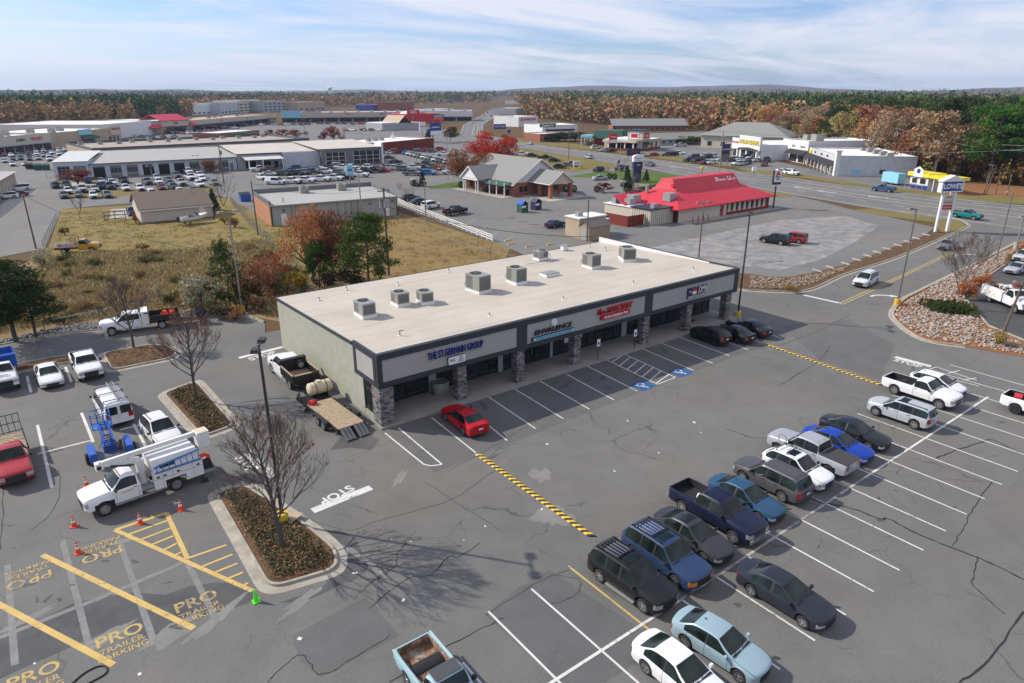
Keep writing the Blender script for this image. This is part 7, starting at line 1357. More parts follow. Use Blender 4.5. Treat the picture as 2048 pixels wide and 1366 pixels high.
# right side: shops
def sfront(t,L,lst):
    for s,x,z,sz,m_ in lst: text(s,sz,m_,'sign_lettering',t,(x,-.5,z),FR,.05,.05)
t,L=frame('variety_store','white discount store with yellow name sign over an arched black canopy',g(1519,323),g(1443,311)); 
rzv=t.rotation_euler.z
t.location=(239,171.5,0); a=(239,171.5); b=(228.3,151.5); rzv=math.atan2(b[1]-a[1],b[0]-a[0]); t.rotation_euler=(0,0,rzv); L=math.hypot(b[0]-a[0],b[1]-a[1])
MB().box(0,.4,0,L,40,5.6).build('wall','white_wall',t); MB().box(.3,.6,5.6,L-.3,39.8,5.65).build('roof','white_roof',t); MB().box(L*.27,-.4,3.4,L*1.0,.39,8.2).build('sign_wall','white_wall',t); MB().box(0,-.2,3.0,L*.26,.39,7.0).build('side_sign_wall','white_wall',t); text('DOLLAR GENERAL',2.05,'sign_black','sign_lettering',t,(L*.63+.1,-.42,5.95),FR,.02,.12,sx=.92); text('DOLLAR GENERAL',2.05,'sign_yellow','sign_lettering',t,(L*.63,-.5,6.0),FR,.05,.03,sx=.92); text('Hair & Nail',1.1,'sign_red','sign_lettering',t,(L*.13,-.3,5.4),FR,.05)
mb=MB(); mb.add([(L*.3,-1.6,3.2),(L*.97,-1.6,3.2),(L*.97,-.38,3.7),(L*.63,-.38,4.2),(L*.3,-.38,3.7)],[(0,1,2,3,4)]); mb.build('canopy','awning_black',t); wins(t,[(L*.36,L*.6,.2,2.9),(L*.65,L*.92,.2,2.9),(L*.05,L*.2,.2,2.8)],'shop_glass','white_paint',-.0)
for x in (L*.3,L*.62,L*.97): MB().box(x-.4,-1.2,0,x+.4,-.42,3.3).build('column','white_wall',t)
A=(239,149.5);B_=(231.0,134.5); t,L=flat('shop_wing','white stucco shop wing with black awnings between the discount store and the corner',A,B_,26,7.2,'white_wall','white_roof',.5,'galv'); MB().add([(L*.3,-2.2,3.0),(L,-2.2,3.0),(L,-.05,4.5),(L*.3,-.05,4.5)],[(0,1,2,3)]).build('awning','awning_black',t); wins(t,[(L*.34,L*.62,.2,2.8),(L*.68,L*.95,.2,2.8)],'shop_glass','white_paint'); text('Salon',1.0,'pole_dark','sign_lettering',t,(L*.45,-.05,5.6),FR,.03); text('Uptown',1.0,'pole_dark','sign_lettering',t,(L*.8,-.05,5.6),FR,.03)
for x,s in ((3,1.8),(9,2.2)): rooftop(t,x,8,7.2,s)
A=(230.3,133.5);B_=(204.9,109.0); t,L=flat('shop_row','white corner shop row with a line of black awnings facing the road',A,B_,22,5.4,'siding_white','white_roof',.5,'galv'); MB().add([(.3,-2.0,2.8),(L-1.5,-2.0,2.8),(L-1.5,-.05,4.0),(.3,-.05,4.0)],[(0,1,2,3)]).build('awning','awning_black',t); mb=MB()
for k in range(8): x=1+k*(L-3)/7; mb.box(x-.3,-1.6,0,x+.3,-1.1,2.8)
mb.build('stone_post','beige_wall',t); wins(t,[(1.5+k*(L-3)/8,1.5+(k+.7)*(L-3)/8,.2,2.6) for k in range(8)],'shop_glass','white_paint'); MB().box(L-1.4,-.8,0,L+.3,.5,7.2).build('corner_tower','white_wall',t); MB().box(L-1.6,-1.0,7.2,L+.5,.7,7.5).build('tower_cap','white_wall',t); MB().box(1,-.3,4.1,4,-.06,5.2).build('round_sign','sign_yellow',t); text('DELI',1.0,'pole_dark','sign_lettering',t,(8,-.06,4.8),FR,.03); text('VAPE',1.0,'pole_dark','sign_lettering',t,(16,-.06,4.8),FR,.03); text('PHO',1.0,'pole_dark','sign_lettering',t,(23,-.06,4.8),FR,.03)
for k in range(9): rooftop(t,8+k*3,15+(k%2)*1.6,5.43,.95)
o=MB().box(L-.02,4,.6,L+.02,7,1.9).build('mural_panel','sign_cyan',t); MB().box(L-.02,12,.8,L+.03,13.6,2.0).build('window','shop_glass',t)
t=thing('snow_cone_stand','white and purple refreshment stand with yellow roof by the roadside','kiosk',(196,80),math.atan2(-1,-.45)); rz=t.rotation_euler.z
MB().box(-3,-2,0,3,2.4,3.2).build('wall','white_wall',t); MB().box(-3.02,-2.03,.1,3.02,-2.003,1.1).build('purple_skirt','sign_blue',t); mb=MB(); mb.box(-3.6,-2.6,3.2,3.6,2.8,4.2); mb.box(3.62,-2.5,3.2,11,2.6,4.0); mb.build('roof','sign_yellow',t); MB().add([(-1.6,-2.65,3.1),(1.6,-2.65,3.1),(1.6,-2.65,5),(0,-2.65,5.8),(-1.6,-2.65,5)],[(0,1,2,3,4)]).build('gable_sign','white_wall',t); MB().lathe([(0,0),(.6,0)],12,0,(0,-2.7,4.6),'y').build('round_logo','sign_blue',t); wins(t,[(-2.3,-.6,1.4,2.7),(.4,2.3,1.4,2.7)],'shop_glass','white_paint',-2.03); mb=MB()
for x in (-3,-1,1,3): mb.box(x-.06,-3.4,0,x+.06,-3.3,1.2)
mb.box(-3,-3.4,1.1,3,-3.3,1.2); mb.build('deck_railing','old_timber',t); mb=MB()
for x in (5,8,10.8): mb.box(x-.1,-2.2,0,x+.1,-2,3.2)
mb.build('shelter_post','white_paint',t); 
t=thing('teal_trailer','teal and pale box trailer beside the refreshment stand','trailer',(199,89.5),math.atan2(-1,-.45)); MB().box(-3,-1.2,.5,3,1.2,3.1).build('box','sign_cyan',t); MB().box(-2.9,1.19,.6,2.9,1.23,3.0).build('side_panel','awning_green',t); add_wheels(t,(-1,1),1.2,.35,.2)
# motel, restaurant with tower, others
t,L=frame('motel_building','long two-storey motel with grey roof at the wood edge',g(1225,262),g(1372,261.5)); MB().box(0,0,0,L,14,3.4).build('wall','red_brick',t); mb=MB(); gable(mb,0,L,0,14,3.5,7.2,'x',.8,.2); mb.build('roof','grey_shingle',t); wins(t,[(L*k/14+.8,L*k/14+2.6,.9,2.3) for k in range(14)])
t,L=frame('motel_building','lower grey-roofed motel wing behind the hedge row',g(1290,292),g(1512,300) and g(1440,285)); L=46; MB().box(0,0,0,L,12,2.6).build('wall','grey_wall',t); mb=MB(); gable(mb,0,L,0,12,2.7,5.0,'x',.8,.2); mb.build('roof','grey_shingle',t); wins(t,[(2+k*4.2,3.8+k*4.2,.8,2.0) for k in range(10)])
t,L=frame('hip_roof_building','large grey hip-roofed building behind the discount store',(262,205),(275,170)); MB().box(0,0,0,L,24,5.5).build('wall','beige_wall',t); mb=MB(); mb.add([(-1,-1,5.5),(L+1,-1,5.5),(L+1,25,5.5),(-1,25,5.5),(L*.3,12,11),(L*.7,12,11)],[(0,1,5,4),(1,2,5),(2,3,4,5),(3,0,4),(0,1,2,3)]); mb.build('roof','grey_shingle',t); wins(t,[(3,5,1,3),(9,11,1,3),(16,18,1,3),(24,26,1,3)])
A=g(1240,302);B_=g(1322,297); t,L=frame('chicken_restaurant','tan restaurant with square sign tower, red panels and dark awning across the road','' or (226.5,208.5),(247,214.5)); L=19
MB().box(0,0,0,L,18,3.6).build('wall','beige_wall',t); MB().box(-.3,-.3,3.6,L+.3,18.3,4.4).build('roof_band','tan_wall',t); MB().box(.2,.2,4.4,L-.2,17.8,4.45).build('roof','white_roof',t); MB().box(-.6,-.6,4.41,7,6.4,8.2).build('sign_tower','cream',t); MB().box(-1.2,-1.2,8.2,7.6,7,8.6).build('tower_cap','fascia_trim',t); o=MB().box(1.2,-.72,5.2,5.6,-.61,7.6).build('sign_panel','sign_red',t); text("Bojangles",.9,'sign_white','sign_lettering',t,(3.4,-.75,6.1),FR,.02,.02,sx=.8); MB().box(-.72,1.0,4.8,-.61,5.2,7.8).build('side_sign','sign_white',t); MB().box(-.76,1.5,5.4,-.73,4.7,7.0).build('side_sign_print','sign_red',t); mb=MB(); mb.add([(.8,-1.8,2.4),(6.5,-1.8,2.4),(6.5,-.05,3.5),(.8,-.05,3.5)],[(0,1,2,3)]); mb.build('awning','awning_black',t); MB().box(-.01,-.02,0,L,-.005,.8).build('brick_base','dark_brick',t)
for x in (9.5,14): MB().box(x,-.06,.8,x+1.4,-.006,3.2).build('brick_pier','dark_brick',t)
wins(t,[(1,3,.9,2.3),(4,6,.9,2.3)],'shop_glass','white_paint'); 
for k in range(4): MB().box(-3.2,2+k*4,0,-2.7,2.5+k*4,3.4).build('porch_post','white_wall',t)
MB().box(-3.6,1,3.4,-.01,17,4.2).build('porch_roof','cream',t); MB().box(-.05,2,.2,-.01,16,3).build('porch_glass','interior_dark',t); MB().box(-3.3,2,0,-2.9,15,1.0).build('porch_rail','dark_brick',t)
t,L=frame('green_mansard_building','dark green mansard building with a blue canopy left of the restaurant',g(1188,289),g(1222,290)); L=13; MB().box(0,0,0,L,14,3).build('wall','dark_brick',t); mb=MB(); mb.add([(-1,-1,3),(L+1,-1,3),(L+1,15,3),(-1,15,3),(.5,.5,6.5),(L-.5,.5,6.5),(L-.5,13.5,6.5),(.5,13.5,6.5)],[(0,1,5,4),(1,2,6,5),(2,3,7,6),(3,0,4,7),(4,5,6,7)]); mb.build('mansard_roof','awning_green',t); MB().box(-6,-3,3.2,-.2,3,4.4).build('blue_canopy','sign_cyan',t); mb=MB()
for x,y in ((-5.6,-2.6),(-1,-2.6),(-5.6,2.6)): mb.box(x-.2,y-.2,0,x+.2,y+.2,3.2)
mb.build('canopy_post','white_paint',t)
t,L=flat('white_clinic','white flat-roofed clinic with dark window band beyond the green road sign',g(1085,268),g(1155,266),25,4.5,'white_wall','white_roof',.5,'galv'); wins(t,[(2,L-2,1.4,2.6)],'shop_glass','white_paint')
t,L=flat('red_sign_store','white store with long red sign by the far right of the highway',g(1037,254),g(1075,252),25,6,'white_wall','white_roof',1.0,'white_paint'); text('AUTO PARTS PLUS',2.0,'sign_red','sign_lettering',t,(L/2,-.1,4.9),FR,.05,.08)
t,L=flat('brick_motel','white and brick store behind the green road sign',g(1080,284),g(1120,282),14,3.5,'red_brick','white_roof',.4,'white_paint'); wins(t,[(2,5,.8,2.4),(7,10,.8,2.4)])
t,L=flat('dark_store','dark store far up the right side of the highway',g(1032,229),g(1060,227),30,6,'grey_wall','white_roof',.5,'galv')
# left edge storage building
t,L=frame('storage_building','tan storage building with flat metal roof at the left edge',g(-60,440),g(36,376)); L=math.hypot(g(36,376)[0]-g(-60,440)[0],g(36,376)[1]-g(-60,440)[1]); MB().box(0,0,0,L,14,4.2).build('wall','tan_wall',t); MB().add([(-.5,-.6,4.25),(L+.5,-.6,4.25),(L+.5,14,4.9),(-.5,14,4.9)],[(0,1,2,3)]).build('roof','rib_roof',t)
for k in range(6): x=L-2.4-k*3.6; o=MB().box(x-1.1,-.06,.05,x+1.1,-.005,3.0).build('roller_door','beige_wall',t)
sheet('storage_apron',[(0,410),(45,378),(78,378),(30,412),(0,436)],'concrete',.004); MB().box
for i,(px,l) in enumerate((((60,338),'black open-top bin left of the green dumpsters'),((76,340),'left green dumpster beside the garage block'),((93,340),'right green dumpster beside the garage block'),((491,402),'blue dumpster on the drive beside the flat metal building'))):
    t=thing('dumpster',l,'dumpster',g(*px),R(-4)); m_=('black_metal','awning_green','awning_green','blue_paint')[i]; MB().add([(-1.1,-.9,.15),(1.1,-.9,.15),(1.1,.9,.15),(-1.1,.9,.15),(-1.2,-1.0,1.5),(1.2,-1.0,1.5),(1.2,1.0,1.9),(-1.2,1.0,1.9)],[(0,3,2,1),(0,1,5,4),(1,2,6,5),(2,3,7,6),(3,0,4,7)]).build('bin',m_,t); MB().add([(-1.2,-1.0,1.52),(1.2,-1.0,1.52),(1.2,1.0,1.92),(-1.2,1.0,1.92),(-1.2,-1.0,1.58),(1.2,-1.0,1.58),(1.2,1.0,1.98),(-1.2,1.0,1.98)],[(4,5,6,7),(0,1,5,4),(0,3,2,1),(3,0,4,7)]).build('lid','black_plastic',t)
for px,c,l in (((1045,424),'awning_green','green donation bin with blue lid in the bank car park'),((1072,419),'sign_navy','navy donation bin in the bank car park')):
    t=thing('donation_bin',l,'bin',g(*px),R(5)); MB().box(-.9,-.8,0,.9,.8,1.7).build('bin_body',c,t); mb=MB(); gable(mb,-.9,.9,-.8,.8,1.7,2.4,'y',.08,.06); mb.build('bin_lid','blue_paint' if c!='sign_navy' else 'sign_navy',t); MB().box(-.91,-.815,1.0,.2,-.801,1.4).build('bin_label','sign_white',t)
# ================= DISTANT VEHICLES =================
def lite_mesh(kind):
    p=dict(TYPES[kind]); D=car_parts(p); mats=['car_paint','car_glass','black_plastic','lamp_lens','red_lens','rubber','rim_metal']; mb=MB()
    for k,q in D.items():
        mt=PM.get(k.split('#')[0],'car_paint'); mb.add(q.v,q.f,mats.index(mt) if mt in mats else 2)
    for x in (p['xf'],p['xf']-p['WB']):
        for s in (1,-1): y=s*(p['W']/2-.14); mb.cyl((x,y-.12,p['r']),(x,y+.12,p['r']),p['r'],n=12,mi=5); mb.cyl((x,y-.13,p['r']),(x,y+.13,p['r']),p['r']*.6,n=10,mi=6)
    me=bpy.data.meshes.new('car'); me.from_pydata(mb.v,[],mb.f)
    for m_ in mats: me.materials.append(MATS[m_])
    me.polygons.foreach_set('material_index',mb.m)
    bm=bmesh.new(); bm.from_mesh(me); bmesh.ops.remove_doubles(bm,verts=bm.verts,dist=1e-5); bmesh.ops.recalc_face_normals(bm,faces=bm.faces); bm.to_mesh(me); bm.free(); me.polygons.foreach_set('use_smooth',[True]*len(me.polygons)); me.set_sharp_from_angle(angle=R(35)); return me
LM={}
NM=dict(sedan=('sedan','car'),suv=('sport_utility_vehicle','car'),crossover=('sport_utility_vehicle','car'),crew=('pickup_truck','truck'),regular=('pickup_truck','truck'),van=('van','van'),hatch=('hatchback','car'),minivan=('minivan','van'))
CW={'sedan':'sedan','suv':'utility vehicle','crossover':'utility vehicle','crew':'pickup','regular':'pickup','van':'van','hatch':'hatchback','minivan':'minivan'}
CC=dict(w=('white',WHT),k=('black',BLK),g=('grey',(.13,.14,.15)),s=('silver',(.42,.44,.46)),d=('dark grey',(.05,.053,.06)),b=('blue',(.03,.08,.2)),B=('bright blue',(.0,.16,.5)),n=('navy',(.015,.025,.07)),r=('red',(.4,.015,.02)),m=('maroon',(.14,.02,.035)),p=('pale green',(.3,.38,.36)),o=('brown',(.12,.05,.03)),t=('tan',(.4,.34,.26)))
KC=dict(S='sedan',U='suv',X='crossover',C='crew',P='regular',V='van',H='hatch',M='minivan')
ORD='first second third fourth fifth sixth seventh eighth ninth tenth eleventh twelfth thirteenth fourteenth fifteenth sixteenth seventeenth eighteenth nineteenth twentieth'.split()
def cars(desc,group,rz,spec,jit=.05):
    """spec: list of (px,py,'colour letter+kind letter'[,rz])"""
    spec=sorted(spec,key=lambda q:q[0]); tot={}; cnt={}
    key=lambda q:(CC[q[2][0]][0],CW[KC[q[2][1]]])
    for q in spec: tot[key(q)]=tot.get(key(q),0)+1
    for q in spec:
        k=key(q); cnt[k]=cnt.get(k,0)+1; kind=KC[q[2][1]]
        if kind not in LM: LM[kind]=lite_mesh(kind)
        a=g(q[0],q[1]); o=link(NM[kind][0],LM[kind],color=CC[q[2][0]][1]); o.location=(a[0],a[1],.0); o.rotation_euler=(0,0,(q[3] if len(q)>3 else rz)+rng.uniform(-jit,jit))
        l='%s %s %s'%(k[0],k[1],desc) if tot[k]==1 else '%s %s %s from the left %s'%(ORD[cnt[k]-1],k[0],k[1],desc); setp(o,l,NM[kind][1],group)
cars('in the front rows before the garage doors','cars before the garage doors',DN,[(111,376,'kX'),(134,376,'dC'),(137,387,'wX'),(129,396,'gX'),(165,384,'sC'),(158,394,'gS'),(190,383,'sX'),(188,396,'wX'),(215,395,'gX'),(200,378,'kU'),(177,366,'bX'),(203,366,'sS'),(225,372,'wC'),(220,378,'dC'),(248,366,'kC')])
cars('in the middle of the garage car park','cars in the middle of the garage car park',DN,[(252,381,'wX'),(281,381,'wX'),(305,393,'wU'),(295,369,'gC'),(314,360,'sX'),(323,379,'mS'),(318,368,'wX'),(338,365,'gX'),(346,378,'dX'),(363,371,'sC')])
cars('at the right end of the garage car park','cars at the right end of the garage car park',DN,[(361,389,'wX'),(388,387,'kX'),(354,356,'gC'),(382,360,'wC'),(378,348,'wC'),(400,356,'wC'),(404,361,'wS'),(400,374,'wU'),(429,370,'pX')])
cars('parked inside an open garage bay','cars in the open garage bays',DN,[(202,352,'wV'),(316,342,'wC'),(345,341,'sX')])
H5=R(-52)
cars('in the front row of the dealer lot','white trucks in the front dealer row',H5,[(551,369,'wV'),(584,367,'wC'),(611,366,'wC'),(642,363,'wC'),(669,361,'wC'),(694,359,'kU'),(720,354,'wC')])
cars('in the second row of the dealer lot','cars in the second dealer row',H5,[(524,359,'wX',DN),(541,351,'sS'),(565,351,'dX'),(575,350,'kX'),(592,350,'kX'),(602,349,'gX'),(611,348,'gX'),(624,348,'dC'),(643,345,'wC'),(653,347,'wU'),(666,344,'dX'),(679,349,'gX'),(662,339,'kX'),(686,340,'wC')])
cars('close to the dealership wall','cars close to the dealership wall',PI*.95,[(519,343,'wC'),(538,344,'oP'),(588,341,'bU'),(579,334,'kC'),(668,336,'wU')])
cars('below the showroom windows','cars below the showroom windows',H5,[(709,345,'wC'),(705,338,'wX'),(729,346,'kC'),(748,345,'kC'),(739,338,'wX'),(757,341,'rX'),(768,344,'rX'),(777,339,'gX'),(790,341,'sC'),(808,342,'gU'),(800,336,'dS'),(827,340,'wC'),(847,340,'kU'),(838,335,'kX'),(868,337,'gX'),(855,330,'dX'),(824,351,'gC'),(856,350,'BU'),(879,349,'wC')])
cars('near the showroom corner','cars near the showroom corner',R(-20),[(792,326,'kS'),(778,318,'dS'),(781,308,'wS'),(797,308,'mS')])
cars('in the slanted row by the hall','utility vehicles in the slanted row by the brick hall',R(-128),[(810+i*7.3,309+i*1.75,c) for i,c in enumerate('BX wX sX sX gX wX sX gX wX gX dX sX'.split())])
cars('in the back row of the dealer lot by the brick hall','cars in the back dealer row',R(-50),[(838,304,'gX'),(852,304,'rX'),(865,305,'gX'),(883,302,'rU'),(888,312,'wC')])
cars('parked by the white rail fence','cars by the white rail fence',R(-8),[(822,401,'dX'),(843,408,'dS'),(862,417,'wU',R(15)),(911,429,'kC',R(12))])
cars('around the tan shed and bank exit','cars around the tan shed',R(10),[(1110,454,'nS'),(1231,446,'wX',R(-62)),(1272,394,'rC'),(1312,387,'wS',R(-10)),(1200,360,'sS',R(-15))])
cars('parked on the grass verge beyond the bank roof','cars on the verge beyond the bank',R(-30),[(1119,337,'kX'),(1142,333,'gC'),(1109,324,'kX'),(1090,319,'kC'),(1065,314,'nX'),(1043,312,'wC')])
cars('waiting at the bank exit drive','dark cars at the bank exit drive',R(190),[(1197,343,'kX'),(1243,341,'dC')])
HN,HF=R(78),R(-102)
cars('driving on the near stretch of the highway','cars on the near highway',HN,[(1177,317,'sX'),(1299,332,'gS'),(1060,289,'sS'),(1029,284,'dX'),(1766,383,'bP',R(97))])
cars('far up the highway','cars far up the highway',R(50),[(945,247,'wS'),(960,238,'wX'),(968,231,'wX'),(975,226,'dX'),(982,233,'gX'),(988,227,'wX'),(985,221,'wS'),(993,219,'kX'),(998,224,'sX'),(1000,214,'wX'),(1005,218,'dX'),(1008,211,'wX'),(1012,214,'gX'),(1015,209,'wX'),(990,238,'sX'),(978,243,'wS')])
cars('at the chicken restaurant across the road','cars at the chicken restaurant',R(150),[(1192,298,'wU',R(-20)),(1178,291,'dX'),(1209,303,'sS'),(1222,304,'kS'),(1287,312,'sS',R(-60)),(1306,312,'rS'),(1334,312,'dX'),(1345,312,'kU'),(1359,309,'wX',R(-60)),(1361,293,'sC',R(-20))])
cars('in the discount store car park','cars in the discount store car park',R(170),[(1377,323,'kX'),(1388,317,'kU'),(1396,325,'kC'),(1406,315,'wX'),(1414,316,'dX'),(1424,315,'wX'),(1422,328,'wS'),(1410,328,'mS'),(1441,322,'sS'),(1457,323,'gX'),(1468,322,'gX'),(1474,331,'wX'),(1484,330,'sX'),(1492,328,'dX'),(1502,319,'wX'),(1496,323,'bS'),(1512,324,'sS'),(1478,322,'wX'),(1488,318,'kX')])
cars('before the white shops','cars before the white shops',R(200),[(1503,312,'wX'),(1516,320,'sX'),(1533,324,'kC'),(1528,332,'mS'),(1584,350,'wU',R(-95)),(1566,346,'wS',R(-95))])
cars('beside the storage building','cars beside the storage building',R(180),[(41,381,'wM'),(17,397,'wX'),(35,393,'mS')])
cars('parked beside the tan garage','cars beside the tan garage',R(-95),[(265,430,'nX')])
cars('in the near row of the grocery car park','cars in the near grocery row',DN,[(26,321,'gX'),(42,320,'gX'),(60,321,'gX'),(77,320,'sX'),(50,331,'wS'),(26,332,'wX'),(10,325,'sS'),(100,322,'wV')])
cars('in the second row of the grocery car park','cars in the second grocery row',DN,[(23,313,'wS'),(40,313,'gX'),(58,311,'dX'),(74,311,'wX'),(88,314,'sX'),(100,315,'nS'),(119,311,'wX'),(132,310,'gC'),(147,310,'wX'),(173,309,'wX'),(8,312,'rS')])
cars('in the far row of the grocery car park','cars in the far grocery row',DN,[(25,305,'mS'),(57,306,'rS'),(72,305,'wS'),(88,305,'sX'),(104,308,'wS'),(118,304,'wX'),(131,302,'wX'),(145,303,'dS'),(155,306,'wS'),(156,298,'sU'),(177,300,'wX'),(172,304,'kX')])
cr=random.Random(12); row=lambda y,x0,x1,n:[(x0+(x1-x0)*(k+cr.uniform(-.15,.15))/max(1,n-1),y+cr.uniform(-.6,.6),cr.choice('wwwsgdkkbrm')+cr.choice('SXXUC')) for k in range(n)]
for y,x0,x1,n,d in ((268,345,430,9,'in the nearest red store row'),(263.5,362,440,9,'in the second red store row'),(258,392,472,9,'in the third red store row'),(253,398,490,9,'in the fourth red store row'),(248.5,440,525,8,'in the row by the tan shops'),(250.5,525,615,8,'at the left half of the far strip'),(249,640,790,10,'at the right half of the far strip'),(276,285,350,4,'near the red-awning store'),(262,690,760,5,'behind the dealership roof')): cars(d,'cars '+d,R(-60 if y<262 else -75),row(y,x0,x1,n))
# ================= STREET FURNITURE =================
def post(px,top,label,name='utility_pole',mat='wood_pole',r=.14,cat='pole',lean=(0,0),group=None):
    b=g(*px); h=hz(b,top); t=thing(name,label,cat,b,0,group); MB().cyl((0,0,-.1),(lean[0],lean[1],h),r,r*.7,8).build('pole',mat,t); t['h']=h; del t['h']; return t,h
def lamp(px,top,label,mat='pole_dark',arms=2,rz=0,base='yellow',r=.11,sz=.5):
    t,h=post(px,top,label,'street_lamp',mat,r,'street lamp'); t.rotation_euler=(0,0,rz)
    for s in ((1,-1) if arms==2 else (1,)):
        MB().bar((0,0,h-.12),(s*sz*1.2,0,h-.02),.07,.09).build('lamp_arm',mat,t); o=MB().cbox((s*sz*1.75,0,h-.1),(sz*1.35,sz*.9,.2),0,0,.85).build('lamp_head',mat,t); MB().box(s*sz*1.75-.2,-.15,h-.125,s*sz*1.75+.2,.15,h-.105).build('lamp_lens','lamp_lens',o)
    if base: MB().cyl((0,0,0),(0,0,.75),.36,.36,14).build('lamp_base','yellow_paint' if base=='yellow' else 'concrete',t)
    return t
lamp((566,1047),690,'tall dark lamp post rising behind the bare tree of the planted island',rz=R(60),sz=.45); lamp((1475,635),427,'tall dark lamp post with yellow base at the right corner of the shop building',rz=R(30)); lamp((1794,610),417,'brown lamp post with yellow base on the rock bed','pole_brown',1,R(160)); lamp((485,625),423,'grey lamp post with yellow base at the end of the back lane','grey_pole',2,R(10),sz=.5)
lamp((1397,515),405,'brown lamp post with two angled heads beside the red-roofed restaurant','pole_brown',2,R(-20),None,.13,.5); lamp((1992,521),385,'thin dark lamp post by the kerb at the right edge','pole_brown',1,R(60),None,.1); lamp((2031,498),432,'grey lamp post with concrete base at the far right edge','grey_pole',1,R(170),'c',.15)
for px,top,l,a in (((643,362),305,'lamp post with double head in the front dealer row',2),((791,345),297,'thin lamp post before the showroom corner',2),((834,343),298,'lamp post between the parked rows and the clipped evergreen',2),((896,360),266,'tall lamp post left of the russet tree',1),((311,391),332,'slim lamp post in front of the middle garage doors',2),((395,341),311,'short lamp post at the service bays',2),((123,309),265,'lamp post with a box in the grocery car park',1),((1246,391),318,'double-headed lamp post by the bank flowerbed',2),((1156,294),244,'pale lamp post across the highway',2),((305,262),224,'lamp post behind the red-awning store',2),((348,268),226,'lamp post right of the red store roof',2),((513,285),235,'lamp post in the far shopping car park, left',2),((575,270),232,'lamp post in the far shopping car park, middle',2),((612,283),237,'lamp post in the far shopping car park, right',2),((690,285),255,'pale lamp post right of the pinkish tree',2),((923,276),249,'dark lamp post beside the highway junction',2),((1505,330),300,'small lamp post beside the white shops',1)): lamp(px,top,l,'grey_pole',a,R(15),None,.1,.45)
for px,top,l in (((72,497),388,'tall wooden utility pole at the left road'),((516,470),361,'bare wooden pole left of the flat metal building'),((852,446),360,'grey pole at the white rail fence'),((724,440),347,'thin grey pole in front of the flat metal building'),((1174,483),396,'dark pole behind the tan shed'),((1267,393),353,'short wooden pole at the restaurant rear'),((1137,319),256,'dark utility pole by the highway verge'),((1991,389),345,'short wooden pole at the wood edge'),((1967,389),328,'left of two leaning wooden poles at the wood edge'),((1972,388),330,'right of two leaning wooden poles at the wood edge'),((2013,392),350,'broken wooden stump pole at the right wood edge'),((1996,690),560,'leaning tan pole at the right edge of the rock bed')):
    t,h=post(px,top,l,mat='wood_pole' if px[0] not in (852,724) else 'grey_pole',r=.14,lean=(.5,-.6) if px[0] in (1967,1972,1996) else (0,0)); MB().cyl((0,0,h-.25),(0,0,h-.1),.17 if px[0]>100 else .2).build('pole_band','galv',t)
def upole(px,top,label,arms=1,tr=0,rz=0,mat='wood_pole'):
    t,h=post(px,top,label,mat=mat,r=.17); t.rotation_euler=(0,0,rz)
    for k in range(arms):
        MB().bar((-1.2,0,h-.35-k*1.1),(1.2,0,h-.35-k*1.1),.1,.12).build('crossarm',mat,t); mb=MB()
        for x in (-1.1,-.4,.4,1.1): mb.cyl((x,0,h-.3-k*1.1),(x,0,h-.02-k*1.1),.06,.04)
        mb.build('insulators','galv',t)
    for k in range(tr): a=k*2.1; MB().cyl((.42*math.cos(a),.42*math.sin(a),h-2.6),(.42*math.cos(a),.42*math.sin(a),h-1.5),.27,.27,10).build('transformer','galv',t)
    return t,(t.location.x,t.location.y,h)
P1=upole((778,550),376,'wooden utility pole with transformers behind the shop roof',2,3,.4)[1]; P2=upole((448,367),290,'utility pole with transformer by the service bays',1,1,.3)[1]; P3=upole((1438,352),262,'tall utility pole beside the highway before the discount store',2,0,R(80),'grey_pole')[1]
FP=[upole(px,top,'utility pole with three transformers, %s along the wood edge'%l,1,3,.3)[1] for px,top,l in (((1735,318),255,'first'),((1781,334),256,'second'),((1822,346),261,'third'),((1867,360),270,'fourth'))]
P4=upole((690,300),255,'grey utility pole behind the dealership roof',1,1,.3,'grey_pole')[1]; P5=upole((2110,385),290,'utility pole beyond the right edge',2)[1]
def wire(a,b,sag,label,r=.022,n=14,mat='black_plastic'):
    mb=MB(); pts=[tuple(a[i]+(b[i]-a[i])*k/n-(4*sag*(k/n)*(1-k/n) if i==2 else 0) for i in range(3)) for k in range(n+1)]
    for p,q in zip(pts[:-1],pts[1:]): mb.cyl(p,q,r,r,4,0,False)
    setp(mb.build('power_cable',mat),label,'cable')
wire(P1,(*g(985,484),.0),.6,'guy cable from the transformer pole down to the fence end',.03); wire((P1[0],P1[1],P1[2]-2.4),(63.5,66,5.6),1.0,'service cable from the transformer pole to the shop roof',.045); wire((P1[0],P1[1],P1[2]-3),(49,64.5,5.3),.7,'pale service cable dropping to the rear roof edge',.03,mat='galv')
wire(P1,(*g(516,470),9),1.2,'power cable between the transformer pole and the bare wooden pole'); wire((*g(72,497),8.5),(-60,140,9),1,'power cable leaving the left road pole'); wire((*g(72,497),8.6),(*g(485,625),7),1.6,'power cable across the weedy field',.03)
for k,(a,b,s) in enumerate(((P3,FP[0],2),(FP[0],FP[1],.6),(FP[1],FP[2],.6),(FP[2],FP[3],.6),(FP[3],P5,1.2))): wire(a,b,s,'power cable span %s along the wood edge right of the highway'%ORD[k],.05,mat='galv'); wire((a[0],a[1],a[2]-1.3),(b[0],b[1],b[2]-1.3),s,'lower power cable span %s along the wood edge'%ORD[k],.045,mat='galv')
wire((216,99,7.5),P5,1,'cable from the white shop row to the right edge pole',.05,mat='galv')
wire(P3,(*g(1156,294),11),2,'power cable along the highway from the tall pole',.04)
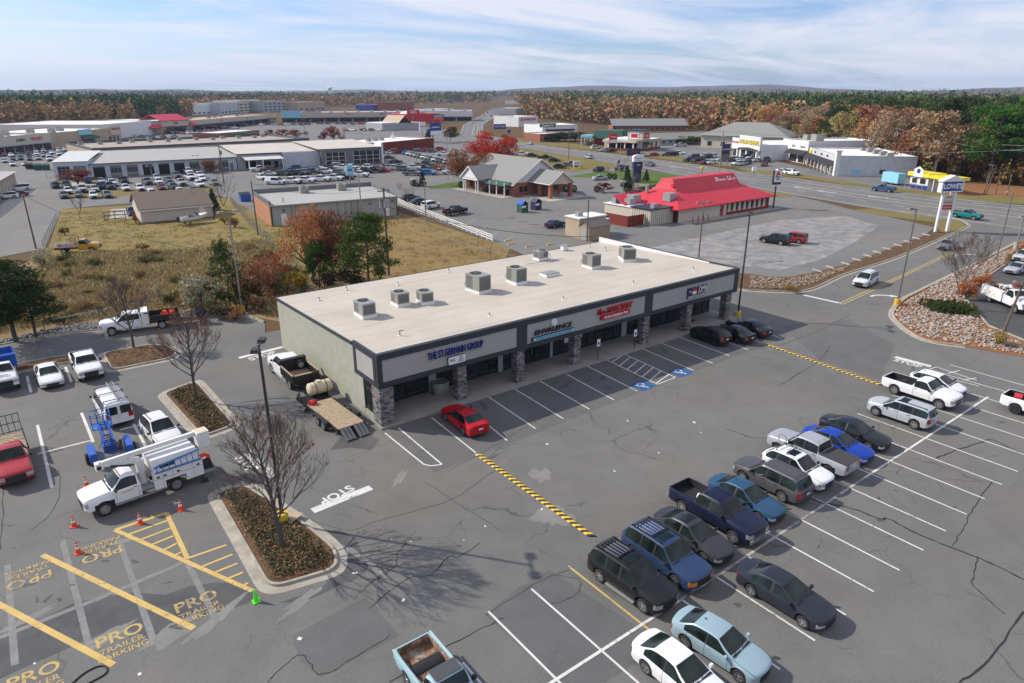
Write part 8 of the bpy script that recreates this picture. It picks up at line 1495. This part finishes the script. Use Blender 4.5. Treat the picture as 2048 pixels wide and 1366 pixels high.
# accessible parking posts
for px,l in (((1195,723),'left accessible parking sign post by the hatched aisle'),((1268,702),'right accessible parking sign post near the stone pillar')):
    a=g(*px); t=thing('parking_sign',l,'sign',(a[0],a[1],.0)); MB().cyl((0,0,0),(0,0,2.2),.035).build('post','black_metal',t); MB().box(-.2,-.05,1.55,.2,-.03,2.25).build('sign_plate','sign_white',t); MB().box(-.1,-.056,1.7,.1,-.051,1.98).build('sign_symbol','sign_blue',t)
# pylon signs
def pylon(name,label,b,rz,cat='sign'): return thing(name,label,cat,(b[0],b[1]),rz)
b=g(1882,463); t=pylon('pylon_sign','tall white twin-post pylon sign with gabled top and blue store panel',b,R(-24)); H_=lambda r:hz(b,r)
for x in (-1.25,1.25): MB().box(x-.22,-.2,0,x+.22,.2,H_(385)).build('post','white_paint',t)
z0,z1,zt=H_(384),H_(362),H_(350); MB().box(-2.3,-.45,z0,2.3,.45,z1).build('cabinet','sign_white',t); MB().box(-2.0,-.48,z0+.25,2.0,-.46,z1-.1).build('sign_face','sign_blue',t); text("LOWE'S",1.25,'sign_white','sign_lettering',t,(0,-.5,(z0+z1)/2+.05),FR,.02,.05,sx=.9); mb=MB(); mb.add([(-2.6,-.6,z1),(2.6,-.6,z1),(0,-.6,zt),(-2.6,.6,z1),(2.6,.6,z1),(0,.6,zt)],[(0,1,2),(3,5,4),(0,2,5,3),(1,4,5,2),(0,3,4,1)]); mb.build('gable_cap','white_paint',t)
for k,(m_,s) in enumerate((('cream','SHOPS'),('cream','FARMERS'),('sign_red','REDBOX'))): za=H_(417)+k*0; z=H_(389)-(k+1)*(H_(389)-H_(419))/3; h=(H_(389)-H_(419))/3-.1; MB().box(-1.0,-.2,z,1.0,.2,z+h).build('tenant_panel',m_,t); text(s,.42,'pole_dark' if m_!='sign_red' else 'sign_white','sign_lettering',t,(0,-.215,z+h/2),FR,.005)
b=g(1546,417); t=pylon('pole_sign','pizza restaurant pole sign with small red hut over black lettering',b,R(-18)); MB().cyl((0,0,0),(0,0,H_(372)),.16).build('post','black_metal',t); z0,z1=H_(369),H_(341); MB().box(-1.0,-.25,z0,1.0,.25,z1).build('cabinet','sign_black',t); MB().box(-.9,-.28,z0+.55,.9,-.26,z1-.1).build('sign_face','sign_white',t); mb=MB(); mb.add([(-.7,-.3,z1-1.0),(.7,-.3,z1-1.0),(.35,-.3,z1-.55),(.3,-.3,z1-.25),(-.3,-.3,z1-.25),(-.35,-.3,z1-.55)],[(0,1,2,3,4,5)]); mb.build('hut_emblem','sign_red',t); text('Pizza',.62,'sign_black','sign_lettering',t,(0,-.29,z1-1.3),FR,.01,.02); text('Hut',.62,'sign_black','sign_lettering',t,(0,-.29,z1-1.8),FR,.01,.02)
b=g(1273,364); t=pylon('monument_sign','white arched bank sign over a navy message board among shrubs',b,R(-10)); MB().box(-1.3,-.3,0,1.3,.3,H_(334)).build('base','sign_navy',t); z0,z1,zm=H_(337),H_(309),H_(323); mb=MB(); pts=[(-1.7,zm)]+[(1.7*math.sin(a),z1-.5+.5*math.cos(a)) for a in np.linspace(-1.57,1.57,9)]+[(1.7,zm)]; n=len(pts); mb.add([(x,-.4,z) for x,z in pts]+[(x,.4,z) for x,z in pts],[tuple(range(n))[::-1],tuple(range(n,2*n))]+[(i,(i+1)%n,n+(i+1)%n,n+i) for i in range(n)]); mb.build('arched_panel','sign_white',t); MB().box(-1.55,-.36,z0,1.55,.36,zm-.003).build('message_board','sign_navy',t); text('Uwharrie',.8,'steel_grey','sign_lettering',t,(0,-.42,zm+.95),FR,.01,.0,sx=.85); text('BANK',.35,'steel_grey','sign_lettering',t,(0,-.42,zm+.35),FR,.01); text('OPEN',.5,'sign_white','sign_lettering',t,(0,-.38,(z0+zm)/2),FR,.01)
def board(px,top,bot,w,label,mat,s=None,ms='sign_white',rz=0,sz=.8,legs=1,pm='grey_pole',two_=None):
    global b
    b=g(*px); t=pylon('road_sign',label,b,rz); z0,z1=H_(bot),H_(top); 
    for x in ((0,) if legs==1 else (-w*.4,w*.4)): MB().cyl((x,0,0),(x,0,z0+.1),.15).build('post',pm,t)
    MB().box(-w/2,-.2,z0,w/2,.2,z1).build('panel',mat,t)
    if two_: MB().box(-w/2+.1,-.23,z0+.1,w/2-.1,-.21,z0+(z1-z0)*.35).build('lower_panel',two_,t)
    if s: text(s,sz,ms,'sign_lettering',t,(0,-.24,(z0+z1)/2+((z1-z0)*.15 if two_ else 0)),FR,.01,.02)
board((1225,303),267,286,4.2,'red and blue restaurant road sign across the highway','sign_red','Famous','sign_white',R(-5),.9,1,'black_metal','sign_white'); board((1266,322),297,311,6,'dark purple billboard behind the bank pylon sign','sign_navy','COUPONS','sign_red',R(-10),.8,2); board((1095,281),247,254.5,9,'green motel road sign on a thick dark post','awning_green','Quality Inn','sign_white',R(-15),1.5,1,'pole_dark'); board((872,286),246,270,7,'blue and white dealership pylon sign with gabled peak','sign_blue','ALBEMARLE','sign_white',R(10),1.0,2,'white_paint','sign_white'); board((846,283),244,262,4,'white and red stacked road sign left of the dealership pylon','sign_white','PANDA','sign_red',R(10),1.0); board((877,268),229,240,9,'dark and orange road sign far beyond the dealership pylon','sign_black','GARDEN','sign_white',R(10),1.8,2,'grey_pole','orange_plastic'); board((828,262),220,228,10,'red restaurant sign by the far road','sign_red','GRILL','sign_white',R(10),2.2)
board((701,369),330,350,2.4,'pale blue double-sided dealer sign on a post','sign_cyan','USED','sign_blue',R(20),.7,1); board((1448,333),288,319,3.4,'tall dark shopping centre sign left of the discount store','sign_navy','TATTOO','sign_white',R(-15),.7,2,'grey_pole','pole_brown'); board((1153,337),322,330,2.6,'small white realty sign on two posts on the verge','sign_white',"FOR RENT",'sign_red',R(-15),.5,2,'white_paint'); board((1000,262),248,258,8,'blue road sign beyond the red maple','sign_blue','CAR WASH','sign_white',R(-20),1.4,2); board((1507,352),334,342,1.4,'white street sign on the verge right of the highway','sign_white',None,rz=R(-20)); board((1403,352),333,337,1.0,'small yellow road sign by the highway near the green lawn','sign_yellow',None,rz=R(-10)); board((829,371),357,366,1.6,'small white and green sign box at the bank driveway','sign_white','ATM','awning_green',R(5),.6,1)
def flag(px,top,z0r,w,label):
    global b
    b=g(*px); t=thing('flagpole',label,'flag',b); h=H_(top); MB().cyl((0,0,0),(0,0,h),.08,.05).build('pole','galv',t); MB().lathe([(0,.0),(.1,.08),(0,.16)],8,0,(0,0,h)).build('finial','sign_yellow',t); zt=H_(z0r); mb=MB(); hh=w*.55; ds=-.95; mats=[]
    n=13
    for k in range(n):
        for j in range(8):
            x0,x1=j/8*w,(j+1)/8*w; yy=lambda x:.14*w*math.sin(x/w*5)*(x/w); dr=lambda x:.35*x*x/w; za,zb=zt-hh*k/n,zt-hh*(k+1)/n
            mb.add([(-x0*.9,yy(x0)-.2*x0,za-dr(x0)),(-x1*.9,yy(x1)-.2*x1,za-dr(x1)),(-x1*.9,yy(x1)-.2*x1,zb-dr(x1)),(-x0*.9,yy(x0)-.2*x0,zb-dr(x0))],[(0,1,2,3)],2 if (k<7 and j<3) else k%2)
    mb.build('striped_flag',['sign_red','sign_white','sign_blue'],t)
flag((1238,357),260,320,2.6,'flagpole with a stars and stripes flag on the bank lawn'); flag((1021,268),222,259,7,'tall flagpole with a large stars and stripes flag by the highway')
# fences
def fence(name,label,pxs,h,post_m,rail_m,rails,sp,w=.1,mesh=0):
    t=thing(name,label,'fence',g(*pxs[0])); mb=MB(); pl=[g(*p) for p in pxs]
    for a,b_ in zip(pl[:-1],pl[1:]):
        L=math.hypot(b_[0]-a[0],b_[1]-a[1]); n=max(1,int(L/sp))
        for k in range(n): x,y=a[0]+(b_[0]-a[0])*k/n,a[1]+(b_[1]-a[1])*k/n; wbuild(MB().cbox((x,y,-.05),(w,w,h+.07)),'post',post_m,t)
        for z in rails: mb.bar((a[0],a[1],z),(b_[0],b_[1],z),.04 if not mesh else .03,w*1.3 if not mesh else .03)
        if mesh:
            k=int(L/.45)
            for i in range(k): x,y=a[0]+(b_[0]-a[0])*i/k,a[1]+(b_[1]-a[1])*i/k; x2,y2=a[0]+(b_[0]-a[0])*min(k,i+3)/k,a[1]+(b_[1]-a[1])*min(k,i+3)/k; mb.cyl((x,y,.05),(x2,y2,h),.008,.008,3,0,False); mb.cyl((x2,y2,.05),(x,y,h),.008,.008,3,0,False)
    wbuild(MB().cbox((pl[-1][0],pl[-1][1],-.05),(w,w,h+.07)),'post',post_m,t); wbuild(mb,'rail' if not mesh else 'chain_link',rail_m,t)
fence('rail_fence','long white three-rail fence along the bank car park',[(797,408),(985,484)],1.25,'white_paint','white_paint',(.4,.8,1.15),2.0,.13); fence('chain_link_fence','chain-link fence beside the left road and yard',[(88,500),(115,442),(205,437)],1.6,'steel_grey','steel_grey',(1.55,),3.0,.07,1); fence('chain_link_fence','chain-link fence along the right side of the yard',[(462,405),(500,450),(548,500)],1.6,'steel_grey','steel_grey',(1.55,),3.0,.07,1); fence('yard_gate','double brown tube gate across the grassy yard',[(210,442),(231,440),(252,439)],1.8,'pole_brown','pole_brown',(.3,1.0,1.7),3.0,.14); fence('chain_link_fence','tall chain-link gate left of the garage block',[(95,358),(112,355)],1.9,'black_metal','black_metal',(1.8,.2),3.0,.07,1); fence('lane_fence','low wire fence along the riprap of the back lane',[(90,662),(200,640),(330,612)],1.2,'wood_pole','galv',(1.1,),5.0,.1,0)
# speed humps
def hump(a,b_,label,n):
    A=Vector(g(*a)); B_=Vector(g(*b_)); d=(B_-A); L=d.length; d.normalize(); t=thing('speed_hump',label,'speed hump',(A.x,A.y),math.atan2(d.y,d.x)); 
    for c,m_,nm in ((0,'yellow_paint','yellow_stripe'),(1,'rubber','black_segment')):
        mb=MB()
        for k in range(c,n*2,2):
            x0,x1=L*k/(2*n),L*(k+1)/(2*n); sk=.16
            pr=[(-.22,0),(-.13,.05),(.13,.05),(.22,0)]
            for (ya,za),(yb,zb) in zip(pr[:-1],pr[1:]): mb.add([(x0+sk*ya/.22,ya,za+.008),(x1+sk*ya/.22,ya,za+.008),(x1+sk*yb/.22,yb,zb+.008),(x0+sk*yb/.22,yb,zb+.008)],[(0,1,2,3)])
        mb.build(nm,m_,t)
hump((957,909),(1186,1074),'black and yellow striped speed hump running from the red sedan across the car park',24); hump((1533,688),(1766,771),'black and yellow striped speed hump from the dark cars to the white pickup',26)
# wheel stops
st=[(1634,542),(1660,535),(1691,528),(1713,520),(1735,512),(1754,505),(1773,498),(1796,491),(1815,484),(1832,477),(1852,470)]
for i,px in enumerate(st): t=thing('wheel_stop','concrete wheel stop on the gravel lot edge, %s from the shop side'%ORD[i],'wheel stop',g(*px),R(75)+rng.uniform(-.1,.1),'wheel stops along the gravel lot'); MB().cbox((0,0,0),(1.7,.2,.16),0,0,.85).build('block','concrete',t)
for i,px in enumerate(((1016,481),(1058,493),(1100,489),(1022,488))): t=thing('wheel_stop','yellow wheel stop behind the shop roof, %s from the left'%ORD[i],'wheel stop',g(*px),R(10),'yellow wheel stops behind the shop'); MB().cbox((0,0,0),(1.8,.18,.15),0,0,.85).build('block','yellow_paint',t)
for i,px in enumerate(((1022,436),(1045,443),(1068,449),(1110,462))): t=thing('wheel_stop','pale wheel stop in the bank car park, %s from the left'%ORD[i],'wheel stop',g(*px),R(-40),'pale wheel stops in the bank car park'); MB().cbox((0,0,0),(2.0,.2,.15),0,0,.85).build('block','concrete',t)
# small things
t=thing('cardboard_sheet','flattened cardboard sheet lying in the planted island','cardboard',(*g(585,1042),.28),.5); MB().box(-.55,-.38,0,.55,.38,.03).build('sheet','tan_wall',t)
t=thing('round_drum','large grey round drum planter behind the second stone pillar','planter',(26.7,45.5,.15)); MB().lathe([(0,0),(.62,0),(.75,.3),(.78,.9),(.68,1.05),(.6,.95),(0,.9)],18).build('drum','hvac_case',t,smooth=40)
t=thing('hose','black hose loop on the tarmac at the bottom left','hose',(0,0,.03)); mb=MB(); pl=smooth_pl([g(*p) for p in [(140,1372),(165,1350),(190,1336),(208,1333),(215,1341),(206,1352),(172,1370)]],6)
for a,b_ in zip(pl[:-1],pl[1:]): mb.cyl((*a,0),(*b_,0),.035,.035,6,0,False)
mb.build('tube','rubber',t)
t=thing('white_pipe','short white pipe standing in the wet patch at the island corner','pipe',g(694,1118)); MB().bar((0,0,0),(.05,.0,.7),.06,.06).build('pipe','white_paint',t); MB().bar((0,0,.04),(-.35,-.1,.04),.05,.05).build('foot','white_paint',t)
t=thing('tool_box','red tool box in the bed of the white crew-cab pickup','tool box',(62.2,15.2,.86),.2); MB().cbox((0,0,0),(1.0,.6,.35),0,0,.9).build('box_body','sign_red',t)
t=thing('bed_drum','white drum lying in the bed of the navy pickup','drum',(30.2,21.1,.82),.3); MB().lathe([(0,-.3),(.26,-.3),(.28,0),(.26,.3),(0,.3)],14,0,(0,0,.28),'y').build('drum','white_paint',t,smooth=40)
t=thing('water_tower','white water tower on legs on the far horizon','tower',(hz and 620,2300,hill(620,2300))); b=Vector((0,0)); d=2700; a=ray(660,183); k=d/math.hypot(a[0],a[1]); t.location=(a[0]*k,a[1]*k,hill(a[0]*k,a[1]*k)); mb=MB()
for i in range(6): q=i*PI/3; mb.cyl((7*math.cos(q),7*math.sin(q),0),(5*math.cos(q),5*math.sin(q),26),.6,.6,6)
mb.build('leg','white_wall',t); MB().lathe([(0,25),(6,26),(9,30),(8,34),(0,37)],16).build('tank','white_wall',t,smooth=50)
for i in range(26):
    x,y=rng.choice([(rng.uniform(-3,19),rng.uniform(24,36)),(rng.uniform(12,40),rng.uniform(25,34)),(rng.uniform(5,20),rng.uniform(45,60))]); mb=MB(); mb.cbox((0,0,0),(rng.uniform(.06,.3),rng.uniform(.05,.18),.012),0,rng.random()*3); o=mb.build('litter_scrap','white_paint'); o.location=(x,y,.008); setp(o,'pale scrap of litter on the open tarmac','litter','litter scraps on the tarmac')
# ================= LIGHT, SKY, CLEAN-UP =================
used=set()
for o in list(PR.values()):
    for ch in list(o.children_recursive): bpy.data.objects.remove(ch)
    bpy.data.objects.remove(o)
EL=R(36.6); SA=R(-51.6); d=Vector((math.cos(SA)*math.cos(EL),math.sin(SA)*math.cos(EL),-math.sin(EL)))
sun=bpy.data.lights.new('sun','SUN'); sun.energy=3.4; sun.angle=R(.6); sun.color=(1,.93,.82); so=bpy.data.objects.new('sun',sun); C.objects.link(so); so.rotation_euler=d.to_track_quat('-Z','Y').to_euler(); so.location=(0,0,80)
w=bpy.data.worlds.new('World'); S.world=w; w.use_nodes=True; nt=w.node_tree; bg=nt.nodes['Background']
sk=N(nt,'ShaderNodeTexSky'); sk.sky_type='NISHITA'; sk.sun_disc=False; sk.sun_elevation=EL; sk.sun_rotation=math.atan2(-d.x,-d.y); sk.altitude=200; sk.air_density=1.0; sk.dust_density=.6; sk.ozone_density=2.5
tc=N(nt,'ShaderNodeTexCoord'); sp=N(nt,'ShaderNodeSeparateXYZ'); lk(nt,tc.outputs['Generated'],sp.inputs[0])
# thin cloud layer: project the view direction on to a plane high above
mx=N(nt,'ShaderNodeMath',operation='MAXIMUM'); lk(nt,sp.outputs[2],mx.inputs[0]); mx.inputs[1].default_value=.0; ad=N(nt,'ShaderNodeMath',operation='ADD'); lk(nt,mx.outputs[0],ad.inputs[0]); ad.inputs[1].default_value=.09
dv=N(nt,'ShaderNodeVectorMath',operation='DIVIDE'); lk(nt,tc.outputs['Generated'],dv.inputs[0]); cb=N(nt,'ShaderNodeCombineXYZ'); 
for i in range(3): lk(nt,ad.outputs[0],cb.inputs[i])
lk(nt,cb.outputs[0],dv.inputs[1]); mp=N(nt,'ShaderNodeMapping'); mp.inputs['Rotation'].default_value=(0,0,R(-37)); mp.inputs['Scale'].default_value=(.5,1.15,.0); lk(nt,dv.outputs[0],mp.inputs['Vector'])
n1=noise(nt,mp.outputs[0],.8,9,.6,1.2); n2=noise(nt,mp.outputs[0],.28,3,.5); sm=N(nt,'ShaderNodeMath',operation='MULTIPLY_ADD'); lk(nt,n2,sm.inputs[0]); sm.inputs[1].default_value=.8; lk(nt,n1,sm.inputs[2])
cl=ramp(nt,sm.outputs[0],(.70,(.0,.0,.0)),(1.10,(.85,.85,.85)))
skc=mix(nt,1.,sk.outputs['Color'],(.80,.89,1.2,1),'MULTIPLY'); fin=mix(nt,cl,skc,(6.9,6.9,7.6,1)); lk(nt,fin,bg.inputs['Color']); bg.inputs['Strength'].default_value=.085
S.view_settings.view_transform='Standard'; S.view_settings.look='None'; S.view_settings.exposure=.61; S.view_settings.gamma=1; S.view_settings.use_curve_mapping=False
HAZE=True
if HAZE:
    hb=MB().box(-9700,-9700,-1.5,9700,9700,170); hm=bpy.data.materials.new('haze_air'); hm.use_nodes=True; ht=hm.node_tree; ht.nodes.remove(ht.nodes['Principled BSDF']); pv=N(ht,'ShaderNodeVolumePrincipled'); pv.inputs['Color'].default_value=(.50,.70,1,1); pv.inputs['Density'].default_value=.00008; pv.inputs['Anisotropy'].default_value=.2; lk(ht,pv.outputs[0],ht.nodes['Material Output'].inputs['Volume']); MATS['haze_air']=hm; setp(hb.build('haze','haze_air'),kind='stuff')
S.cycles.max_bounces=5; S.cycles.diffuse_bounces=2; S.cycles.glossy_bounces=2; S.cycles.transmission_bounces=2; S.cycles.volume_bounces=0; S.cycles.transparent_max_bounces=6; S.cycles.use_denoising=True; S.cycles.caustics_reflective=False; S.cycles.caustics_refractive=False; S.cycles.sample_clamp_indirect=4
